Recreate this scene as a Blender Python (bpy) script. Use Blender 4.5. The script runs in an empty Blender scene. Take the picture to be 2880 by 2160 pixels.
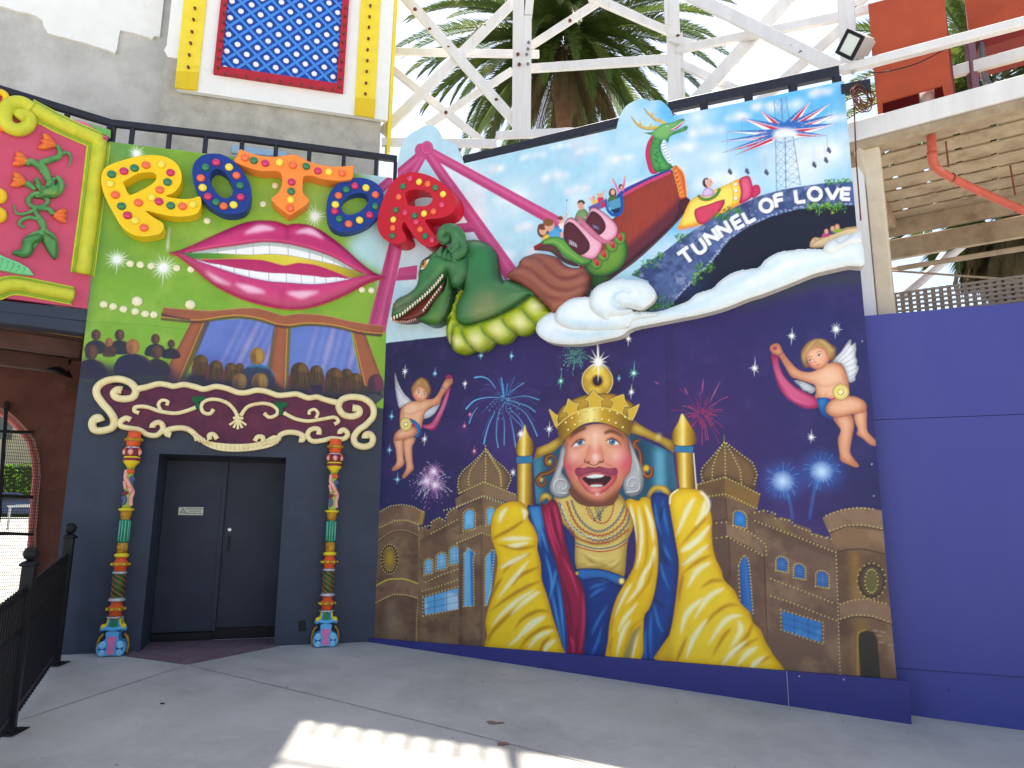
import bpy, math, random
import numpy as np
from mathutils import Vector, Matrix, geometry
random.seed(7); RNG = np.random.default_rng(11)
SC = bpy.context.scene
COL = SC.collection
PI = math.pi
# ------------------------------------------------------------------ camera
CAMZ = 1.55
FPX = 1535 * 2880 / 2212          # focal length in photograph pixels (2880 wide)
PITCH, ROLL = math.radians(10.7), math.radians(0.4)
_R = np.array([1,0,0.]); _F = np.array([0, math.cos(PITCH), math.sin(PITCH)]); _U = np.array([0,-math.sin(PITCH), math.cos(PITCH)])
CR = math.cos(ROLL) * _R + math.sin(ROLL) * _U
CU = -math.sin(ROLL) * _R + math.cos(ROLL) * _U
CAM = np.array([0,0, CAMZ])
cd = bpy.data.cameras.new('camera'); cam = bpy.data.objects.new('camera', cd); COL.objects.link(cam)
cd.sensor_width = 36; cd.lens = FPX / 2880 * 36; cd.clip_start = 0.05; cd.clip_end = 3000
cam.matrix_world = Matrix(((CR[0], CU[0],-_F[0],0),(CR[1], CU[1],-_F[1],0),(CR[2], CU[2],-_F[2], CAMZ),(0,0,0,1)))
SC.camera = cam
# ------------------------------------------------------------------ sky, sun, exposure
SUN_EL, SUN_AZ = math.radians(70), math.radians(-3)      # azimuth from +Y towards +X
w = bpy.data.worlds.new('World'); SC.world = w; w.use_nodes = True
nt = w.node_tree; bg = nt.nodes['Background']; bg.inputs['Strength'].default_value = 0.11
sk = nt.nodes.new('ShaderNodeTexSky'); sk.sky_type = 'NISHITA'; sk.sun_disc = False
sk.sun_elevation = SUN_EL; sk.sun_rotation = SUN_AZ; sk.air_density = 1.0; sk.dust_density = 2.2; sk.ozone_density = 1.0
hs = nt.nodes.new('ShaderNodeHueSaturation'); hs.inputs['Saturation'].default_value = 0.8
nt.links.new(sk.outputs['Color'], hs.inputs['Color']); nt.links.new(hs.outputs['Color'], bg.inputs['Color'])
sd = bpy.data.lights.new('sun', 'SUN'); sd.energy = 5.0; sd.angle = math.radians(0.55); sd.color = (1,0.93,0.82)
so = bpy.data.objects.new('sun', sd); COL.objects.link(so)
_sv = Vector((math.sin(SUN_AZ) * math.cos(SUN_EL), math.cos(SUN_AZ) * math.cos(SUN_EL), math.sin(SUN_EL)))
so.rotation_euler = _sv.to_track_quat('Z', 'Y').to_euler(); so.location = (0,20,40)
SC.view_settings.view_transform = 'Standard'; SC.view_settings.look = 'None'
SC.view_settings.exposure = 1.33; SC.view_settings.gamma = 1
# ------------------------------------------------------------------ geometry helpers
def lin(c):
    c = np.asarray(c, float) / 255.
    return np.where(c <= 0.04045, c / 12.92,((c + 0.055) / 1.055) ** 2.4)
def rays(p):
    p = np.atleast_2d(np.asarray(p, float))
    return _F[None] + CR[None] * ((p[:, :1] - 1440) / FPX) + CU[None] * ((1080 - p[:, 1:2]) / FPX)
def at(px, py, D):
    """point on the line of sight at horizontal distance D metres"""
    d = rays((px, py))[0]
    return CAM + d * (D / math.hypot(d[0], d[1]))
def polar(azdeg, D, z=0.):
    a = math.radians(azdeg); return np.array([D * math.sin(a), D * math.cos(a), z])
class Wall:
    def __init__(s, a, b):
        s.o = np.array([a[0], a[1],0.]); d = np.array([b[0] - a[0], b[1] - a[1],0.]); s.L = np.linalg.norm(d); s.e = d / s.L
        n = np.array([-s.e[1], s.e[0],0]);  s.n = n if n @ (CAM - s.o) > 0 else -n
    def uv(s, p, off=0.):
        d = rays(p); o = s.o + s.n * off
        t = ((o - CAM) @ s.n) / (d @ s.n)
        w = CAM + d * t[:, None]
        return np.stack([(w - s.o) @ s.e, w[:, 2]],1)
    def P(s, u, v, h=0.):
        u = np.asarray(u, float); v = np.asarray(v, float); h = np.asarray(h, float) + np.zeros_like(u)
        r = s.o + u[..., None] * s.e + h[..., None] * s.n
        r[..., 2] = v
        return r
    def px(s, p, off=0.):
        q = s.uv(p, off); return s.P(q[:, 0], q[:, 1], off)
CORNER = polar(-10.35,9.63); RL = polar(-31.8,9.9); MR = polar(27.3,8.2)
WR = Wall(RL, CORNER)            # rotor wall
WM = Wall(CORNER, MR)            # king mural wall
PL = polar(-47.0,9.75)
WP = Wall(PL, RL)                # pink facade over the passage
WB = Wall(polar(26.6,8.42), polar(39.0,8.8))   # plain blue wall
_dn = np.array([WR.n[0], WR.n[1]])
def gz(x, y):
    d = (np.asarray(x, float) - CORNER[0]) * _dn[0] + (np.asarray(y, float) - CORNER[1]) * _dn[1]
    d = np.maximum(d, 0)
    e = np.clip((d - 3.4) / 2.2,0,1)
    return -(0.092 * np.minimum(d, 3.4) + 0.092 * 2.2 * (e - e * e / 2))
def hermite(pts, n=6, closed=True):
    """Catmull-Rom through the points"""
    p = np.asarray(pts, float); m = len(p)
    if m < 3: return p
    out = []
    rng = range(m) if closed else range(m - 1)
    for i in rng:
        if closed: a, b, c, d = p[i - 1], p[i], p[(i + 1) % m], p[(i + 2) % m]
        else: a, b, c, d = p[max(i - 1,0)], p[i], p[i + 1], p[min(i + 2, m - 1)]
        for k in range(n):
            t = k / n
            out.append(0.5 * ((2 * b) + (-a + c) * t + (2 * a - 5 * b + 4 * c - d) * t * t + (-a + 3 * b - 3 * c + d) * t ** 3))
    if not closed: out.append(p[-1])
    return np.array(out)
def crop(x0, y0, x1, y1):
    s = (x1 - x0) / 2212 if (x1 - x0) / (y1 - y0) >= 4 / 3 - 1e-6 else (y1 - y0) / 1659
    def f(*a):
        q = np.asarray(a[0] if len(a) == 1 else a, float)
        q = q.reshape(-1,2) if q.ndim == 1 else q
        r = q.copy(); r[:, 0] = x0 + q[:, 0] * s; r[:, 1] = y0 + q[:, 1] * s
        return r
    f.s = s
    return f
KA = crop(480,400,1200,940); KB = crop(0,400,720,940); KC = crop(1080,540,1800,1080); KD = crop(1680,400,2400,940)
KE = crop(2160,400,2880,940); KF = crop(200,840,1100,1515); KG = crop(1680,0,2400,540); K3 = crop(1080,0,1800,540)
KH = crop(1400,980,1960,1440); KI = crop(1050,1380,1650,1900); KJ = crop(1600,1380,2200,1900); KK = crop(2000,1380,2600,2060)
KL = crop(2100,900,2520,1340); KM = crop(1050,1000,1470,1440); KN = crop(1050,940,1770,1480); KO = crop(1680,940,2560,1480)
K2 = crop(480,0,1200,540); K1 = crop(0,0,720,540); K5 = crop(2160,0,2880,540); KP = crop(0,220,330,900)
# ------------------------------------------------------------------ objects
def newmesh(name, v, f, smooth=False, col=None, edges=()):
    m = bpy.data.meshes.new(name)
    m.from_pydata([tuple(map(float, q)) for q in v], edges, [tuple(int(i) for i in q) for q in f])
    m.update()
    if smooth: m.polygons.foreach_set('use_smooth', [True] * len(m.polygons))
    return m
def wloc(o):
    p = np.array(o.location)
    while o.parent: o = o.parent; p = p + np.array(o.location)
    return p
def link(o, mat=None, parent=None):
    COL.objects.link(o)
    if parent is not None: o.parent = parent
    if mat is not None and o.data is not None and not o.data.materials: o.data.materials.append(mat)
    return o
def tag(o, label=None, cat=None, group=None, kind=None):
    if label: o['label'] = label
    if cat: o['category'] = cat
    if group: o['group'] = group
    if kind: o['kind'] = kind
    return o
def thing(name, label, cat, loc=(0,0,0), group=None):
    o = bpy.data.objects.new(name, None); o.location = tuple(map(float, loc)); o.empty_display_size = .2; COL.objects.link(o)
    return tag(o, label, cat, group)
def part(name, vf, mat, parent=None, smooth=False):
    """vf = (verts, faces) in world coordinates; becomes a child of parent (or a top-level object with its origin at its base)"""
    v, f = vf; v = np.asarray(v, float)
    if parent is not None: org = wloc(parent); o0 = np.zeros(3)
    else: org = np.array([v[:, 0].mean(), v[:, 1].mean(), v[:, 2].min()]); o0 = org
    o = bpy.data.objects.new(name, newmesh(name, v - org, f, smooth)); o.location = tuple(o0)
    return link(o, mat, parent)
def inst(name, mesh, parent, loc, mat4=None):
    """object sharing mesh data, at world loc, with orientation mat4 (3x3 columns)"""
    o = bpy.data.objects.new(name, mesh)
    rel = np.asarray(loc, float) - (wloc(parent) if parent is not None else 0)
    if mat4 is None: o.location = tuple(rel)
    else:
        M = Matrix(np.asarray(mat4).tolist()).to_4x4(); M.translation = Vector(rel.tolist()); o.matrix_local = M
    COL.objects.link(o)
    if parent is not None:
        o.parent = parent
    return o
def join(*parts_):
    V, Fc, n = [],[],0
    for v, f in parts_:
        V.append(np.asarray(v, float)); Fc += [tuple(i + n for i in q) for q in f]; n += len(v)
    return np.concatenate(V), Fc
def frame_from(d, up=(0,0,1)):
    d = np.asarray(d, float); d = d / np.linalg.norm(d); up = np.asarray(up, float)
    if abs(d @ up) > .98: up = np.array([0,1., 0]) if abs(d[1]) < .9 else np.array([1., 0,0])
    s = np.cross(d, up); s /= np.linalg.norm(s); u = np.cross(s, d)
    return d, s, u
def beam(a, b, w, h, up=(0,0,1), ch=None):
    """chamfered bar from a to b, w across, h along up"""
    a = np.asarray(a, float); b = np.asarray(b, float); d, s, u = frame_from(b - a, up)
    c = min(w, h) * .07 if ch is None else ch
    X, Y = w / 2, h / 2
    sec = [(X - c, -Y),(X, -Y + c),(X, Y - c),(X - c, Y),(-X + c, Y),(-X, Y - c),(-X, -Y + c),(-X + c, -Y)]
    V = [a + s * x + u * y for x, y in sec] + [b + s * x + u * y for x, y in sec]
    F = [(i, (i + 1) % 8,8 + (i + 1) % 8,8 + i) for i in range(8)] + [tuple(range(7,-1,-1)), tuple(range(8,16))]
    return np.array(V), F
def box(c, sx, sy, sz, ax=None):
    ax = np.eye(3) if ax is None else np.asarray(ax)
    c = np.asarray(c, float)
    V = [c + ax[0] * sx * i / 2 + ax[1] * sy * j / 2 + ax[2] * sz * k / 2 for i in (-1,1) for j in (-1,1) for k in (-1,1)]
    F = [(0,1,3,2),(4,6,7,5),(0,4,5,1),(2,3,7,6),(0,2,6,4),(1,5,7,3)]
    return np.array(V), F
def tube(path, r, seg=8, cap=True, closed=False):
    p = np.asarray(path, float); n = len(p); r = np.broadcast_to(np.asarray(r, float),(n,))
    V = []; F = []; u = None
    for i in range(n):
        if closed: t = p[(i + 1) % n] - p[i - 1]
        else: t = p[min(i + 1, n - 1)] - p[max(i - 1,0)]
        t = t / (np.linalg.norm(t) + 1e-12)
        if u is None: _, _, u = frame_from(t)
        u = u - t * (u @ t); u /= np.linalg.norm(u) + 1e-12; s = np.cross(t, u)
        for k in range(seg):
            a = 2 * PI * k / seg; V.append(p[i] + (s * math.cos(a) + u * math.sin(a)) * r[i])
    m = n if closed else n - 1
    for i in range(m):
        j = (i + 1) % n
        for k in range(seg): F.append((i * seg + k, i * seg + (k + 1) % seg, j * seg + (k + 1) % seg, j * seg + k))
    if cap and not closed: F += [tuple(range(seg - 1,-1,-1)), tuple((n - 1) * seg + k for k in range(seg))]
    return np.array(V), F
def lathe(prof, loc, seg=16, axis=None):
    V = []; F = []; n = len(prof); loc = np.asarray(loc, float)
    ax = np.eye(3) if axis is None else np.asarray(axis)
    for r, z in prof:
        for k in range(seg):
            a = 2 * PI * k / seg; V.append(loc + ax[0] * r * math.cos(a) + ax[1] * r * math.sin(a) + ax[2] * z)
    for i in range(n - 1):
        for k in range(seg): F.append((i * seg + k, i * seg + (k + 1) % seg, (i + 1) * seg + (k + 1) % seg, (i + 1) * seg + k))
    F += [tuple(range(seg - 1,-1,-1)), tuple((n - 1) * seg + k for k in range(seg))]
    return np.array(V), F
def prism(wall, outer, h0, h1, holes=()):
    """outline(s) in wall (u, v) extruded from height h0 to h1 off the wall"""
    loops = [np.asarray(outer)] + [np.asarray(h) for h in holes]
    tri = geometry.tessellate_polygon([[Vector((q[0], q[1],0)) for q in l] for l in loops])
    A = np.concatenate(loops); n = len(A)
    V = np.concatenate([wall.P(A[:, 0], A[:, 1], h1), wall.P(A[:, 0], A[:, 1], h0)])
    tri = [t for t in tri]
    out = []
    for t in tri:
        a, b, c = A[t[0]], A[t[1]], A[t[2]]
        cr = (b[0] - a[0]) * (c[1] - a[1]) - (b[1] - a[1]) * (c[0] - a[0])
        if abs(cr) < 1e-12: continue
        t = t if cr > 0 else (t[0], t[2], t[1])
        out.append(t)
    flip = np.cross(wall.e, [0,0,1]) @ wall.n < 0
    F = []
    for t in out:
        t1 = (t[0], t[2], t[1]) if flip else tuple(t)
        F.append(t1); F.append(tuple(n + i for i in reversed(t1)))
    k = 0
    for li, l in enumerate(loops):
        m = len(l); area = 0.5 * sum(l[i][0] * l[(i + 1) % m][1] - l[(i + 1) % m][0] * l[i][1] for i in range(m))
        ccw = (area > 0) ^ (li > 0) ^ flip
        for i in range(m):
            a, b = k + i, k + (i + 1) % m
            F.append((a, n + a, n + b, b) if ccw else (b, n + b, n + a, a))
        k += m
    return V, F
# ------------------------------------------------------------------ materials
MATS = {}
def mat(name, c, rough=.6, var=.12, scale=6., bump=.15, bscale=60., metal=0., c2=None, streak=False, spec=.25, mask=(.42,.62)):
    """principled surface: base colour broken by noise, optional second colour in patches, fine relief"""
    if name in MATS: return MATS[name]
    m = bpy.data.materials.new(name); m.use_nodes = True; MATS[name] = m
    n = m.node_tree.nodes; l = m.node_tree.links; b = n['Principled BSDF']
    b.inputs['Roughness'].default_value = rough; b.inputs['Metallic'].default_value = metal; b.inputs['Specular IOR Level'].default_value = spec
    tc = n.new('ShaderNodeTexCoord'); geo = n.new('ShaderNodeNewGeometry')
    src = geo.outputs['Position']
    mp = n.new('ShaderNodeMapping'); l.new(src, mp.inputs['Vector'])
    if streak: mp.inputs['Scale'].default_value = (1,1,.12)
    n1 = n.new('ShaderNodeTexNoise'); n1.inputs['Scale'].default_value = scale; n1.inputs['Detail'].default_value = 6; n1.inputs['Roughness'].default_value = .62
    l.new(mp.outputs[0], n1.inputs['Vector'])
    cl = lin(c); A = tuple(np.clip(cl * (1 - var),0,1)) + (1,); B = tuple(np.clip(cl * (1 + var),0,1)) + (1,)
    r = n.new('ShaderNodeValToRGB'); r.color_ramp.elements[0].position = .3; r.color_ramp.elements[1].position = .7
    r.color_ramp.elements[0].color = A; r.color_ramp.elements[1].color = B
    l.new(n1.outputs['Fac'], r.inputs['Fac']); outc = r.outputs['Color']
    if c2 is not None:
        n2 = n.new('ShaderNodeTexNoise'); n2.inputs['Scale'].default_value = scale * .7; n2.inputs['Detail'].default_value = 9; n2.inputs['Roughness'].default_value = .7
        mp2 = n.new('ShaderNodeMapping'); mp2.inputs['Location'].default_value = (7,3,5); l.new(mp.outputs[0], mp2.inputs['Vector']); l.new(mp2.outputs[0], n2.inputs['Vector'])
        rr = n.new('ShaderNodeValToRGB'); rr.color_ramp.elements[0].position, rr.color_ramp.elements[1].position = mask
        l.new(n2.outputs['Fac'], rr.inputs['Fac'])
        mx = n.new('ShaderNodeMix'); mx.data_type = 'RGBA'; l.new(rr.outputs['Color'], mx.inputs[0]); l.new(outc, mx.inputs[6]); mx.inputs[7].default_value = tuple(lin(c2)) + (1,)
        outc = mx.outputs[2]
    l.new(outc, b.inputs['Base Color'])
    if bump:
        nb = n.new('ShaderNodeTexNoise'); nb.inputs['Scale'].default_value = bscale; nb.inputs['Detail'].default_value = 4; l.new(src, nb.inputs['Vector'])
        bp = n.new('ShaderNodeBump'); bp.inputs['Strength'].default_value = bump; bp.inputs['Distance'].default_value = .01
        l.new(nb.outputs['Fac'], bp.inputs['Height']); l.new(bp.outputs['Normal'], b.inputs['Normal'])
    return m
def vcmat(name, rough=.5, bump=.08, spec=.4, bscale=90.):
    """painted surface whose pigment is the painted colour stored on the mesh"""
    if name in MATS: return MATS[name]
    m = bpy.data.materials.new(name); m.use_nodes = True; MATS[name] = m
    n = m.node_tree.nodes; l = m.node_tree.links; b = n['Principled BSDF']
    b.inputs['Roughness'].default_value = rough; b.inputs['Specular IOR Level'].default_value = spec
    a = n.new('ShaderNodeVertexColor'); a.layer_name = 'paint'
    geo = n.new('ShaderNodeNewGeometry')
    n1 = n.new('ShaderNodeTexNoise'); n1.inputs['Scale'].default_value = 9; n1.inputs['Detail'].default_value = 7; l.new(geo.outputs['Position'], n1.inputs['Vector'])
    mr = n.new('ShaderNodeMapRange'); mr.inputs[1].default_value = .3; mr.inputs[2].default_value = .7; mr.inputs[3].default_value = .95; mr.inputs[4].default_value = 1.04
    l.new(n1.outputs['Fac'], mr.inputs[0])
    mx = n.new('ShaderNodeMix'); mx.data_type = 'RGBA'; mx.blend_type = 'MULTIPLY'; mx.inputs[0].default_value = 1
    l.new(a.outputs['Color'], mx.inputs[6]); l.new(mr.outputs[0], mx.inputs[7]); l.new(mx.outputs[2], b.inputs['Base Color'])
    nb = n.new('ShaderNodeTexNoise'); nb.inputs['Scale'].default_value = bscale; nb.inputs['Detail'].default_value = 3; l.new(geo.outputs['Position'], nb.inputs['Vector'])
    bp = n.new('ShaderNodeBump'); bp.inputs['Strength'].default_value = bump; bp.inputs['Distance'].default_value = .01
    l.new(nb.outputs['Fac'], bp.inputs['Height']); l.new(bp.outputs['Normal'], b.inputs['Normal'])
    return m
# ------------------------------------------------------------------ painter: pigment on a wall-space grid
def boxblur(a, r):
    r = int(round(r))
    if r < 1: return a
    for ax in (0,1):
        for _ in range(2):
            pad = [(0,0)] * a.ndim; pad[ax] = (r + 1, r)
            c = np.cumsum(np.pad(a, pad, mode='edge'), axis=ax)
            n = a.shape[ax]
            sl = [slice(None)] * a.ndim; s2 = [slice(None)] * a.ndim
            sl[ax] = slice(2 * r + 1,2 * r + 1 + n); s2[ax] = slice(0, n)
            a = (c[tuple(sl)] - c[tuple(s2)]) / (2 * r + 1)
    return a
def vnoise(nv, nu, cells, octaves=4, rough=.55, seed=0, aspect=1.):
    g = np.random.default_rng(seed); out = np.zeros((nv, nu)); amp = 1.; tot = 0
    for o in range(octaves):
        cy = max(2, int(cells * 2 ** o)); cx = max(2, int(cells * aspect * 2 ** o * nu / nv))
        t = g.random((cy + 2, cx + 2)); y = np.linspace(0, cy, nv); x = np.linspace(0, cx, nu)
        yi = np.minimum(y.astype(int), cy); xi = np.minimum(x.astype(int), cx); fy = (y - yi); fx = (x - xi)
        fy = (fy * fy * (3 - 2 * fy))[:, None]; fx = (fx * fx * (3 - 2 * fx))[None]
        a = t[np.ix_(yi, xi)]; b = t[np.ix_(yi, xi + 1)]; c = t[np.ix_(yi + 1, xi)]; d = t[np.ix_(yi + 1, xi + 1)]
        out += amp * ((a * (1 - fx) + b * fx) * (1 - fy) + (c * (1 - fx) + d * fx) * fy); tot += amp; amp *= rough
    return out / tot
class Canvas:
    def __init__(s, wall, u0, u1, v0, v1, res, off=0., base=(128,128,128)):
        s.w = wall; s.u0, s.v0, s.res, s.off = u0, v0, res, off
        s.nu = int(math.ceil((u1 - u0) / res)) + 1; s.nv = int(math.ceil((v1 - v0) / res)) + 1
        s.c = np.zeros((s.nv, s.nu, 3)) + lin(base); s.lab = np.zeros((s.nv, s.nu), int)
        s.curlab = None; s.k = .0047 / res
    def tx(s, p):
        q = s.w.uv(p, s.off); q[:, 0] = (q[:, 0] - s.u0) / s.res; q[:, 1] = (q[:, 1] - s.v0) / s.res
        return q
    def cov(s, t):
        x0 = max(int(np.floor(t[:, 0].min())) - 1,0); x1 = min(int(np.ceil(t[:, 0].max())) + 2, s.nu)
        y0 = max(int(np.floor(t[:, 1].min())) - 1,0); y1 = min(int(np.ceil(t[:, 1].max())) + 2, s.nv)
        if x1 <= x0 or y1 <= y0: return None
        xa, ya = t[:, 0], t[:, 1]; xb, yb = np.roll(xa, -1), np.roll(ya, -1)
        dy = yb - ya; ok = np.abs(dy) > 1e-9; xa, ya, xb, yb, dy = xa[ok], ya[ok], xb[ok], yb[ok], dy[ok]
        lo, hi = np.minimum(ya, yb), np.maximum(ya, yb); sl = (xb - xa) / dy
        kk = np.arange(x0, x1); cv = np.zeros((y1 - y0, x1 - x0)); SS = 3
        for j in range(y0, y1):
            row = cv[j - y0]
            for q in range(SS):
                y = j - .5 + (q + .5) / SS
                m = (lo <= y) & (y < hi)
                if not m.any(): continue
                xs = np.sort(xa[m] + (y - ya[m]) * sl[m])
                for a, b in zip(xs[0::2], xs[1::2]):
                    i0 = max(int(a) - 1 - x0,0); i1 = min(int(b) + 3 - x0, x1 - x0)
                    if i1 <= i0: continue
                    kq = kk[i0:i1]
                    row[i0:i1] += np.clip(np.minimum(b, kq + .5) - np.maximum(a, kq - .5),0,1)
        return y0, y1, x0, x1, np.clip(cv / SS, 0,1)
    def _apply(s, win, cv, color, alpha, g, tpts, mode):
        y0, y1, x0, x1 = win
        if g is not None:
            p0, p1, stops = g
            q = s.tx(np.array([p0, p1])); d = q[1] - q[0]; L = d @ d + 1e-9
            yy, xx = np.mgrid[y0:y1, x0:x1]
            tt = np.clip(((xx - q[0,0]) * d[0] + (yy - q[0,1]) * d[1]) / L, 0,1)
            ts = [z[0] for z in stops]; cs = np.array([lin(z[1]) for z in stops])
            colr = np.stack([np.interp(tt, ts, cs[:, k]) for k in range(3)],-1)
        else: colr = lin(color)
        a = (cv * alpha)[..., None]
        reg = s.c[y0:y1, x0:x1]
        if mode == 'mul': reg[:] = reg * (1 - a) + reg * colr * a
        else: reg[:] = reg * (1 - a) + colr * a
        if s.curlab is not None and alpha > .5: s.lab[y0:y1, x0:x1][cv > .5] = s.curlab
    def fill(s, pts, color=None, alpha=1., soft=0., sm=0, grad=None, mode='mix', closed=True, clip=None):
        p = np.asarray(pts, float)
        if sm: p = hermite(p, sm)
        t = s.tx(p); r = s.cov(t)
        if r is None: return
        y0, y1, x0, x1, cv = r
        if soft:
            R = max(1, int(round(soft * s.k / 2))); m = 2 * R + 1
            Y0, Y1, X0, X1 = max(y0 - m, 0), min(y1 + m, s.nv), max(x0 - m, 0), min(x1 + m, s.nu)
            big = np.zeros((Y1 - Y0, X1 - X0)); big[y0 - Y0:y1 - Y0, x0 - X0:x1 - X0] = cv
            cv = boxblur(big, R); y0, y1, x0, x1 = Y0, Y1, X0, X1
        if clip is not None: cv = cv * clip[y0:y1, x0:x1]
        s._apply((y0, y1, x0, x1), cv, color, alpha, grad, t, mode)
    def maskof(s, pts, sm=0, soft=0):
        p = np.asarray(pts, float)
        if sm: p = hermite(p, sm)
        r = s.cov(s.tx(p)); m = np.zeros((s.nv, s.nu))
        if r is not None: m[r[0]:r[1], r[2]:r[3]] = r[4]
        if soft: m = boxblur(m, max(1, soft * s.k / 2))
        return m
    def stroke(s, pts, wd, color, alpha=1., taper=(1,1), soft=0., sm=5, clip=None, closed=False):
        p = np.asarray(pts, float)
        if len(p) > 2 and sm: p = hermite(p, sm, closed)
        elif len(p) == 2: p = np.array([p[0] * (1 - k / 4) + p[1] * k / 4 for k in range(5)])
        if closed: p = np.concatenate([p, p[:1]])
        d = np.gradient(p, axis=0); d /= np.linalg.norm(d, axis=1)[:, None] + 1e-9
        nrm = np.stack([-d[:, 1], d[:, 0]],1); n = len(p); x = np.linspace(0,1, n)
        ww = wd / 2 * np.interp(x, [0,.5,1],[taper[0],1, taper[1]]) if np.isscalar(wd) else np.interp(x, np.linspace(0,1, len(wd)), wd) / 2
        ww = np.maximum(ww, .01)[:, None]
        s.fill(np.concatenate([p + nrm * ww, (p - nrm * ww)[::-1]]), color, alpha, soft, clip=clip)
    def dots(s, pts, r, color, alpha=1.):
        for q in np.asarray(pts, float):
            a = np.linspace(0,2 * PI, 9)[:-1]
            s.fill(np.stack([q[0] + r * np.cos(a), q[1] + r * np.sin(a)],1), color, alpha)
    def ell(s, c, rx, ry, color, alpha=1., soft=0, rot=0., grad=None, n=28, clip=None):
        a = np.linspace(0,2 * PI, n + 1)[:-1]; x, y = rx * np.cos(a), ry * np.sin(a); cr, sr = math.cos(rot), math.sin(rot)
        s.fill(np.stack([c[0] + x * cr - y * sr, c[1] + x * sr + y * cr],1), color, alpha, soft, grad=grad, clip=clip)
    def glow(s, c, r, color, alpha=1., p=2.):
        q = s.tx(np.array([c]))[0]; R = r * s.k
        y0, y1, x0, x1 = max(int(q[1] - R),0), min(int(q[1] + R) + 1, s.nv), max(int(q[0] - R),0), min(int(q[0] + R) + 1, s.nu)
        if y1 <= y0 or x1 <= x0: return
        yy, xx = np.mgrid[y0:y1, x0:x1]; d = np.sqrt((xx - q[0]) ** 2 + (yy - q[1]) ** 2) / R
        lab = s.curlab; s.curlab = None
        s._apply((y0, y1, x0, x1), np.clip(1 - d, 0,1) ** p, color, alpha, None, None, 'mix'); s.curlab = lab
    def star(s, c, r, n=8, color=(240,245,255), rot=0., core=.22, wd=1.6, vert=1.8, seed=0):
        g = random.Random(seed + int(c[0] * 7 + c[1])); c = np.asarray(c, float)
        lab = s.curlab; s.curlab = None
        s.glow(c, r * .45, color, .7,1.6)
        for k in range(n):
            a = rot + 2 * PI * k / n; L = r * g.uniform(.5,.9) * (vert if abs(math.sin(a)) > .96 else 1)
            s.stroke([c, c + L * np.array([math.cos(a), math.sin(a)])],[wd * 2, wd * .9,.1], color, .9)
        s.glow(c, r * core, (255,255,255),1,1)
        s.curlab = lab
def pigment(c, sat=1.07, gam=1.1, gain=1.02):
    """richer paint: more saturated, deeper darks"""
    l = (c * [.2126,.7152,.0722]).sum(-1, keepdims=True); c = np.clip(l + (c - l) * sat, 0.002,1)
    return np.clip(c ** gam * gain, 0,.93)
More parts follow.
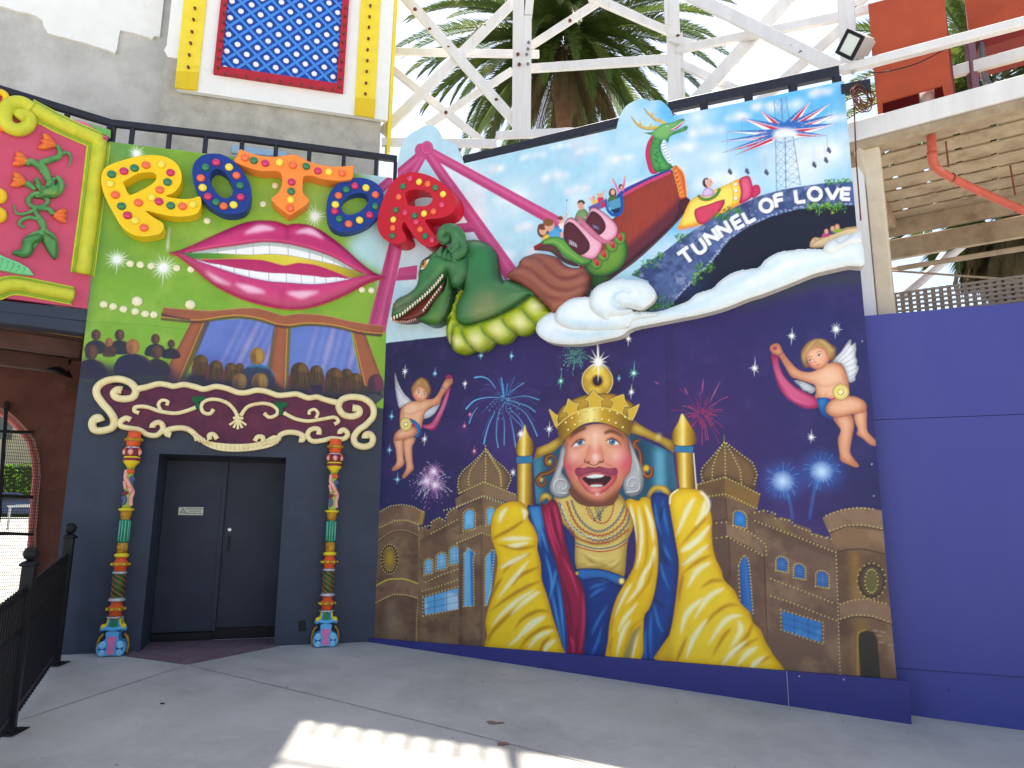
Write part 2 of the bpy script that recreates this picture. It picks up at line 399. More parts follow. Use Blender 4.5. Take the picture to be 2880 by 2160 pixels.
def grid_relief(cv, mask, H=None, base=0., names=None, parent=None, material=None, outline=None, top=None, skirt=True, label_of=None):
    """mesh objects from a painted canvas: front surface at height H, edge walls down to base"""
    nv, nu = cv.nv, cv.nu
    if H is None: H = np.zeros((nv, nu))
    cell = mask[:-1, :-1] & mask[1:, :-1] & mask[:-1,1:] & mask[1:, 1:]
    U = cv.u0 + np.arange(nu) * cv.res; Vv = cv.v0 + np.arange(nv) * cv.res
    UU, VV = np.meshgrid(U, Vv); UU = UU.copy(); VV = VV.copy()
    pad = np.pad(cell, 1)
    cnt = pad[:-1, :-1].astype(int) + pad[1:, :-1] + pad[:-1,1:] + pad[1:, 1:]
    bnd = (cnt > 0) & (cnt < 4)
    if outline is not None:
        idx = np.argwhere(bnd)
        q = np.stack([UU[bnd], VV[bnd]],1); best = q.copy(); bd = np.full(len(q),1e9)
        for ol in outline:
            a = np.asarray(ol); b = np.roll(a, -1,0)
            for s0 in range(0, len(q),4000):
                Q = q[s0:s0 + 4000]; d = b - a; L = (d * d).sum(1) + 1e-12
                t = np.clip(((Q[:, None, :] - a[None]) * d[None]).sum(2) / L, 0,1)
                c = a[None] + t[..., None] * d[None]; dist = ((c - Q[:, None, :]) ** 2).sum(2); k = dist.argmin(1); r = np.arange(len(Q))
                dm = dist[r, k]; better = dm < bd[s0:s0 + 4000]
                best[s0:s0 + 4000][better] = c[r, k][better]; bd[s0:s0 + 4000][better] = dm[better]
        okk = bd < (1.9 * cv.res) ** 2
        q[okk] = best[okk]; UU[bnd], VV[bnd] = q[:, 0], q[:, 1]
    lab = cv.lab[:-1, :-1] if names else np.zeros_like(cell, int)
    out = {}
    flip = np.cross(cv.w.e, [0,0,1]) @ cv.w.n < 0
    for L in np.unique(lab[cell]):
        sel = cell & (lab == L)
        jj, ii = np.nonzero(sel); vid = -np.ones((nv, nu), int)
        used = np.zeros((nv, nu), bool)
        for a, b in ((0,0),(1,0),(0,1),(1,1)): used[jj + a, ii + b] = True
        n = used.sum(); vid[used] = np.arange(n)
        quad = np.stack([vid[jj, ii], vid[jj, ii + 1], vid[jj + 1, ii + 1], vid[jj + 1, ii]],1)
        if flip: quad = quad[:, ::-1]
        P = cv.w.P(UU[used], VV[used], H[used] + cv.off); C = pigment(cv.c[used])
        if skirt:
            ed = []
            for (dj, di, va, vb) in ((-1,0,(0,0),(0,1)),(1,0,(1,1),(1,0)),(0,-1,(1,0),(0,0)),(0,1,(0,1),(1,1))):
                nb = pad[jj + 1 + dj, ii + 1 + di]
                e = ~nb
                ed.append(np.stack([vid[jj[e] + va[0], ii[e] + va[1]], vid[jj[e] + vb[0], ii[e] + vb[1]]],1))
            ed = np.concatenate(ed)
            if len(ed):
                bv, inv = np.unique(ed, return_inverse=True); inv = inv.reshape(ed.shape)
                uf, vf = UU[used][bv], VV[used][bv]
                # a skirt: its own top ring (hard edge) and bottom ring
                P = np.concatenate([P, P[bv], cv.w.P(uf, vf, base)]); ecol = C[bv] if top is None else np.zeros((len(bv),3)) + lin(top)
                C = np.concatenate([C, ecol, ecol]); nb0 = n; nb1 = n + len(bv)
                sk = np.stack([nb0 + inv[:, 1], nb0 + inv[:, 0], nb1 + inv[:, 0], nb1 + inv[:, 1]],1)
                if flip: sk = sk[:, ::-1]
                quad = np.concatenate([quad, sk])
        nm = names[L] if names else ('relief',)
        nmn = nm if isinstance(nm, str) else nm[0]
        par = parent
        org = wloc(par) if par is not None else np.array([P[:, 0].mean(), P[:, 1].mean(), P[:, 2].min()])
        m = bpy.data.meshes.new(nmn); m.vertices.add(len(P)); m.vertices.foreach_set('co', (P - org).astype(np.float32).ravel())
        m.loops.add(quad.size); m.loops.foreach_set('vertex_index', quad.astype(np.int32).ravel())
        m.polygons.add(len(quad)); m.polygons.foreach_set('loop_start', np.arange(0, quad.size, 4, dtype=np.int32)); m.polygons.foreach_set('loop_total', np.full(len(quad),4, np.int32))
        m.polygons.foreach_set('use_smooth', np.ones(len(quad), bool))
        m.update(calc_edges=True)
        ca = m.color_attributes.new('paint', 'FLOAT_COLOR', 'POINT'); ca.data.foreach_set('color', np.concatenate([np.clip(C, 0,1), np.ones((len(C),1))],1).astype(np.float32).ravel())
        o = bpy.data.objects.new(nmn, m)
        if par is None: o.location = tuple(org)
        link(o, material, par); out[L] = o
    return out
# ================================================================== materials used in the setting
M_CONC = mat('paving_concrete', (179,177,171),.85,.12,1.3,.5,130, c2=(146,145,141), mask=(.48,.82))
def grit(m, dark, light, s1=38., s2=210.):
    """adds fine grit, pale scuffs and small dark spots to a surface"""
    n = m.node_tree.nodes; l = m.node_tree.links; b = n['Principled BSDF']; src = b.inputs['Base Color'].links[0].from_socket; geo = n.new('ShaderNodeNewGeometry')
    for sc, lo_, hi_, colr, dist in ((s1,.60,.72, dark, 0.),(s2,.58,.8, dark, 0.),(9., .66,.74, light, 1.6)):
        t = n.new('ShaderNodeTexNoise'); t.inputs['Scale'].default_value = sc; t.inputs['Detail'].default_value = 8; t.inputs['Roughness'].default_value = .7; t.inputs['Distortion'].default_value = dist; l.new(geo.outputs['Position'], t.inputs['Vector'])
        r = n.new('ShaderNodeMapRange'); r.inputs[1].default_value = lo_; r.inputs[2].default_value = hi_; r.inputs[3].default_value = 0; r.inputs[4].default_value = .55; l.new(t.outputs['Fac'], r.inputs[0])
        mx = n.new('ShaderNodeMix'); mx.data_type = 'RGBA'; l.new(r.outputs[0], mx.inputs[0]); l.new(src, mx.inputs[6]); mx.inputs[7].default_value = tuple(lin(colr)) + (1,); src = mx.outputs[2]
    v = n.new('ShaderNodeTexVoronoi'); v.inputs['Scale'].default_value = 2.6; v.inputs['Randomness'].default_value = 1; l.new(geo.outputs['Position'], v.inputs['Vector'])
    r = n.new('ShaderNodeMapRange'); r.inputs[1].default_value = .028; r.inputs[2].default_value = .05; r.inputs[3].default_value = .7; r.inputs[4].default_value = 0; l.new(v.outputs['Distance'], r.inputs[0])
    mx = n.new('ShaderNodeMix'); mx.data_type = 'RGBA'; l.new(r.outputs[0], mx.inputs[0]); l.new(src, mx.inputs[6]); mx.inputs[7].default_value = tuple(lin(dark) * .6) + (1,); src = mx.outputs[2]
    l.new(src, b.inputs['Base Color'])
grit(M_CONC, (112,112,112),(198,198,196))
M_JOINT = mat('joint', (134,133,130),.9,.1,20,0)
M_MAROON = mat('maroon_paint', (112,92,100),.8,.2,9,.2,60, c2=(130,118,120), mask=(.55,.75))
M_SLATE = mat('slate_paint', (56,63,78),.55,.08,2,.1,60, c2=(66,74,90), mask=(.5,.8))
M_DOOR = mat('door_paint', (44,50,64),.5,.12,2,.08,40, c2=(54,61,76), mask=(.5,.75))
M_BLUE = mat('blue_paint', (68,72,142),.55,.05,1.2,.08,50, c2=(78,82,150), mask=(.45,.8), streak=True); grit(M_BLUE, (52,54,112),(92,96,160),60,160)
M_SKIRT = mat('skirting_paint', (54,56,122),.5,.08,3,.05,90); grit(M_SKIRT, (44,44,92),(96,98,140),50,160)
M_BLACK = mat('black_steel', (44,46,56),.45,.15,8,.1,60)
M_IRON = mat('iron', (24,24,27),.5,.2,12,.2,60)
M_WHITE = mat('white_timber', (220,218,216),.6,.08,5,.25,30, c2=(150,124,104), mask=(.62,.84), streak=True)
M_WPLAS = mat('white_plaster', (236,236,232),.7,.04,3,.15,40, c2=(205,196,184), mask=(.66,.85))
M_TOWER = mat('grey_render', (190,189,184),.9,.14,1.1,.5,24, c2=(152,149,142), mask=(.45,.75))
M_BOARDC = mat('board_marked_concrete', (178,174,164),.9,.16,3.5,.5,30, c2=(144,139,129), mask=(.5,.8))
M_BEIGE = mat('weathered_timber', (166,148,122),.8,.16,4,.4,40, c2=(116,90,68), mask=(.48,.8))
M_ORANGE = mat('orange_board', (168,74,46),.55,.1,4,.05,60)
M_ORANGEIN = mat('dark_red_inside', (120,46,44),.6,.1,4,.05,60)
M_PIPE = mat('terracotta_pipe', (190,92,76),.5,.12,9,.1,60, c2=(196,150,136), mask=(.58,.75))
M_RUST = mat('rust', (112,66,48),.8,.3,20,.3,90)
M_LATT = mat('lattice_timber', (134,122,112),.8,.15,10,.2,60)
M_BROWN = mat('brown_stucco', (118,78,68),.9,.25,2.2,.5,22, c2=(150,118,100), mask=(.55,.8))
M_DBROWN = mat('dark_timber', (86,58,50),.7,.2,4,.2,40)
M_PINKB = mat('pink_board', (204,82,110),.55,.06,3,.06,60)
M_PINKL = mat('light_pink_board', (222,112,160),.55,.05,3,.05,60)
M_LIME = mat('lime_moulding', (208,208,62),.45,.1,7,.05,60, c2=(160,186,50), mask=(.5,.75))
M_LIMED = mat('lime_moulding_edge', (146,176,54),.45,.1,7,.05,60)
M_GLEAF = mat('carved_leaf_green', (98,160,92),.45,.15,8,.05,60, c2=(74,130,78))
M_MINT = mat('mint_leaf', (122,206,142),.45,.1,8,.05,60)
M_FLOW = mat('flower_orange', (232,110,56),.45,.12,10,.05,60, c2=(226,160,48), mask=(.5,.7))
M_YEL = mat('ornament_yellow', (240,196,42),.4,.06,8,.03,60)
M_ORN = mat('ornament_orange', (238,138,40),.4,.08,8,.03,60)
# ================================================================== ground
def gnd(px, py):
    d = rays((px, py))[0]; t = 6.
    for _ in range(40):
        p = CAM + d * t; g = float(gzz(p[0], p[1])); t = (g - CAMZ) / d[2] if d[2] < -1e-4 else t
    return CAM + d * t
def gzz(x, y):
    d = (np.asarray(x, float) - CORNER[0]) * _dn[0] + (np.asarray(y, float) - CORNER[1]) * _dn[1]
    return gz(x, y) + np.clip(-d - 2.5,0,42) * .034
def coords(a, b, fine0, fine1, step):
    g = list(np.arange(fine0, fine1 + 1e-6, step)); s = step; x = fine1
    while x < b: s *= 1.35; x += s; g.append(x)
    s = step; x = fine0
    while x > a: s *= 1.35; x -= s; g.insert(0, x)
    return np.array(g)
gx = coords(-900,900,-7,6,.1); gy = coords(-900,900,4,10.6,.1)
XX, YY = np.meshgrid(gx, gy); ZZ = gzz(XX, YY)
nx, ny = len(gx), len(gy)
gf = [(j * nx + i, j * nx + i + 1,(j + 1) * nx + i + 1,(j + 1) * nx + i) for j in range(ny - 1) for i in range(nx - 1)]
o = bpy.data.objects.new('ground', newmesh('ground', np.stack([XX, YY, ZZ],-1).reshape(-1,3), gf, True)); link(o, M_CONC)
tag(o, 'grey concrete paving', None, None, 'structure')
def ground_strip(name, pts, w, m, h=.004):
    P = np.array([gnd(*q) for q in pts]); Q = []
    for a, b in zip(P[:-1], P[1:]):
        n = max(2, int(np.linalg.norm(b - a) / .25)); Q += [a + (b - a) * k / n for k in range(n)]
    Q.append(P[-1]); Q = np.array(Q); d = np.gradient(Q, axis=0); s = np.stack([-d[:, 1], d[:, 0],0 * d[:, 0]],1); s /= np.linalg.norm(s, axis=1)[:, None]
    L, Rr = Q + s * w / 2, Q - s * w / 2
    V = np.concatenate([L, Rr]); V[:, 2] = gzz(V[:, 0], V[:, 1]) + h; n = len(Q)
    f = [(i, n + i, n + i + 1, i + 1) for i in range(n - 1)]
    o = part(name, (V, f), m); tag(o, None, None, None, 'structure'); return o
ground_strip('paving_joint', [(58,2026),(290,1948),(524,1872)],.008, M_JOINT)
ground_strip('paving_joint', [(534,1872),(950,1972),(1347,2071),(1700,2158)],.008, M_JOINT)
# maroon painted patch running into the door recess
U = lambda px, py, off=0.: WR.uv((px, py), off)[0]
uDL, uDR = U(448,1276)[0], U(805,1290)[0]; vDT = 2.295
RECESS = .6
a0, a1, a2 = gnd(345,1845), gnd(525,1870), gnd(786,1817)
pp = [a0, a1, a2, WR.P(uDR, 0,-.02), WR.P(uDR, 0,-RECESS), WR.P(uDL, 0,-RECESS), WR.P(uDL, 0,-.02)]
V = np.array(pp)[:, :2]; nP = 40; lo_p, hi_p = V.min(0), V.max(0)
e0 = WR.e[:2]; e1 = WR.n[:2]; C0 = WR.P(uDL, 0)[:2]; wP = uDR - uDL
def pfront(s_):   # front edge of the patch along the wall
    A_ = [(q[:2] - C0) @ np.array([e0, e1]).T for q in (a0, a1, a2)]
    return np.interp(s_, [A_[0][0], A_[1][0], A_[2][0]],[A_[0][1], A_[1][1], A_[2][1]])
sx0, sx1 = (a0[:2] - C0) @ e0,(a2[:2] - C0) @ e0
gridP = []; NS, NT = 44,16
for i in range(NS + 1):
    s_ = sx0 + (sx1 - sx0) * i / NS; f_ = max(pfront(s_),.0); b_ = -RECESS + .02 if .004 < s_ < wP - .004 else .0
    for j in range(NT + 1): gridP.append(C0 + e0 * s_ + e1 * (b_ + (f_ - b_) * j / NT))
gridP = np.array(gridP); V = np.concatenate([gridP, gzz(gridP[:, 0], gridP[:, 1])[:, None] + .006],1)
FP_ = [(i * (NT + 1) + j, (i + 1) * (NT + 1) + j, (i + 1) * (NT + 1) + j + 1, i * (NT + 1) + j + 1) for i in range(NS) for j in range(NT)]
o = part('maroon_patch', (V, FP_), M_MAROON); tag(o, None, None, None, 'structure')
# litter and stains on the paving
M_STAIN = mat('dried_stain', (136,104,94),.9,.2,30,.2)
def blot(name, px, py, r, seed, m, label, cat, el=1.):
    g = random.Random(seed); c = gnd(px, py); n = 13; V = []
    for k in range(n):
        a = 2 * PI * k / n; q = r * g.uniform(.35,1.); V.append(c + np.array([math.cos(a) * q * el, math.sin(a) * q * .8,0]))
    V = np.array(V); V[:, 2] = gzz(V[:, 0], V[:, 1]) + .005
    top = V.copy(); top[:, 2] += .003
    F = [tuple(range(n, 2 * n))] + [(i, (i + 1) % n, n + (i + 1) % n, n + i) for i in range(n)]
    o = part(name, (np.concatenate([V, top]), F), m); tag(o, label, cat); return o
blot('dry_leaf', 1390,2034,.06,2, M_STAIN, 'brown dried leaf litter lying flat on the grey paving by the sunlit patch', 'leaf', 1.6)
blot('dry_leaf', 1415,2094,.05,5, M_STAIN, 'small brown leaf scrap at the edge of the sunlit patch', 'leaf', 1.4)
blot('twig', 457,1980,.03,9, M_IRON, 'tiny dark scrap on the paving between the fence and the doors', 'litter', 1.)
# ================================================================== rotor wall, lower part, with the door recess
VR0 = 2.36
rotor_wall = thing('rotor_wall', 'tall painted board wall of the rotor ride with slate grey base and recessed double doors', 'wall', WR.P(WR.L / 2,0))
ol = [(0,-.25),(uDL, -.25),(uDL, vDT),(uDR, vDT),(uDR, -.25),(WR.L, -.25),(WR.L, VR0),(0, VR0)]
part('lower_wall', prism(WR, ol, -.7,0), M_SLATE, rotor_wall)
hole = WR.uv([(838,1748),(858,1742),(862,1772),(856,1775),(840,1776)])
part('dark_hole_patch', prism(WR, hole, .001,.004), M_IRON, rotor_wall)  # near-black patch on the wall, its colour standing in for a shaded hole
dd = thing('double_door', 'dark slate double doors with a small warning plate set back in the rotor wall', 'door', WR.P((uDL + uDR) / 2,0,-RECESS))
dT = vDT - .004
uS = WR.uv((620,1530),-RECESS)[0][0]
vB = .13
zb = .09
leafs = []
for k, (ua, ub, hh, zb) in enumerate(((uDL + .006, uS - .035,0., .12),(uS + .02, uDR - .006,-.03,.15))):
    leafs.append(part('door_leaf', prism(WR, [(ua, zb),(ub, zb),(ub, dT - .03),(ua, dT - .03)],-RECESS - .05,-RECESS + hh), M_DOOR, dd))
part('meeting_strip', prism(WR, [(uS - .033,.12),(uS + .018,.12),(uS + .018, dT - .03),(uS - .033, dT - .03)],-RECESS - .04,-RECESS + .022), M_DOOR, dd)
part('door_sill', prism(WR, [(uDL + .004,.004),(uS - .02,.004),(uS - .02,.1),(uDL + .004,.1)],-RECESS - .06,-RECESS - .02), M_IRON, dd)
part('gap_shade_sheet', prism(WR, [(uDL, .003),(uDR, .003),(uDR, dT),(uDL, dT)],-.69,-.66), M_IRON, dd)  # near-black sheet, painted dark for the shade behind and between the leaves
q = WR.uv((645,1490),-RECESS)[0]
M_STEEL = mat('bright_steel', (205,205,200),.3,.05,20,0, metal=.8)
AXW = lambda W: np.stack([W.e, np.array([0,0,1.]), W.n])
part('lock', lathe([(.03,0),(.03,.008),(.024,.014),(.012,.016)], WR.P(q[0], q[1],-RECESS - .03),14, AXW(WR)), M_STEEL, leafs[1], True)
q2 = WR.uv((644,1523),-RECESS)[0]
part('pull_handle', prism(WR, [(q2[0] - .02, q2[1] - .12),(q2[0] + .02, q2[1] - .12),(q2[0] + .02, q2[1] + .08),(q2[0] - .02, q2[1] + .08)],-RECESS - .03,-RECESS - .018), M_IRON, leafs[1])
s0 = WR.uv([(503,1426),(572,1428),(571,1449),(503,1447)],-RECESS)
su0, su1, sv0, sv1 = s0[:, 0].min(), s0[:, 0].max(), s0[:, 1].min(), s0[:, 1].max()
plate = part('warning_plate', prism(WR, [(su0, sv0),(su1, sv0),(su1, sv1),(su0, sv1)],-RECESS, -RECESS + .006), mat('plate_cream', (205,205,190),.5,.05,20,0), leafs[0])
def text_mesh(txt, W, u, v, size, h, m, parent, name='lettering', align='CENTER'):
    cu = bpy.data.curves.new(name, 'FONT'); cu.body = txt; cu.size = size; cu.align_x = align; cu.align_y = 'CENTER'; cu.extrude = .0006
    t = bpy.data.objects.new(name, cu); COL.objects.link(t)
    me = bpy.data.meshes.new_from_object(t.evaluated_get(bpy.context.evaluated_depsgraph_get())); bpy.data.objects.remove(t)
    V = np.array([x.co[:] for x in me.vertices]); P = W.P(u + V[:, 0], v + V[:, 1], h + V[:, 2])
    f = [tuple(p.vertices) for p in me.polygons]
    return part(name, (P, f), m, parent)
sh = sv1 - sv0
for k, tx_ in enumerate(('SWITCHROOM', 'AUTHORISED', 'PERSONNEL ONLY')):
    text_mesh(tx_, WR, su0 + (su1 - su0) * .66, sv1 - sh * (.22 + .29 * k), sh * (.3 if k == 0 else .24),-RECESS + .0075, M_IRON, plate)
cxu, cyv, r_ = su0 + sh * .55,(sv0 + sv1) / 2, sh * .42
tri_o = [(cxu + r_ * math.cos(a), cyv - .1 * r_ + r_ * math.sin(a)) for a in (PI / 2, PI * 7 / 6, PI * 11 / 6)]
tri_i = [(cxu + .72 * r_ * math.cos(a), cyv - .1 * r_ + .72 * r_ * math.sin(a)) for a in (PI / 2, PI * 7 / 6, PI * 11 / 6)]
part('warning_triangle', prism(WR, tri_o, -RECESS + .0062,-RECESS + .0075,[tri_i]), M_IRON, plate)
part('warning_bolt', prism(WR, [(cxu + .1 * r_, cyv + .3 * r_),(cxu - .18 * r_, cyv - .12 * r_),(cxu, cyv - .1 * r_),(cxu - .1 * r_, cyv - .4 * r_),(cxu + .2 * r_, cyv + .02 * r_),(cxu + .02 * r_, cyv)],-RECESS + .0062,-RECESS + .0075), M_IRON, plate)
# ================================================================== plain blue wall on the right
blue = thing('blue_wall', 'plain violet blue board wall beside the king mural', 'wall', WB.P(1, gzz(*WB.P(1,0)[:2])))
vt, vs1, vs2 = WB.uv((2460,886))[0][1], WB.uv((2700,1172))[0][1], WB.uv((2700,1892))[0][1]
for a, b, h in ((vs1 + .003, vt, 0.),(vs2 + .003, vs1 - .003,.002),(-.7, vs2 - .003,-.012)):
    part('board', prism(WB, [(-.7, a),(6.5, a),(6.5, b),(-.7, b)],-.04, h), M_BLUE, blue)
part('backing', prism(WB, [(-.7,-.7),(6.5,-.7),(6.5, vt - .02),(-.7, vt - .02)],-.08,-.042), M_BLUE, blue)
# skirting under the mural
uM1 = WM.uv((2522,1913))[0][0]
VM0 = .025
sk_t = thing('skirting_board', 'long violet blue skirting wedge under the king mural', 'skirting', WM.P(3,-.2))
sa = WM.uv((2000 + 520 * .41,1894))[0][0]
M_SCRATCH = mat('bare_joint', (190,190,205),.7,.05,10,0)
def skp(ua, ub): return [(ua, float(gzz(*WM.P(ua, 0)[:2])) - .012),(ub, float(gzz(*WM.P(ub, 0)[:2])) - .012),(ub, VM0 + .02),(ua, VM0 + .02)]
part('board', prism(WM, skp(-.05, sa - .003),.005,.05), M_SKIRT, sk_t)
part('board', prism(WM, skp(sa + .003, uM1 + .09),.005,.05), M_SKIRT, sk_t)
part('joint_filler', prism(WM, skp(sa - .0028, sa + .0028),.01,.0475), M_SCRATCH, sk_t)
for px_, py_ in ((2248,1902),(2373,1911)):
    q = WM.uv((px_, py_),.05)[0]; part('screw_head', lathe([(.008,0),(.008,.003),(.004,.004)], WM.P(q[0], q[1],.05),8, AXW(WM)), M_SCRATCH, sk_t)
# ================================================================== black railings on top of the walls
def railing2(name, label, top, posts, vb, W, w=.075, h=.085, off=-.06, pw=.05, low=None):
    q = W.uv(top, off); q = q[np.argsort(q[:, 0])]
    t = thing(name, label, 'railing', W.P(q[:, 0].mean(), vb, off))
    for a, b in zip(q[:-1], q[1:]): part('top_rail', beam(W.P(a[0], a[1], off), W.P(b[0], b[1], off), w, h), M_BLACK, t)
    if low is not None:
        ql = q.copy(); ql[:, 1] -= low
        for a, b in zip(ql[:-1], ql[1:]): part('lower_rail', beam(W.P(a[0], a[1], off), W.P(b[0], b[1], off), w * .8, h * .7), M_BLACK, t)
    for p in posts:
        u = W.uv(p, off)[0][0]; v = np.interp(u, q[:, 0], q[:, 1]) - h / 2 - .002
        part('baluster', beam(W.P(u, vb, off), W.P(u, v, off), pw, pw), M_BLACK, t)
    return t
railing2('railing', 'black steel railing along the top of the rotor wall above the letters', [(314,347),(700,392),(1116,448)],
         [(318,380),(372,375),(476,388),(578,402),(680,418),(776,425),(870,437),(967,450),(1058,465),(1112,470)],6.1, WR)
railing2('railing', 'black steel railing above the pink facade with the carved flowers', [(-160,196),(0,252),(314,347)],
         [(-60,280),(62,290),(190,318),(308,360)],6.0, WP)
# ================================================================== tower with the lattice sign
tD = 11.4
WT = Wall(polar(-27.9, tD * 1.0155), polar(-11.05, tD))
uTL, uTR = WT.uv((447,330))[0][0], WT.uv((1072,330))[0][0]
TOPZ = 21.
tower = thing('concrete_tower', 'tall grey concrete tower with flaking white render behind the rotor wall', 'tower', WT.P(2,0))
part('front_block', prism(WT, [(uTL, 0),(uTR, 0),(uTR, TOPZ),(uTL, TOPZ)],-3.2,0), M_BOARDC, tower)
WT2 = Wall(WT.P(-8,0,-.55), WT.P(uTL + .3,0,-.55))
part('set_back_wall', prism(WT2,[(0,4.3),(WT2.L, 4.3),(WT2.L, TOPZ),(0, TOPZ)],-1,0), M_TOWER, tower)
we = WT2.uv(K1([(-500,-30),(0,65),(80,85),(150,112),(250,130),(310,150),(372,188),(385,240),(420,302),(600,350),(740,385),(820,412),(930,445),(1000,475),(1018,430),(1030,330),(1045,277),(1160,300),(1290,338),(1320,352),(1340,326),(1385,332)]))
we = np.concatenate([we, [[we[-1,0], TOPZ - .02],[we[0,0], TOPZ - .02]]])
part('white_render', prism(WT2, we, .001,.05), M_WPLAS, tower)
wr2 = WT.uv(K1([(1395,395),(1420,440),(1450,500),(1545,516)]))
ed2 = np.concatenate([[[uTL + .005, wr2[0,1]]], wr2[1:],[[wr2[-1,0], TOPZ - .02],[uTL + .005, TOPZ - .02]]])
part('white_render', prism(WT, ed2,.001,.03), M_WPLAS, tower)
# blue trimmed hatch low on the tower
hq = WT.uv(K2([(530,1260),(1000,1322),(1000,1360),(530,1330)]))
part('hatch_frame', prism(WT, hq, .002,.04), mat('pale_blue_trim', (150,180,205),.6,.05,8,.05), tower)
sign = thing('lattice_sign', 'white billboard with yellow strips and red framed blue lattice on the tower', 'sign', WT.P(2,6.3))
def tp(pts, off=0.): return WT.uv(K2(pts), off)
def rect4(q, off): return q
# extend edges upwards beyond the top of the picture
def up(a, b, ztop):
    t = (ztop - a[1]) / (b[1] - a[1]); return a + (b - a) * t
SZ = 14.5
def strip4(tl, tr, br, bl):
    q = tp([tl, tr, br, bl]); a = up(q[3], q[0], SZ); b = up(q[2], q[1], SZ); return np.array([q[3], q[2], b, a])
M_YSTRIP = mat('yellow_strip', (238,214,62),.5,.06,5,.05,60, c2=(214,176,50), mask=(.62,.8))
M_YSTRIP2 = mat('yellow_strip_dark', (222,190,40),.5,.06,5,.05,60)
M_RED = mat('red_frame', (178,42,58),.5,.08,6,.05,60)
M_LBLUE0 = mat('lattice_back', (38,74,160),.5,.06,6,.05,60)
M_LBLUE1 = mat('lattice_slat', (72,138,222),.45,.06,6,.03,60)
part('billboard', prism(WT, strip4((120,0),(1925,0),(1868,1072),(60,805)),.03,.12), M_WPLAS, sign)
for L_ in (((130,0),(325,0),(240,826),(46,804)),((1640,0),(1810,0),(1752,1060),(1580,1030))):
    part('yellow_strip', prism(WT, strip4(*L_),.121,.15), M_YSTRIP, sign)
for L_ in (((62,662),(254,676),(240,826),(46,804)),((1590,884),(1763,900),(1752,1060),(1580,1030))):
    part('yellow_strip_end', prism(WT, tp(L_)[::-1],.15,.156), M_YSTRIP2, sign)
part('side_return', prism(WT, strip4((1926,0),(1958,0),(1890,1330),(1862,1330)),-.3,.1), M_YSTRIP, sign)
ro = strip4((450,0),(1540,0),(1485,850),(378,685)); ri = strip4((505,0),(1484,0),(1430,775),(442,630)); ri[2:, 1] -= .08
part('red_frame', prism(WT, ro, .121,.19,[ri]), M_RED, sign)
part('lattice_back', prism(WT, ri, .121,.135), M_LBLUE0, sign)
A0, B0, D0 = tp([(627,8),(1440,157),(570,575)])
ex, ey = (B0 - A0) / 5,(D0 - A0) / 4
Minv = np.linalg.inv(np.array([ex, ey]).T)
lo = ri.min(0); hi = ri.max(0)
def clipseg(p, d):
    t0, t1 = -99,99
    n = len(ri); cen = ri.mean(0)
    for i in range(n):
        a, b = ri[i], ri[(i + 1) % n]; nn = np.array([-(b - a)[1],(b - a)[0]]); nn = nn if nn @ (cen - a) > 0 else -nn
        den = nn @ d; num = nn @ (a - p)
        if abs(den) < 1e-9: continue
        t = num / den
        if den > 0: t0 = max(t0, t)
        else: t1 = min(t1, t)
    return (t0, t1) if t1 - t0 > .02 else None
for sgn in (1,-1):
    for k in range(-32,32):
        # lines x + sgn*y = k + .5 in lattice units
        p = A0 + ex * (k + .5); d = ex - sgn * ey if sgn == 1 else ex + ey
        c = clipseg(p, d)
        if c is None: continue
        a, b = p + d * c[0], p + d * c[1]; off = .143 if sgn == 1 else .151
        part('slat', beam(WT.P(a[0], a[1], off), WT.P(b[0], b[1], off),.045,.014, WT.n, .002), M_LBLUE1, sign)
dmesh = None
vD, fD = lathe([(.047,0),(.047,.012),(.036,.024),(.014,.03)],(0,0,0),12)
dmesh = newmesh('disc', vD, fD, True); dmesh.materials.append(mat('white_disc', (238,240,238),.4,.03,10,0))
RW = lambda W: np.stack([W.e, np.cross(W.n, W.e), W.n],1)
for i in range(-6,9):
    for j in range(-22,8):
        for hf in (0,.5):
            q = A0 + ex * (i + hf) + ey * (j + hf)
            c = True
            cen = ri.mean(0)
            for k in range(4):
                a, b = ri[k], ri[(k + 1) % 4]; nn = np.array([-(b - a)[1],(b - a)[0]]); nn = nn / np.linalg.norm(nn); nn = nn if nn @ (cen - a) > 0 else -nn
                if nn @ (q - a) < .0: c = False
            if c: inst('disc', dmesh, sign, WT.P(q[0], q[1],.136), RW(WT))
sv, sf = lathe([(.016,0),(.016,.03),(.022,.034),(.022,.05),(.008,.052)],(0,0,0),8)
smesh = newmesh('lamp_socket', sv, sf); smesh.materials.append(M_RUST)
soc = [(212,82),(200,180),(187,285),(175,383),(163,485),(155,590),(1724,60),(1717,155),(1712,245),(1707,343),(1700,440),(1698,533),(1692,627),(1687,727),(1681,820)]
soc2 = [(470,48),(463,123),(455,200),(445,275),(433,357),(424,437),(417,515),(409,592),(473,650),(565,662),(655,675),(752,690),(842,705),(950,719),(1038,733),(1128,745),(1216,763),(1308,775),(1393,788),(1458,758),(1512,75),(1505,150),(1500,225),(1493,297),(1488,372),(1481,449),(1477,537),(1470,611),(1463,689)]
for L_, off in ((soc, .15),(soc2,.19)):
    for p in L_:
        q = tp([p], off)[0]; inst('lamp_socket', smesh, sign, WT.P(q[0], q[1], off), RW(WT))
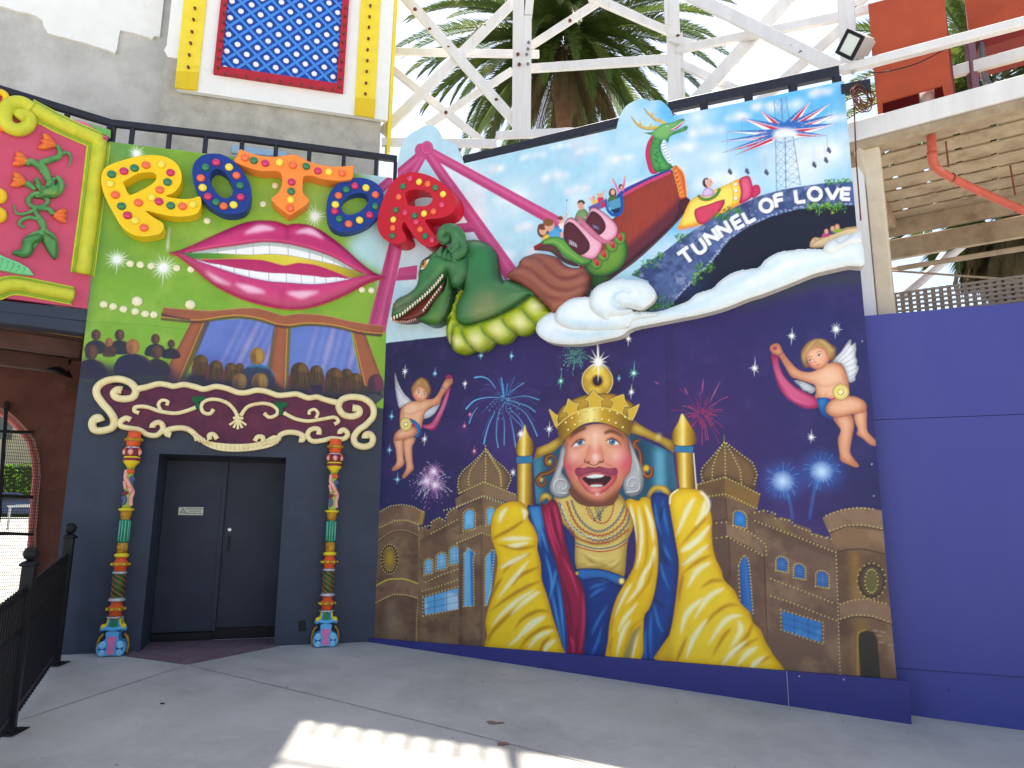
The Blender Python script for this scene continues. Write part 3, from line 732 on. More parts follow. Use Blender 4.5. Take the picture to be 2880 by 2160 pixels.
# ================================================================== white timber coaster trestle
tr = thing('coaster_trestle', 'white painted timber trestle of the roller coaster with crossed braces', 'trestle', at(1470,600,12.))
def tb(K, a, b, wpx, D0, D1=None, name='brace', ext=0., th=.07):
    D1 = D0 if D1 is None else D1
    P0, P1 = K([a, b]); A = at(P0[0], P0[1], D0); B = at(P1[0], P1[1], D1); d = (B - A); B = B + d * ext; 
    wm = wpx * K.s * D0 * 1.18 / FPX
    vw = (A + B) / 2 - CAM; vw[2] = 0
    upv = np.cross(B - A, vw)
    return part(name, beam(A, B, th, wm, upv), M_WHITE, tr)
dA = 11.7
g1 = tb(K3,(150,-60),(1200,1130),82, dA); g2 = tb(K3,(1190,-55),(-20,1150),78, dA + .09)
tb(K3,(60,448),(1340,470),62, dA + .3, name='rail'); tb(K3,(60,590),(840,1215),58, dA + .42); tb(K3,(380,1080),(1110,610),58, dA + .42)
tb(K3,(1265,400),(1960,-50),62, dA + .2,11.4)
p1 = tb(K3,(1165,-330),(1155,1140),92, dA - .13, name='post', th=.14); tb(K3,(1242,150),(1232,1135),66, dA - .16, name='post_cheek', th=.1)
tb(K3,(1290,-300),(1246,140),66, dA - .16, name='post_cheek', th=.1)
tb(K3,(1268,592),(2240,528),72, dA + .1,11.2, name='rail')
tb(K3,(970,1172),(1640,1140),62, dA - .3,11.2, name='sill'); tb(K3,(-20,1228),(972,1242),66, dA - .26, name='sill')
tb(K3,(1800,-30),(2212,160),62,11.3,11.1)
tb(KG, (-60,-20),(620,275),62,11.35,11.1); tb(KG, (-10,552),(610,512),72,11.3,11.05, name='rail')
p2 = tb(KG, (640,-340),(672,905),105,11., name='post', th=.16); tb(KG, (712,300),(735,890),46,11.02, name='post_cheek', th=.1); tb(KG, (590,-60),(598,220),28,10.9, name='post_cheek', th=.08)
d6 = tb(KG, (720,-80),(2110,612),92,10.5,9.6); tb(KG, (1720,-90),(800,915),92,10.4,10.6)
tb(KG, (700,430),(2100,145),66,10.9,9.9, name='rail'); tb(KG, (700,545),(1250,800),62,11.0,10.5); tb(KG, (2140,215),(1380,900),66,10.2,10.0)
tb(KG, (620,330),(845,385),62,10.9,10.8, name='rail')
p3 = tb(K5,(655,-340),(705,590),112,9.3, name='post', th=.16); tb(K5,(740,112),(900,70),56,9.5, name='rail')
tb(K5,(760,40),(900,-60),50,9.7)
# square bolt plates
M_BOLT = mat('grey_bolt', (112,112,114),.5,.15,30,.1, metal=.5)
for K, a, D, par in ((K3,(1250,367), dA - .27, p1),(K3,(1243,423), dA - .27, p1),(K3,(1233,470), dA - .27, p1),(K3,(1243,552), dA - .27, p1),(KG, (1374,257),9.98, d6),(KG, (1672,408),9.78, d6),(KG, (1756,454),9.72, d6),(KG, (1888,458),9.72, d6)):
    q = K([a])[0]; P = at(q[0], q[1], D); d, s, u = frame_from(P - CAM)
    part('bolt_plate', box(P, .05,.02,.05, np.stack([(s + u) / 1.414, d, (u - s) / 1.414])), M_BOLT, par)
for K, a, D, par in ((K3,(1157,468), dA - .24, p1),(K3,(1168,556), dA - .24, p1),(K3,(535,972), dA - .03, g2),(K3,(268,80), dA - .06, g1),(K3,(395,253), dA - .06, g1),(K3,(556,412), dA - .06, g1),(K3,(970,862), dA - .06, g1),(K3,(870,225), dA + .03, g2),(K3,(1607,178),11.35, p1),(KG, (697,312),10.85, p2)):
    q = K([a])[0]; P = at(q[0], q[1], D); d, s, u = frame_from(P - CAM)
    part('rusty_bolt', lathe([(.035,0),(.035,.02),(.012,.03)], P, 8, np.stack([s, u, -d])), M_RUST, par)
# mural railing (right half of the wall top)
railing2('railing', 'black steel railing along the top of the mural wall with the star ride', [(1305,452),(1744,345)],
         [(1345,460),(1442,440),(1540,400),(1640,380)],6.0, WM, h=.12, off=-.08, low=.17)
railing2('railing', 'black steel railing running from the dragon boat cut out to the floodlight', [(1880,303),(2360,202)],
         [(1980,300),(2105,270),(2230,250),(2352,210)],6.0, WM, h=.13, off=-.08, pw=.08)
part('railing_end', beam(WM.P(WM.uv((2362,213),-.02)[0][0],6.36,-.02), WM.P(WM.uv((2444,200),-.02)[0][0],6.36,-.02),.07,.12), M_BLACK, [x for x in bpy.data.objects if x.name.startswith('railing') and x.type == 'EMPTY'][-1])
# ================================================================== coaster station deck on the right
WD = Wall(polar(27.3,8.66), polar(38.4,8.62))
UD1 = 4.2
deck = thing('station_deck', 'raised timber station deck of beige planks on a white beam above the blue wall', 'deck', WD.P(0.2,3.6,-.1))
DZ = 5.94
def dk(u, z, dep): return WD.P(u, z, -dep)
part('front_beam', beam(dk(-.12, DZ + .11,0.02), dk(UD1, DZ + .11,0.02),.1,.24), M_WHITE, deck)
part('fascia_strip', beam(dk(-.1, DZ - .07,.03), dk(UD1, DZ - .07,.03),.05,.1), M_BEIGE, deck)
pitch = .385
for k in range(7):
    d0 = .14 + k * pitch
    a, b = dk(.02, DZ, d0 + pitch / 2 - .02), dk(UD1, DZ, d0 + pitch / 2 - .02)
    part('plank', beam(a, b, pitch - .085,.02,(0,0,1),.004), M_BEIGE, deck)
for k in range(12):
    u = .14 + k * .36
    part('joist', beam(dk(u, DZ + .055,.1), dk(u, DZ + .055,2.8),.29,.08), M_BEIGE, deck)
part('side_beam', beam(dk(-.02, DZ - .05,.08), dk(.12, DZ - .05,2.85),.12,.2), M_BEIGE, deck)
part('rear_beam', beam(dk(-.1, DZ - .12,2.8), dk(UD1 + 1.5, DZ - .12,2.8),.1,.24), M_BEIGE, deck)
part('rear_beam_lower', beam(dk(-.1, DZ - .4,2.95), dk(UD1 + 1.5, DZ - .4,2.95),.1,.3), M_BEIGE, deck)
part('rear_pipe', tube([dk(-.1, DZ + .0,2.73), dk(UD1 + 1.5, DZ + .0,2.73)],.02), M_BEIGE, deck, True)
# support post with its bracket
pa = at(2510,900,8.78); pa[2] = 3.3
pb = at(2441,520,8.78); px_ = at(2478,700,8.78)
M_POST = mat('beige_post', (204,190,166),.7,.08,6,.2,40, c2=(160,142,122), mask=(.6,.8))
part('post', beam([px_[0], px_[1],3.2],[px_[0], px_[1], DZ - .12],.17,.17, WD.n), M_POST, deck)
part('post_face', beam([px_[0] - .165 * WD.e[0], px_[1] - .165 * WD.e[1],3.2],[px_[0] - .165 * WD.e[0], px_[1] - .165 * WD.e[1], DZ - .3],.14,.14, WD.n), M_WHITE, deck)
k0 = at(2420,420,8.72); k1 = at(2448,522,8.8)
part('bracket', beam(k0, k1,.09,.14), M_POST, deck)
# rail pipe, stay rod, handrails
def stick(name, p0, p1, r, m, parent, D0, D1=None, seg=8):
    return part(name, tube([at(*p0, D0), at(*p1, D0 if D1 is None else D1)], r, seg), m, parent, True)
stick('rail_pipe', (2484,762),(2900,695),.035, M_BEIGE, deck, 10.2)
stick('stay_rod', (2488,760),(2900,790),.014, M_BEIGE, deck, 10.1)
stick('brace_board', (2530,840),(2740,660),.07, M_WHITE, tr, 11.6, None, 4)
part('handrail', beam(at(2366,198,8.45), at(2900,58,8.5),.09,.1), M_WHITE, deck)
part('handrail_rear', beam(at(2664,208,9.6), at(2900,145,9.65),.06,.15), M_WHITE, deck)
part('hanging_strap', beam(at(2660,398,9.0), at(2668,470,9.2),.02,.025), M_RUST, deck)
part('hanging_strap', beam(at(2841,465,9.6), at(2855,548,9.8),.02,.025), M_RUST, deck)
# terracotta drain pipe
pp = [at(2616,340,8.95), at(2622,430,8.95), at(2626,462,9.0), at(2650,485,9.1), at(2700,512,9.3), at(2800,558,9.6), at(2910,606,9.9)]
pipe = thing('drain_pipe', 'terracotta drain pipe bent under the station deck', 'pipe', pp[1])
part('pipe_run', tube(hermite(pp, 5, False),.047,12), M_PIPE, pipe, True)
part('pipe_collar', tube([at(2621,428,8.95), at(2623,448,8.96)],.054,12), M_PIPE, pipe, True)
for q, D in (((2678,499),9.22),((2860,584),9.78)):
    c = at(*q, D); part('pipe_clip', tube([c - np.array([.012,0,.003]), c + np.array([.012,0,-.003])],.055,12), M_RUST, pipe, True)
# orange boxes on the deck
def obox(name, label, outline_px, D0, depth, notch=None):
    W = Wall(at(outline_px[0][0],300, D0), at(outline_px[1][0],300, D0)); q = W.uv(outline_px)
    t = thing(name, label, 'cabinet', W.P(q[:, 0].mean(), q[:, 1].min()))
    part('front_panel', prism(W, q, -.03,0), M_ORANGE, t)
    u0, u1, v0, v1 = q[:, 0].min(), q[:, 0].max(), q[:, 1].min(), q[:, 1].max()
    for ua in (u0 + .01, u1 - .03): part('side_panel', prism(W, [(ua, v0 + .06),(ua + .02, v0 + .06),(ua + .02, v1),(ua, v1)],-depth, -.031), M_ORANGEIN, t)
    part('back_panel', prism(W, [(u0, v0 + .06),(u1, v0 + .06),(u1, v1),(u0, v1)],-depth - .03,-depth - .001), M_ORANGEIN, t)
    return t, W
b1, W1 = obox('orange_cabinet', 'orange sheet cabinet with a cut out base on the station deck', [(2472,340),(2441,12),(2655,-46),(2677,284),(2661,287),(2650,240),(2482,288),(2484,338)],8.85,.8)
pg = at(2610,305,9.1); part('grey_vent_pipe', tube([pg - np.array([0,0,.12]), pg + np.array([0,0,.3])],.08,12), mat('grey_pvc', (178,174,176),.5,.06,9,.05), b1, True)
b2, W2 = obox('orange_cabinet', 'orange sheet cabinet on brown legs farther along the station deck', [(2726,88),(2706,-40),(2900,-90),(2900,46)],9.6,.9)
q = W2.uv([(2726,88),(2900,46)])
part('base_panel', prism(W2,[(q[0,0], q[0,1] - .16),(q[1,0], q[0,1] - .16),(q[1,0], q[0,1]),(q[0,0], q[0,1])],-.9,-.2), M_ORANGEIN, b2)
part('leg', beam(at(2724,92,9.62), at(2740,268,9.62),.09,.09), mat('purple_brown', (116,84,96),.5,.1,6,.05), b2)
part('leg', tube(hermite([at(2759,122,9.8), at(2768,210,9.75), at(2780,245,9.7), at(2765,266,9.65), at(2740,272,9.63)],5, False),.04,8), M_BOLT, b2, True)
# lattice screen above the blue wall
WL = Wall(polar(28.6,9.3), polar(38.6,9.35)); l0, l1 = WL.uv([(2508,826),(2900,776)])
lat = thing('lattice_screen', 'brown timber lattice screen standing on top of the blue wall', 'lattice', WL.P(1.5,3.5))
zt = 4.22
vst = newmesh('v', *box((0,0,0),.045,.012,.75)); vst.materials.append(M_LATT); vst.name = 'upright_slat'
AW = np.stack([WL.e, WL.n, np.array([0,0,1.])],1)
for k in range(34): inst('upright_slat', vst, lat, WL.P(.03 + k * .079, zt - .375), AW)
for k in range(9): part('cross_slat', beam(WL.P(0, zt - .02 - k * .054,.014), WL.P(2.75, zt - .02 - k * .054,.014),.012,.026), M_LATT, lat)
# floodlight
fl = thing('floodlight', 'grey square floodlight fixed to the trestle post at the mural end', 'lamp', at(2395,130,8.35))
fc = at(2391,126,8.3); M_ALU = mat('grey_alu', (176,178,176),.45,.05,10,.05, metal=.3)
fd = np.array([-.82,-.5,-.3]); fd /= np.linalg.norm(fd); d_, s_, u_ = frame_from(-fd)
ang = math.radians(40); sx = s_ * math.cos(ang) + u_ * math.sin(ang); sy = -s_ * math.sin(ang) + u_ * math.cos(ang); FX = np.stack([sx, sy, fd])
part('housing', box(fc - fd * .12,.25,.22,.22, FX), M_ALU, fl)
part('back_box', box(fc - fd * .28,.17,.15,.14, FX), M_ALU, fl)
fr = []
for k, (dx, dy, w_, h_) in enumerate(((0,.105,.27,.035),(0,-.105,.27,.035),(.12,0,.035,.175),(-.12,0,.035,.175))):
    fr.append(box(fc + sx * dx + sy * dy + fd * .005, w_, h_, .03, FX))
part('bezel', join(*fr), M_IRON, fl)
gl = bpy.data.materials.new('floodlight_glass'); gl.use_nodes = True; gl.node_tree.nodes['Principled BSDF'].inputs['Base Color'].default_value = (.75,.8,.78,1); gl.node_tree.nodes['Principled BSDF'].inputs['Roughness'].default_value = .08; gl.node_tree.nodes['Principled BSDF'].inputs['Metallic'].default_value = .3
part('lens', box(fc + fd * .0,.2,.172,.01, FX), gl, fl)
part('bracket', tube([fc - fd * .2, fc - fd * .1 + np.array([.05,.05,-.2]), fc + np.array([.05,.1,-.3])],.02), M_ALU, fl, True)
# coil of cable at the mural end
cc = at(2424,262,8.2); cp = []
g = random.Random(4)
for i in range(150):
    a = i * 2 * PI / 22; r = .11 + .03 * math.sin(i * .37) + g.uniform(-.006,.006); cp.append(cc + np.array([math.cos(a) * r, .05 * math.sin(i * .3), math.sin(a) * r * 1.25 - i * .0006]))
cp = [at(2440,208,8.25), at(2432,225,8.22)] + cp + [at(2418,285,8.2), at(2440,310,8.2), at(2462,270,8.3)]
o = part('cable_coil', tube(np.array(cp),.007,5), M_RUST, None, True); tag(o, 'coil of thin brown cable hanging at the top corner of the mural', 'cable')
o = part('cable', tube(hermite([at(2445,206,8.3), at(2500,200,8.3), at(2580,178,8.35), at(2660,138,8.5)],6, False),.007,5), M_IRON, None, True); tag(o, 'thin black cable sagging across the orange cabinet to the white handrail', 'cable')
o = part('conduit', tube([at(2402,300,8.18), at(2408,450,8.18), at(2421,620,8.18)],.009,6), M_RUST, None, True); tag(o, 'thin rusty conduit running down the edge of the mural board', 'conduit')
# guessed catwalk, added above the view to cast a toothed shadow on the paving
cw = thing('shadow_catwalk', 'added white timber catwalk above the view that casts the toothed shadow on the paving', 'catwalk', (0,12.2,11.9))
cwa, cwb = np.array([-1.93,11.2,12.0]), np.array([-.46,10.84,12.0]); cwd = (cwb - cwa) / 7
cn_ = np.array([.24,.97,0])
part('walkway', beam(cwa - cwd * 1.5 + cn_ * .45, cwb + cwd * 12 + cn_ * .45,.9,.12), M_WHITE, cw)
for k in range(-1,9): part('baluster', beam(cwa + cwd * k, cwa + cwd * k + [0,0,.8],.06,.06), M_WHITE, cw)
for k in (-1.4,8.2): part('post', beam(cwa + cwd * k, cwa + cwd * k + [0,0,2.3],.12,.12), M_WHITE, cw)
part('top_rail', beam(cwa - cwd * 1.4 + [0,0,2.2], cwa + cwd * 8.2 + [0,0,2.2],.07,.05), M_WHITE, cw)
# ================================================================== palms
M_FROND = mat('palm_green', (70,90,36),.45,.3,1.5,0, c2=(112,118,52), mask=(.5,.7), spec=.5)
def leafy(m, f=.4):
    n = m.node_tree.nodes; l = m.node_tree.links; b = n['Principled BSDF']; t = n.new('ShaderNodeBsdfTranslucent'); mx = n.new('ShaderNodeMixShader'); mx.inputs[0].default_value = f
    l.new(b.inputs['Base Color'].links[0].from_socket, t.inputs['Color']); l.new(b.outputs[0], mx.inputs[1]); l.new(t.outputs[0], mx.inputs[2]); l.new(mx.outputs[0], n['Material Output'].inputs['Surface'])
leafy(M_FROND)
M_FRONDB = mat('palm_dry', (94,82,54),.8,.25,2,0)
M_TRUNK = mat('palm_trunk', (120,92,72),.9,.3,3,.6,14)
def frond(base, dirh, el, L, droop, g, dry=False, width=.5, n=34):
    """one pinnate frond as a mesh: rachis plus two rows of leaflets"""
    V, F = [],[]
    p = np.array(base, float); d0 = np.array([dirh[0] * math.cos(el), dirh[1] * math.cos(el), math.sin(el)])
    pts = []; dirs = []; q = p.copy(); dd = d0.copy()
    for i in range(n + 1):
        pts.append(q.copy()); dirs.append(dd.copy())
        dd = dd + np.array([0,0,-droop / n * (0.4 + 1.6 * i / n)]); dd /= np.linalg.norm(dd); q = q + dd * L / n
    pts = np.array(pts)
    r = np.linspace(.035,.006, n + 1)
    v, f = tube(pts[::2], r[::2],4); V.append(v); F += f; nv = len(v)
    for i in range(2, n):
      for sub_ in (0., .5):
        t = (i + sub_) / n; pb = pts[i] + (pts[i + 1] - pts[i]) * sub_; w = width * (math.sin(PI * min(1,.12 + .9 * t)) ** .55) * g.uniform(.85,1.1)
        side = np.cross(dirs[i],[0,0,1.]); side /= np.linalg.norm(side) + 1e-6; upv = np.cross(side, dirs[i])
        for s in (-1,1):
            lift = .45 if not dry else -.3
            ld = side * s * .7 + dirs[i] * (.75 + .5 * t) + upv * (lift * g.uniform(.6,1.2)); ld /= np.linalg.norm(ld)
            tip = pb + ld * w + np.array([0,0,-.14 * w * (2 if dry else 1)]); mid = pb + ld * w * .5 + upv * .015
            ww = dirs[i] * .03
            a = nv; V.append(np.array([pb - ww * .6, pb + ww * .6, mid + ww, mid - ww, tip])); F += [(a, a + 1, a + 2, a + 3),(a + 3, a + 2, a + 4)]; nv += 5
    return np.concatenate(V), F
def palm(label, top, L, nf, seed, ztrunk=0., rt=.35, skirt=16, elmax=1.45, nl=34, elmin=.75):
    g = random.Random(seed); top = np.array(top, float)
    t = thing('palm_tree', label, 'palm tree', (top[0], top[1], ztrunk))
    zz = np.linspace(ztrunk, top[2],24); rr = rt * (1 + .12 * np.sin(np.arange(24) * 2.3)); rr[-4:] *= [1.15,1.3,1.35,.9]
    part('trunk', tube(np.stack([0 * zz + top[0],0 * zz + top[1], zz - .25 * (zz > top[2] - .01)],1), rr, 12), M_TRUNK, t, True)
    for i in range(nf):
        a = i * 2.39996 + g.uniform(-.2,.2); u = (i + .5) / nf
        el = elmax - u * (elmax + elmin); droop = .55 + .65 * u * g.uniform(.8,1.2); Lf = L * g.uniform(.85,1.08) * (.82 + .25 * math.sin(PI * u))
        part('frond', frond(top + np.array([math.cos(a), math.sin(a),0]) * .22 + np.array([0,0,.25 * (1 - u)]),(math.cos(a), math.sin(a)), el, Lf, droop, g, n=nl), M_FROND, t)
    for i in range(skirt):
        a = i * 2 * PI / skirt + g.uniform(-.15,.15)
        part('dry_frond', frond(top + np.array([math.cos(a), math.sin(a),0]) * rt * .9 + np.array([0,0,-.2 - .5 * g.random()]),(math.cos(a), math.sin(a)),-.5 - .5 * g.random(), L * g.uniform(.5,.75),1.6, g, True, .36, n=22), M_FRONDB, t)
    return t
palm('big date palm with arching green fronds and brown skirt behind the white trestle', at(1585,118,18.),4.7,150,3, nl=46, elmin=.8, skirt=26, rt=.22)
palm('tall date palm with hanging dry fronds behind the orange cabinets', at(2800,240,15.),3.4,48,8, skirt=18, rt=.17)
palm('date palm with a brown beard of dead fronds beyond the lattice screen', at(2862,560,14.),1.9,18,12, rt=.16, skirt=16)
palm('slender date palm with ragged dry skirt beside the lattice screen', at(2768,600,14.5),1.7,14,21, rt=.1, skirt=14)
# ================================================================== pink facade over the passage
pinkb = thing('pink_facade', 'pink facade board with lime mouldings over the dark passage', 'facade', WP.P(WP.L - 1,3.7))
def wp(pts, off=0.): return WP.uv(KP(pts), off)
top = wp([(-60,128),(330,235),(590,305),(765,356)])
bot = WP.uv([(-40,836),(242,868)])
LP_ = WP.L
poly = np.concatenate([[[0.2, bot[0,1] - .05]],[[LP_ - .01, bot[1,1]]],[[LP_ - .01, top[3,1]]], top[2:0:-1],[[.2, top[0,1] + .25]]])
part('board', prism(WP, poly, -.05,0), M_PINKB, pinkb)
lp = wp([(330,236),(590,306),(750,418),(690,405),(400,275)],.003); part('light_band', prism(WP, lp, .002,.006), M_PINKL, pinkb)
gp = wp([(592,308),(760,357),(758,412)],.003); part('green_corner', prism(WP, gp, .002,.0065), mat('green_corner_paint', (112,176,96),.5,.06,5,0), pinkb)
# slate fascia boards under it
for a, b, h in (((-60,838),(238,868),0),((-60,866),(236,902),-.01)):
    q = WP.uv([a, b]); q2 = WP.uv([(a[0], a[1] + 30),(b[0], b[1] + 34)])
    part('fascia', prism(WP, [q2[0],(LP_, q2[1,1]),(LP_, q[1,1] - .004), q[0] - [0,.004]],-.25, h), M_SLATE, pinkb)
def moulding(name, path_px, r, off=.02):
    q = hermite(wp(path_px),6, False) if len(path_px) > 2 else wp(path_px)
    d = np.gradient(q, axis=0); d /= np.linalg.norm(d, axis=1)[:, None]; nn = np.stack([-d[:, 1], d[:, 0]],1)
    o = part(name, tube(WP.P(q[:, 0], q[:, 1], off), r, 14), M_LIME, pinkb, True)
    for s in (-1,1):
        e = q + nn * r * 1.12 * s; part('moulding_edge', tube(WP.P(e[:, 0], e[:, 1], off - .01), r * .24,8), M_LIMED, o, True)
        e = q + nn * r * 1.42 * s; part('moulding_edge', tube(WP.P(e[:, 0], e[:, 1], off - .015), r * .14,8), M_LIME, o, True)
moulding('moulding', [(680,432),(632,850),(566,1345)],.085)
moulding('moulding', [(690,438),(440,330),(200,205)],.085)
moulding('moulding', [(-40,1462),(90,1422),(300,1455),(500,1495)],.075)
q = hermite(wp([(215,210),(150,172),(85,176),(42,215),(28,275),(55,328),(115,355),(175,340),(205,300),(192,262),(150,250),(118,275)],.05),6, False)
part('scroll', tube(WP.P(q[:, 0], q[:, 1],.05), np.interp(np.linspace(0,1, len(q)),[0,.5,.8,1],[.085,.08,.07,.085]),14), M_LIME, pinkb, True)
# ornament at the picture's left edge
for c, r, m in (((-6,150),46, M_YEL),((18,326),26, M_ORN),((-14,815),34, M_YEL),((-16,945),34, M_YEL)):
    a = np.linspace(0,2 * PI, 20)[:-1]; q = wp(np.stack([c[0] + r * np.cos(a), c[1] + r * np.sin(a)],1)); part('ornament_curl', tube(WP.P(q[:, 0], q[:, 1],.03),.04,10, False, True), m, pinkb, True)
# carved flower spray
fs = thing('carved_flowers', 'carved green stem with orange trumpet flowers on the pink board', 'carving', WP.P(*wp([(290,1230)])[0],0))
def stem(pts, r0, r1, h=.03):
    q = hermite(wp(pts),6, False); n = len(q); rr = np.interp(np.linspace(0,1, n),[0,.5,1],[r0,(r0 + r1) / 2 * 1.15, r1]) * .0018
    part('stem', tube(WP.P(q[:, 0], q[:, 1], h), np.maximum(rr, .008),10), M_GLEAF, fs, True)
stem([(270,640),(300,660),(330,720),(300,790),(230,800),(190,850),(230,890),(300,880),(325,840),(280,800),(330,740)],14,12)
stem([(330,710),(310,640),(280,590),(330,570),(390,550),(410,520),(395,480),(370,465)],22,12)
stem([(400,540),(440,515),(475,530),(480,570),(470,610)],14,3)
stem([(305,650),(260,610),(215,580),(170,590)],14,24)
stem([(240,770),(200,740),(170,725)],12,22)
stem([(330,790),(390,790),(415,740),(405,700),(380,680)],26,12); stem([(300,780),(260,740),(250,690)],24,10); stem([(330,770),(350,720),(372,690)],24,8)
stem([(230,895),(255,950),(290,1000),(300,1060)],14,18); stem([(240,905),(170,935),(110,930),(90,870)],12,4); stem([(255,900),(330,905),(360,940)],12,18)
stem([(285,1030),(260,980),(200,960),(145,980),(130,1010),(170,1030)],12,8)
stem([(300,1050),(220,1080),(170,1120),(150,1180),(95,1190)],16,5); stem([(290,1070),(240,1130),(190,1200),(120,1200)],22,6); stem([(300,1050),(360,1090),(385,1150),(390,1230)],18,4); stem([(310,1080),(345,1140),(375,1200)],20,4)
def flower(c, d, s):
    c = np.array(c, float); d = np.array(d, float); d /= np.linalg.norm(d); n = np.array([-d[1], d[0]])
    for k in (-1,0,1):
        p = [c, c + d * s * .5 + n * k * s * .22, c + d * s + n * k * s * .5]; q = hermite(wp(p),5, False)
        part('petal', tube(WP.P(q[:, 0], q[:, 1],.04 + .01 * (k == 0)), np.interp(np.linspace(0,1, len(q)),[0,.65,1],[.022,.044,.006]),8), M_FLOW, fs, True)
flower((372,470),(-1,-.35),105); flower((185,580),(-1,-.25),95); flower((172,722),(-1,-.25),95); flower((365,948),(1,.05),88)
CARVED = [[(240,800),(285,770),(238,690),(272,688),(302,742),(342,722),(375,680),(386,722),(410,700),(420,762),(402,805),(330,815),(265,812)],[(302,1060),(205,1070),(162,1100),(150,1170),(85,1185),(130,1212),(190,1222),(232,1190),(242,1132),(290,1110)],[(300,1045),(350,1078),(396,1110),(402,1170),(390,1236),(342,1190),(302,1112)]]
ml = prism(WP, wp([(-60,1180),(0,1222),(40,1240),(120,1270),(190,1310),(225,1358),(130,1350),(40,1330),(-60,1310)]),.001,.05)
o = part('mint_leaf', ml, M_MINT, fs)
for k in range(5):
    x = 10 + k * 38; q = wp([(x, 1245 + k * 16),(x - 25,1310 + k * 8)]); part('leaf_rib', tube(WP.P(q[:, 0], q[:, 1],.05),.014,6), M_MINT, o, True)
# ================================================================== dark passage below, with a gated arch onto the street
ps = thing('passage_shell', 'dark brown stucco passage under the pink facade', 'passage', WP.P(LP_ - 1.2,0,-2))
WS = Wall(polar(-44,13.0), polar(-29,13.2))     # back wall with the arch
arc = crop(0,900,320,1700)
ap = WS.uv(arc([(225,1700),(205,1400),(215,1200),(228,1030),(238,900),(230,800),(205,700),(160,640),(110,585),(55,535),(-20,500),(-160,500),(-300,640),(-330,900),(-330,1700)]))
ap[0,1] = 0.02; ap[-1,1] = .02; apm = ap.copy()
zc = 3.72
outer = [(0,-.1),(ap[-1,0],-.1)] + [tuple(x) for x in ap[::-1]] + [(ap[0,0],-.1),(WS.L + .6,-.1),(WS.L + .6, zc + .6),(0, zc + .6)]
part('arch_wall', prism(WS, outer, -.35,0), M_BROWN, ps)
part('arch_reveal', tube(WS.P(ap[:, 0], ap[:, 1],-.36),.07,8), mat('pink_stucco', (196,120,112),.8,.1,4,.2), ps, True)
# ceiling, beams and side wall
cA = [WP.P(.0, zc + .25,-.25), WP.P(LP_, zc + .25,-.25), WS.P(WS.L + .6, zc + .25), WS.P(0, zc + .25)]
V = np.concatenate([cA, np.array(cA) + [0,0,.1]])
part('ceiling', (V, [(0,1,2,3),(7,6,5,4),(0,4,5,1),(1,5,6,2),(2,6,7,3),(3,7,4,0)]), M_DBROWN, ps)
sW = [WR.P(0,-.2,-.7), WS.P(WS.L + .6,-.2), WS.P(WS.L + .6, zc + .4), WR.P(0, zc + .4,-.7)]
V = np.concatenate([sW, np.array(sW) + WR.e * .12])
part('side_wall', (V, [(0,1,2,3),(7,6,5,4),(0,4,5,1),(1,5,6,2),(2,6,7,3),(3,7,4,0)]), M_BROWN, ps)
for dep, z in ((.5,3.62),(1.1,3.5)):
    part('ceiling_beam', beam(WP.P(-.2, z, -dep), WP.P(LP_ + .05, z, -dep),.16,.2), M_DBROWN, ps)
q = hermite([at(-20,912,10.2), at(60,922,10.25), at(120,932,10.2), at(180,942,10.25), at(232,949,10.2)],5, False)
part('hanging_cord', tube(q, .008,5), mat('ochre_cord', (150,120,60),.7,.1,9,0), ps, True)
# small wall lamp in the passage
wl = thing('passage_lamp', 'black flared lamp under the passage ceiling', 'lamp', at(165,1060,11))
c = at(168,1030,11.); part('lamp_neck', lathe([(.03,0),(.05,.03),(.05,.14),(.03,.2)], c, 10), M_IRON, wl, True)
fa = np.stack([np.array([.95,0,-.3]), np.array([0,1., 0]), np.array([.3,0,.95])])
part('lamp_shade', lathe([(.2,-.1),(.17,-.06),(.1,0),(.04,.03)], c, 14, fa), M_IRON, wl, True)
part('lamp_arm', beam(at(80,1002,11.1), at(200,1020,11.1),.06,.06), M_IRON, wl)
# gate
WG = Wall(WS.P(0,0,.06), WS.P(WS.L, 0,.06))
gate = thing('mesh_gate', 'dark steel gate of fine wire mesh closing the passage arch', 'gate', WG.P(3.5,0.05))
gq = WG.uv([(-40,1600),(100,1600)]); gu0, gu1 = gq[0,0], gq[1,0]
for py in (1216,1398,1503): 
    q = WG.uv([(-40, py - 4),(94, py)]); part('rail', beam(WG.P(*q[0]), WG.P(*q[1]),.03,.045), M_IRON, gate)
q = WG.uv([(18,1130),(-6,1480)]); part('stile', beam(WG.P(*q[0]), WG.P(*q[1]),.05,.12, WG.n), M_IRON, gate)
wires = []
vv0, vv1 = .1, WG.uv((60,1220))[0][1]
rb_ = ap[:11][np.argsort(ap[:11,1])]
for k in range(36):
    u = gu0 + (gu1 - gu0 + .2) * k / 35; vs_ = np.linspace(vv0, vv1,90); okv = vs_[np.interp(vs_, rb_[:, 1], rb_[:, 0]) > u]
    if len(okv) > 3: wires.append(beam(WG.P(u, okv.min()), WG.P(u, okv.max()),.006,.006, WG.n, .001))
for k in range(56):
    v = vv0 + (vv1 - vv0) * k / 55; wires.append(beam(WG.P(gu0, v), WG.P(float(np.interp(v, rb_[:, 1], rb_[:, 0])), v),.006,.006,(0,0,1),.001))
o = part('wire_mesh', join(*wires), M_IRON, gate); o['kind'] = 'stuff'
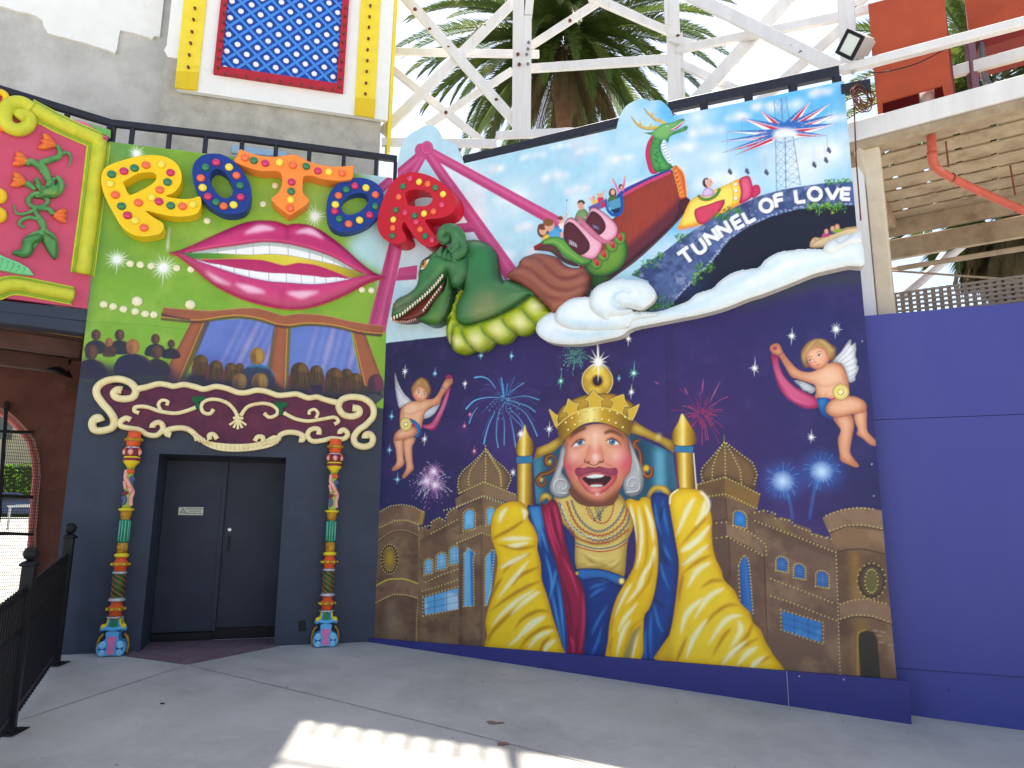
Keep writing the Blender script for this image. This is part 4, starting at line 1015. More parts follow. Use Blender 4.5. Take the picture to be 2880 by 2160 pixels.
# ================================================================== street seen through the gate
def sp_(px, D): 
    p = at(px, 1450, D); p[2] = float(gzz(p[0], p[1])); return p
cb = sp_(60,54); zr = cb[2]
ca = math.radians(-34); ex_ = np.array([math.cos(ca),-math.sin(ca),0]); ex_ = np.array([math.cos(math.radians(34)), math.sin(math.radians(34)),0]); ey_ = np.array([-ex_[1], ex_[0],0])
car = thing('parked_car', 'dark blue hatchback parked on the street beyond the gate', 'car', cb)
M_CAR = mat('car_paint', (44,66,104),.25,.05,5,0, spec=.6); M_GLASS = mat('car_glass', (40,52,62),.08,.05,5,0, spec=.8); M_TYRE = mat('tyre', (30,30,32),.8,.1,9,0)
def cp_(x, y, z): return cb + ex_ * x + ey_ * y + np.array([0,0, z])
prof = [(-2.1,.3),(-2.15,.75),(-2.0,1.0),(-1.75,1.5),(-.3,1.55),(.6,1.05),(1.9,.9),(2.1,.6),(2.1,.3)]
def ext(pr, y0, y1):
    n = len(pr); V = np.array([cp_(x, y0, z) for x, z in pr] + [cp_(x, y1, z) for x, z in pr])
    return V, [tuple(range(n)), tuple(range(2 * n - 1, n - 1,-1))] + [(i, n + i, n + (i + 1) % n, (i + 1) % n) for i in range(n)]
part('body', ext(prof, -.85,.85), M_CAR, car)
part('side_window', ext([(-1.75,1.05),(-1.6,1.42),(-.35,1.46),(.35,1.05)],-.87,-.852), M_GLASS, car)
part('rear_window', ext([(-2.03,1.02),(-1.83,1.42),(-1.81,1.42),(-2.0,1.02)],-.7,.7), M_GLASS, car)
for x in (-1.3,1.3):
    wh = part('wheel', lathe([(.3,-.1),(.33,-.06),(.33,.06),(.3,.1)], cp_(x, -.8,.33),18, np.stack([ex_, np.array([0,0,1.]), ey_])), M_TYRE, car)
    part('rim', lathe([(.2,-.13),(.2,-.1),(.05,-.1)], cp_(x, -.8,.33),12, np.stack([ex_, np.array([0,0,1.]), ey_])), M_ALU, wh)
part('tail_light', box(cp_(-2.02,-.72,.95),.12,.24,.4, np.stack([ex_, ey_, np.array([0,0,1.])])), mat('tail_red', (200,30,36),.3,.05,9,0), car)
# hedge, house and barrier rail
M_HEDGE = mat('hedge_leaf', (108,150,40),.6,.3,2,0)
hc = sp_(60,59); gh = np.random.default_rng(3); n = 9000
P0 = np.stack([gh.uniform(-14,10, n), gh.uniform(-.6,.6, n), gh.uniform(1.3,3.6, n)],1); P0[:, 2] += .15 * np.sin(P0[:, 0] * 1.3)
P0 = hc + P0[:, :1] * ex_ + P0[:, 1:2] * ey_ + P0[:, 2:] * np.array([0,0,1.])
D1_ = gh.normal(size=(n, 3)); D1_ /= np.linalg.norm(D1_, axis=1)[:, None]; D2_ = np.cross(D1_, gh.normal(size=(n, 3))); D2_ /= np.linalg.norm(D2_, axis=1)[:, None]
V = np.stack([P0 + D1_ * .14, P0 + D2_ * .09, P0 - D1_ * .14, P0 - D2_ * .09],1).reshape(-1,3)
hd = thing('hedge', 'clipped bright green hedge behind the parked car', 'hedge', hc)
o = part('leaves', (V, [(4 * i, 4 * i + 1,4 * i + 2,4 * i + 3) for i in range(n)]), M_HEDGE, hd); o['kind'] = 'stuff'
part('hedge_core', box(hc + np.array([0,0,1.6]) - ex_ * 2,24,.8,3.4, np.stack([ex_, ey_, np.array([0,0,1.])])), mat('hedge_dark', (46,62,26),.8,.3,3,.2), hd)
hs_ = thing('street_house', 'beige rendered house across the street seen through the gate', 'house', sp_(40,68))
hb = sp_(40,68); AX = np.stack([ex_, ey_, np.array([0,0,1.])])
part('wall', box(hb + np.array([0,0,4.5]),26,6,9, AX), mat('house_beige', (190,178,150),.8,.1,1,.2), hs_)
part('roof', box(hb + np.array([0,0,9.6]),28,7.5,.5, AX), mat('house_roof', (110,96,90),.8,.1,1,.2), hs_)
for x in (-5,-1.5,2,5): part('window', box(hb + ex_ * x - ey_ * 3.0 + np.array([0,0,6.6]),1.4,.2,1.9, AX), M_GLASS, hs_)
bc = sp_(26,40)
br = thing('barrier_rail', 'pale steel hoop barrier on the pavement in front of the parked car', 'barrier', bc)
zz_ = 1.55 + .0 - bc[2] + 1.05
part('hoop', tube(hermite([bc, bc + np.array([0,0,.95]), bc + np.array([.05,0,1.05]) , bc + ex_ * 1.6 + np.array([0,0,1.08]), bc + ex_ * 3.2 + np.array([0,0,1.05]), bc + ex_ * 3.3],5, False),.05,8), mat('galvanised', (190,190,186),.5,.05,9,0), br, True)
# ================================================================== black iron fence in the left foreground
fA = polar(-31.25,9.5); fB = polar(-33.3,7.55); fdv = (fA - fB)[:2]; fdl = np.linalg.norm(fdv); fdv = fdv / fdl; fC = np.array([fB[0] - fdv[0] * fdl, fB[1] - fdv[1] * fdl, 0])
fence = thing('iron_fence', 'black iron picket fence with ball topped posts beside the passage', 'fence', (fB[0], fB[1], float(gzz(fB[0], fB[1]))))
def fpost(p, big=1.):
    z0 = float(gzz(p[0], p[1])); 
    o = part('post', beam([p[0], p[1], z0],[p[0], p[1], z0 + 1.33],.1,.1,(fdv[0], fdv[1],0)), M_IRON, fence)
    part('post_cap', lathe([(.075,0),(.08,.02),(.05,.04),(.03,.05)],(p[0], p[1], z0 + 1.33),12), M_IRON, o, True)
    a = np.linspace(-PI / 2, PI / 2,9); part('ball', lathe([(.062 * max(math.cos(t),.02),.062 * math.sin(t) + .062) for t in a],(p[0], p[1], z0 + 1.375),14), M_IRON, o, True)
    part('base_plate', box((p[0], p[1], z0 + .006),.22,.22,.012), M_IRON, o)
for p in (fA, fB, fC): fpost(p)
for a, b in ((fA, fB),(fB, fC)):
    za, zb_ = float(gzz(a[0], a[1])), float(gzz(b[0], b[1]))
    for h in (1.13,.82,.14): part('rail', beam([a[0], a[1], za + h],[b[0], b[1], zb_ + h],.035,.045), M_IRON, fence)
    n = int(fdl / .085)
    for k in range(1, n):
        t = k / n; x, y = a[0] + (b[0] - a[0]) * t, a[1] + (b[1] - a[1]) * t; z = za + (zb_ - za) * t
        part('picket', beam([x, y, z + .05],[x, y, z + 1.18],.022,.022), M_IRON, fence)
        
# ================================================================== painting tools for the murals
def body(cv, pts, color, dark=None, light=None, w=14, sm=4, ds=.75, ls=.6, line=None, lw=1.6, grad=None):
    """a painted form: flat colour, airbrushed dark rim, soft light off centre, optional outline"""
    p = np.asarray(pts, float); ph = hermite(p, sm) if sm else p
    cv.fill(ph, color, grad=grad)
    r = cv.cov(cv.tx(ph))
    if r is None: return
    y0, y1, x0, x1, m = r
    R = max(1, int(round(w * cv.k / 2)))
    if dark is not None:
        b = boxblur(np.pad(m, R * 2), R)[R * 2:-R * 2, R * 2:-R * 2]
        a = np.clip((1 - b) * 2 - .0,0,1) * m * ds
        reg = cv.c[y0:y1, x0:x1]; reg[:] = reg * (1 - a[..., None]) + lin(dark) * a[..., None]
    if light is not None:
        b = boxblur(np.pad(m, R * 3), R * 1.3)[R * 3:-R * 3, R * 3:-R * 3]
        b = np.roll(b, (max(1, R // 3),-max(1, R // 3)),(0,1))
        a = np.clip(b * 2 - 1.15,0,1) * m * ls
        reg = cv.c[y0:y1, x0:x1]; reg[:] = reg * (1 - a[..., None]) + lin(light) * a[..., None]
    if line is not None: cv.stroke(ph, lw, line, .8, sm=0, closed=True)
def streaks(cv, lines, wd, color, alpha=.8, soft=2.5, clip=None):
    for l in lines: cv.stroke(l, [.2, wd * .8, wd, wd * .6,.2], color, alpha, soft=soft, clip=clip)
def mottle(cv, mask, color, seed, amount=.5, cells=14, lo=.5, hi=.75, aspect=1., octv=4):
    n = vnoise(cv.nv, cv.nu, cells, octv, .6, seed, aspect); a = np.clip((n - lo) / (hi - lo),0,1) * mask * amount
    cv.c[:] = cv.c * (1 - a[..., None]) + lin(color) * a[..., None]
def along(pts, step, closed=False):
    p = np.asarray(pts, float)
    if closed: p = np.concatenate([p, p[:1]])
    d = np.r_[0, np.cumsum(np.linalg.norm(np.diff(p, axis=0), axis=1))]; n = max(1, int(d[-1] / step)); s = np.linspace(0, d[-1], n + 1)
    return np.stack([np.interp(s, d, p[:, 0]), np.interp(s, d, p[:, 1])],1)
def dabs(cv, c, rx, ry, n, cols, seed, size=4):
    g = random.Random(seed)
    for _ in range(n):
        a = g.uniform(0,2 * PI); r = math.sqrt(g.random()); q = (c[0] + rx * r * math.cos(a), c[1] + ry * r * math.sin(a))
        cv.ell(q, size * g.uniform(.5,1.2), size * g.uniform(.35,.7), g.choice(cols),.9, rot=g.uniform(0, PI), n=7)
PINKR = (196,84,134); PINKD = (150,52,100); PINKLt = (222,130,172)
def paint_ride(cv):
    """magenta legs of the painted swinging boat, running across both walls"""
    def bar(a, b, w0, w1):
        a = np.array(a, float); b = np.array(b, float); d = b - a; n = np.array([-d[1], d[0]]) / np.linalg.norm(d)
        cv.fill([a + n * w0 / 2, b + n * w1 / 2, b - n * w1 / 2, a - n * w0 / 2], PINKR)
        cv.stroke([a + n * w0 * .3, b + n * w1 * .3], w0 * .25, PINKD, .5, soft=4); cv.stroke([a - n * w0 * .1, b - n * w1 * .1], w0 * .2, PINKLt, .5, soft=4)
    bar((1205,425),(1580,632),26,34)
    bar((1198,425),(1440,775),26,46)
    bar((1190,430),(1100,590),28,34); bar((1176,440),(1060,540),22,26)
    bar((1120,660),(1058,930),38,52)
    cv.fill(KC((130,655),(290,632),(280,755),(100,768)), PINKR); cv.fill(KC((390,300),(775,258),(805,342),(400,382)), PINKR); cv.fill(KC((100,330),(450,300),(450,380),(100,420)), PINKR)
    cv.stroke(KC((120,745),(280,735)),10, PINKD, .5, soft=4); cv.stroke(KC((400,360),(790,325)),8, PINKD, .5, soft=4)
    cv.ell(K3((318,1300))[0],17,20, PINKR); cv.ell(K3((372,1278))[0],17,19,(206,98,146)); cv.ell(K3((372,1278))[0],12,14, PINKR)
    cv.stroke([K3((372 + 52 * math.cos(a),1278 + 58 * math.sin(a)))[0] for a in np.linspace(0,6.28,13)[:-1]],1.6, PINKD, .8, closed=True)
# ================================================================== the king mural
VT = 7.6
mural = thing('king_mural', 'tall painted mural board of a laughing king, castle, cherubs and fairground rides', 'mural', WM.P(3,0))
cm = Canvas(WM, -.02, uM1 + .04, VM0 - .02,7.05,.0082, base=(176,216,232))
# ---- daytime sky
S_ = np.ones((cm.nv, cm.nu)); uu_ = np.linspace(0,1, cm.nu)[None]; vv_ = np.linspace(0,1, cm.nv)[:, None]
blue = np.clip(.04 + .95 * uu_ * np.clip((vv_ - .45) * 2.2,0,1),0,1)[..., None] * np.ones((cm.nv, 1,1))
cm.c[:] = lin((196,223,231)) * (1 - blue) + lin((132,197,230)) * blue
mottle(cm, S_, (234,241,245),5,.62,7,.5,.74,1.1); mottle(cm, S_, (226,212,218),8,.25,11,.56,.76,1.4); mottle(cm, S_ * (uu_ > .6),(96,184,232),13,.8,7,.52,.68,.8)
for c, r in (((2240,470),120),((2330,420),90),((2010,440),110),((1900,480),90),((1960,330),70),((2060,540),90),((1330,640),110),((1450,560),90)):
    cm.glow(c, r, (242,246,248),.75,1.3)
def cumulus(c, w_, seed):
    g_ = random.Random(seed)
    for _ in range(9):
        dx = g_.uniform(-1,1); cm.glow((c[0] + dx * w_ * 1.2, c[1] - (1 - dx * dx) * w_ * .3 * g_.random() - dx * w_ * .2), w_ * g_.uniform(.45,.85), g_.choice([(246,248,250),(240,244,248),(238,228,232)]), g_.uniform(.25,.55),1.6)
    cm.glow((c[0], c[1] + w_ * .18), w_ * .8,(206,214,226),.25,1.5)
for k, (x, y, w_) in enumerate(((1380,480,30),(1500,440,26),(1575,415,26),(1650,425,24),(1430,560,34),(1560,500,34),(1625,535,28),(1330,610,40),(1490,640,34),(1740,450,30),(1785,520,30),(1905,420,40),(1985,372,36),(2065,335,30),(2205,300,34),(2300,262,26),(2020,510,46),(2300,440,50),(2345,335,28),(1850,560,30),(1240,500,24),(1450,720,40),(1560,780,40),(2140,300,24),(1180,800,44))): cumulus((x, y), w_, k)
cm.lab[:] = 1
# ---- night sky
cm.curlab = 2
cm.fill([(1060,968),(1150,957),(1245,947),(1330,930),(1480,900),(1700,870),(2000,790),(2460,725),(2560,1960),(1030,1850)],(52,39,97))
cm.curlab = None
nm = (cm.lab == 2).astype(float)
def nglow(c, r, col, a, p=1.3):
    sv_ = cm.c.copy(); cm.glow(c, r, col, a, p); cm.c[:] = sv_ * (1 - nm[..., None]) + cm.c * nm[..., None]
for c, r, col, a in (((1110,1050),330,(30,32,70),.95),((1090,1400),260,(34,38,88),.9),((1300,1000),160,(40,36,84),.8),((2460,1000),360,(48,56,112),.9),((2480,1350),300,(44,48,106),.85),((1900,960),240,(50,46,108),.7),((1950,1180),260,(72,48,106),.6),((1480,1200),260,(62,42,108),.6),((2200,1400),260,(66,47,112),.5),((1640,1100),150,(44,30,62),.5)):
    nglow(c, r, col, a)
mottle(cm, nm, (74,54,118),21,.35,8,.5,.72); mottle(cm, nm, (30,30,72),22,.45,7,.5,.75); mottle(cm, nm, (84,66,124),23,.22,40,.55,.75)
cm.fill([(2050,830),(2250,770),(2460,748),(2462,800),(2300,810),(2080,870)],(62,72,84),.75, soft=26, clip=nm)
cm.stroke([(1872,905),(1880,1200)],2,(40,26,56),.7); cm.stroke([(1888,930),(1895,1160)],20,(46,30,70),.35, soft=14)
# ---- pink ride
cm.curlab = 3; paint_ride(cm); cm.curlab = None
# ---- dragon headed swinging boat
cm.curlab = 4
hull = KD((160,640),(200,480),(300,400),(430,335),(640,240),(690,215),(745,280),(775,470),(798,545),(700,680),(520,860),(330,1030),(150,1160),(0,1255),(-100,1290),(-190,1260),(-130,1000),(0,760))
body(cm, hull, (142,58,48),(80,36,54),(170,78,60),24,3,.75,.6)
hm = cm.maskof(hull, 3)
gw = random.Random(77)
for k in range(70):
    t = gw.random(); a = np.array([205 + 480 * t, 500 - 250 * t]); b = np.array([-120 + 900 * t, 1260 - 690 * t]); mid = (a + b) / 2 + np.array([70,90]); L_ = hermite([a, mid, b],10, False); i0 = gw.randrange(0,12); i1 = min(len(L_), i0 + gw.randrange(5,12))
    cm.stroke(KD(L_[i0:i1] + [gw.uniform(-12,12), gw.uniform(-8,8)]),[.3, gw.uniform(1.2,3.4),.4], gw.choice([(98,36,38),(120,44,42),(190,96,64),(172,74,54),(110,50,70)]), gw.uniform(.25,.6), soft=1.6, clip=hm, sm=0)
cm.fill(KD((795,470),(800,560),(700,690),(520,870),(330,1040),(150,1170),(0,1262),(-140,1300),(-60,1170),(160,980),(370,800),(560,640),(680,520),(700,470)),(84,40,60),.8, soft=14, clip=hm); cm.fill(KD((795,500),(800,560),(700,690),(520,870),(330,1040),(150,1170),(0,1262),(-100,1290),(30,1200),(270,1020),(470,850),(650,690),(740,520)),(58,28,44),.9, soft=3, clip=hm)
cm.stroke(KD((60,1230),(300,1040),(520,850),(700,670),(790,550)),3,(130,84,70),.7)
cm.stroke(KD((180,545),(200,450),(400,345),(640,245)),14,(70,66,150)); cm.stroke(KD((215,462),(400,362),(635,258)),8.5,(204,78,118))
body(cm, KD((640,215),(690,203),(735,250),(760,330),(772,478),(705,480),(695,380),(675,285)),(206,92,54),(150,52,40),(238,150,90),8)
for k in range(7):
    t = k / 6; q = KD((668 + 62 * t, 232 + 220 * t))[0]; cm.stroke([q + 6 * np.array([math.cos(a), math.sin(a)]) for a in np.linspace(0,5,7)],2.4,(240,178,90),.95)
cm.stroke(KD((690,205),(738,255),(762,335),(774,470)),4,(238,190,130))
body(cm, KD((735,490),(795,490),(800,545),(740,620),(700,560)),(82,38,48),(44,20,30), None, 8)
# neck, fringe and head
body(cm, KG((480,1165),(435,1230),(415,1330),(432,1425),(462,1498),(520,1490),(470,1400),(458,1300),(480,1215)),(206,62,104),(160,40,84), None, 7)
body(cm, KG((505,1160),(470,1230),(455,1310),(468,1410),(515,1490),(655,1448),(605,1400),(562,1330),(545,1260),(560,1205),(600,1190)),(66,140,84),(38,96,62),(120,190,110),10)
for k in range(9):
    t = k / 8; cm.stroke(KG((552 + 95 * t ** 1.5,1235 + 195 * t),(582 + 78 * t ** 1.4,1222 + 200 * t)),7,(240,240,236)); cm.stroke(KG((552 + 95 * t ** 1.5,1245 + 195 * t),(584 + 78 * t ** 1.4,1232 + 200 * t)),1.2,(90,90,96))
g = random.Random(2)
for _ in range(60):
    t = g.random(); q = KG((475 + 35 * g.random() + 60 * t * t, 1220 + 250 * t))[0]; cm.stroke([q + np.array([-3,0]), q + np.array([0,3]), q + np.array([3,0])],1.1,(40,104,66),.8)
cm.stroke(KG((300,1010),(350,1075),(430,1108),(525,1100)),[2,7,9,10],(214,186,104)); cm.stroke(KG((405,940),(455,990),(520,1040),(590,1068)),[2,6,8,9],(214,186,104))
for a, b in (((368,1035),(372,1085)),((460,1060),(462,1100)),((473,965),(478,1005)),((540,1010),(545,1048))): cm.stroke(KG(a, b),[1,4,6],(206,176,96))
cm.stroke(KG((290,1005),(345,1085),(430,1120),(520,1112)),1.6,(110,60,90),.9); cm.stroke(KG((402,935),(445,995),(510,1050)),1.6,(110,60,90),.9)
body(cm, KG((390,1146),(470,1142),(555,1075),(640,1062),(690,1040),(735,1024),(756,1045),(705,1085),(655,1122),(625,1140),(700,1120),(765,1085),(782,1105),(758,1130),(690,1152),(625,1182),(610,1235),(575,1195),(550,1250),(530,1195),(500,1215),(480,1170)),(92,158,98),(44,106,70),(160,206,130),8,2)
cm.stroke(KG((622,1140),(690,1100),(752,1048)),[1,6,3],(206,70,96)); cm.stroke(KG((640,1122),(700,1082),(748,1046)),2,(244,244,240)); cm.dots(KG((604,1088)),2.4,(230,240,240)); cm.dots(KG((604,1088)),1.2,(20,40,30))
cm.stroke(KG((770,1110),(775,1160)),1.2,(110,80,110),.8); cm.stroke(KG((735,1130),(680,1200)),.9,(140,150,190),.8)
# riders in the boat
SKIN = (222,172,148); 
cm.stroke(KD((135,320),(165,385),(190,440)),[3,6,9],(226,120,168)); cm.stroke(KD((238,300),(230,360),(215,420)),[3,6,9],(226,120,168)); cm.ell(KD((137,325))[0],3,5, SKIN); cm.ell(KD((237,303))[0],3,5, SKIN)
cm.ell(KD((203,385))[0],6.5,8,(84,48,42)); cm.ell(KD((208,392))[0],4,5, SKIN)
cm.ell(KD((132,440))[0],11,14,(88,56,44)); cm.ell(KD((134,432))[0],6,8, SKIN); body(cm, KD((95,490),(130,460),(175,480),(185,540),(100,560)),(86,120,66),(50,80,44), None, 6)
cm.ell(KD((27,465))[0],7,9, SKIN); cm.stroke(KD((60,412),(45,460)),4, SKIN); cm.stroke(KD((0,440),(15,480)),4, SKIN); body(cm, KD((5,480),(50,480),(45,520),(5,520)),(214,70,90),(160,40,60), None, 4)
cm.ell(KC((1810,55))[0],6,8, SKIN); cm.stroke(KC((1770,45),(1800,80)),3, SKIN); cm.fill(KC((1790,70),(1850,65),(1850,110),(1800,110)),(232,190,120)); cm.stroke(KC((1895,5),(1880,50)),4, SKIN); cm.fill(KC((1845,50),(1900,45),(1900,90),(1850,90)),(206,60,80))
cm.fill(KC((1765,130),(1925,55),(1935,120),(1780,180)),(110,100,160)); cm.fill(KC((1870,95),(1920,72),(1925,125),(1880,145)),(196,60,90))
cm.fill(KD((90,520),(205,470),(205,600),(130,625)),(96,156,186)); cm.fill(KD((105,590),(200,560),(195,610),(140,625)),(30,50,80)); cm.stroke(KD((78,500),(90,580),(135,628),(190,618),(214,560),(205,425)),9,(34,88,166)); cm.stroke(KD((84,505),(97,575),(140,615)),2.5,(110,170,220),.8)
cm.curlab = None
# ---- coaster train behind the dragon
cm.curlab = 5
cm.fill(KC((1290,470),(1490,365),(1540,520),(1300,505)),(150,40,52))
cm.fill(KC((1730,640),(1790,720),(1960,740),(1860,800),(1700,880),(1690,760)),(56,100,54), soft=3)
body(cm, KC((1420,330),(1460,300),(1520,305),(1550,380),(1580,440),(1500,440),(1420,400)),(70,148,206),(36,100,160),(120,190,230),10)
cm.ell(KC((1372,335))[0],16,20,(110,64,48)); cm.ell(KC((1374,330))[0],11,14, SKIN); cm.ell(KC((1368,300))[0],13,9,(116,70,50)); body(cm, KC((1370,390),(1420,365),(1430,420),(1380,440)),(230,196,90),(190,150,60), None, 5)
cm.ell(KC((1430,288))[0],14,17, SKIN); cm.ell(KC((1420,262))[0],15,11,(140,92,58)); cm.stroke(KC((1535,345),(1540,395)),9, SKIN)
cm.ell(KC((1532,240))[0],8,10, SKIN); cm.ell(KC((1524,226))[0],7,6,(110,80,60)); cm.stroke(KC((1578,180),(1572,230)),4, SKIN); cm.fill(KC((1505,275),(1560,262),(1570,310),(1520,320)),(236,226,222)); cm.stroke(KC((1580,70),(1574,170)),.8,(150,120,90),.7); cm.dots(KC((1580,70)),2,(70,50,40))
body(cm, KC((1650,220),(1680,160),(1730,145),(1765,190),(1760,240),(1660,250)),(112,140,92),(70,100,60),(150,176,124),8); cm.ell(KC((1703,112))[0],9.5,14, SKIN); cm.fill(KC((1672,105),(1680,75),(1715,68),(1736,90),(1730,105),(1700,88)),(70,50,42), sm=3); cm.stroke(KC((1735,225),(1760,222)),8, SKIN)
cm.stroke(KC((1692,108),(1700,108)),1.5,(70,40,30)); cm.stroke(KC((1712,107),(1720,107)),1.5,(70,40,30)); cm.stroke(KC((1697,132),(1712,132)),1.5,(170,80,80))
body(cm, KC((1790,600),(1890,560),(2010,400),(2070,380),(2100,470),(2095,570),(2040,660),(1930,722),(1830,730),(1760,695),(1735,640)),(74,132,60),(38,84,44),(146,180,80),18, line=(34,40,36), lw=2)
for x, y in ((1832,612),(1893,542),(1968,462),(2032,398)):
    q = np.array([x, y]); body(cm, KC(*(np.array([(-50,-30),(-45,25),(-10,55),(35,45),(52,5),(42,-50)]) + q)),(116,160,74),(66,110,54), None, 6, line=(40,50,40), lw=1.4)
    cm.ell(KC(q)[0] + [1,-4],7,14,(176,36,56), rot=-.45); cm.ell(KC(q)[0] + [0,-6],3,7,(226,110,110), rot=-.45, soft=2)
body(cm, KC((1355,435),(1420,395),(1500,388),(1570,420),(1650,500),(1795,588),(1770,620),(1690,628),(1560,560),(1480,470),(1400,455)),(78,146,66),(40,92,46),(140,186,96),8)
cm.stroke(KC((1380,440),(1480,430),(1580,510),(1720,610)),4,(150,190,110),.7)
body(cm, KC((1320,500),(1400,455),(1480,470),(1560,565),(1690,632),(1640,640),(1540,600),(1440,520)),(104,66,62),(66,40,44), None, 8)
for o1, i1 in ((KC((1556,320),(1570,250),(1620,222),(1665,250),(1760,335),(1870,420),(1885,475),(1840,560),(1790,582),(1690,548),(1600,440)), KC((1550,350),(1562,288),(1605,258),(1660,292),(1748,395),(1778,455),(1765,508),(1692,545),(1600,470),(1558,405))),
               (KC((1765,190),(1795,135),(1860,152),(1990,258),(2022,325),(2000,392),(1930,432),(1870,425),(1780,340),(1735,260)), KC((1742,268),(1768,202),(1802,165),(1855,190),(1902,250),(1916,306),(1890,352),(1850,372),(1790,332)))):
    body(cm, o1,(228,160,182),(166,92,118),(246,208,218),10, line=(60,30,46), lw=2); body(cm, i1,(96,42,56),(56,22,34), None, 12)
cm.fill(KC((1600,410),(1660,445),(1670,480),(1600,450)),(190,180,190)); cm.fill(KC((1800,280),(1850,300),(1860,325),(1810,310)),(110,120,160))
for k in range(3): cm.stroke(KC((1605 + 18 * k, 415 + 10 * k),(1615 + 18 * k, 460 + 8 * k)),1.3,(80,40,60))
body(cm, KC((1665,222),(1700,225),(1890,400),(1990,430),(1880,440),(1760,350)),(206,124,150),(150,80,108), None, 5)
cm.curlab = None
# ---- rocket ride
cm.curlab = 6
rk = KD((690,752),(740,640),(800,510),(870,462),(1000,415),(1150,350),(1232,318),(1250,430),(1238,532),(1150,580),(950,700),(850,722),(780,738))
body(cm, rk, (238,212,84),(226,160,66),(250,236,150),18,2); cm.stroke(KD((700,745),(850,715),(1150,570),(1235,525)),10,(232,130,60),.7, soft=8)
body(cm, KD((1225,325),(1300,290),(1332,335),(1346,420),(1330,482),(1230,532),(1242,430)),(206,62,104),(160,34,76),(236,140,160),10); body(cm, KD((1342,382),(1395,372),(1410,430),(1385,462),(1338,482)),(206,66,108),(150,34,76), None, 7)
body(cm, KD((845,580),(960,540),(1100,495),(1065,590),(960,690),(885,706),(850,660)),(200,60,92),(160,40,72),(220,96,120),8,2, line=(120,40,50), lw=1.4)
for q in ((1195,365),(1200,420),(1198,487)): cm.ell(KD(q)[0],6,5.4,(206,150,110)); cm.ell(KD(q)[0] + [-.6,-.8],4.8,4.4,(248,240,226))
cm.stroke(KD((1152,352),(1175,450),(1165,570)),2,(214,150,60)); cm.stroke(KD((1230,320),(1250,430),(1236,530)),2,(150,50,60))
body(cm, KD((905,470),(920,410),(955,392),(1000,410),(1012,450),(960,470)),(206,180,212),(160,130,180),(230,214,232),6)
cm.stroke(KD((868,458),(905,490),(960,495),(1025,460),(1060,398)),9,(86,144,74)); cm.stroke(KD((870,470),(905,500),(960,506),(1035,465)),2,(190,120,50))
cm.ell(KD((942,350))[0],11,14,(72,48,50)); cm.ell(KD((966,352))[0],9.5,13,(226,178,160)); cm.stroke(KD((998,350),(1000,360)),3,(226,178,160)); cm.stroke(KD((935,320),(940,360)),3,(220,220,224)); cm.stroke(KD((975,342),(990,342)),1.5,(60,40,40))
cm.curlab = None
# ---- star flyer swing ride
cm.curlab = 7
ST = (122,158,186)
def truss(l0, l1, r0, r1, n, w):
    l0, l1, r0, r1 = map(np.array, (l0, l1, r0, r1))
    for k in range(n):
        a, b = k / n, (k + 1) / n; La, Lb, Ra, Rb = l0 + (l1 - l0) * a, l0 + (l1 - l0) * b, r0 + (r1 - r0) * a, r0 + (r1 - r0) * b
        cm.stroke(KG(La, Rb), w * .7, ST, .85); cm.stroke(KG(Ra, Lb), w * .7, ST, .85); cm.stroke(KG(La, Ra), w * .6, ST, .8)
    cm.stroke(KG(l0, l1), w, (106,142,172)); cm.stroke(KG(r0, r1), w, (106,142,172))
truss((1525,868),(1548,1100),(1588,850),(1605,1100),3,2); truss((1588,850),(1605,1100),(1630,835),(1665,1080),3,2)
tips = [(1400,950),(1250,1022),(1120,1136),(1065,1225),(1080,1320),(1190,1340),(1848,868),(2026,888),(2082,980),(2072,1070),(1988,1172)]
ctr = np.array([1625., 1168.])
for i, tpt in enumerate(tips):
    tpt = np.array(tpt, float); d = ctr - tpt; L = np.linalg.norm(d); d /= L; n = np.array([-d[1], d[0]]); n = n if n[1] < 0 else -n
    hb = ctr - d * (34 if i < 6 else 30); wd = 84 if i not in (2,3,4,5,10) else 52
    A, B = hb + n * wd, hb - n * wd * .5
    jit = lambda t: np.array([0,9 * math.sin(t * 5 + i)])
    q = lambda f, s: tpt + (A + (B - A) * f - tpt) * s
    cm.fill(KG(tpt, q(0,1), q(.42,1), q(.42,.5)),(66,116,186)); cm.fill(KG(tpt, q(.36,.5) + jit(1), q(.30,1), q(.72,1), q(.72,.55) + jit(2)),(202,54,84)); cm.fill(KG(tpt, q(.7,.5) + jit(2), q(.68,1), q(1,1)),(238,242,246))
    cm.stroke(KG(tpt, q(.36,.5) + jit(1), q(.33,1)),1.6,(240,244,248),.9); cm.stroke(KG(tpt, q(1,1)),1,(90,110,140),.8); cm.stroke(KG(tpt, q(0,1)),.9,(60,90,150),.8)
    for s in (.55,.7,.85): cm.dots(KG(q(.18, s)),1.1,(235,240,250))
cm.ell(KG((1625,1160))[0],34,17,(232,238,242),.92, soft=6); cm.fill(KG((1510,1205),(1560,1185),(1625,1178),(1700,1180),(1735,1195),(1690,1215),(1600,1225)),(214,226,234),.9, sm=3); cm.stroke(KG((1505,1210),(1600,1232),(1735,1200)),2, ST, .9)
truss((1540,1200),(1548,1645),(1622,1190),(1630,1625),6,2.2); truss((1622,1190),(1630,1625),(1692,1180),(1756,1600),6,2.2)
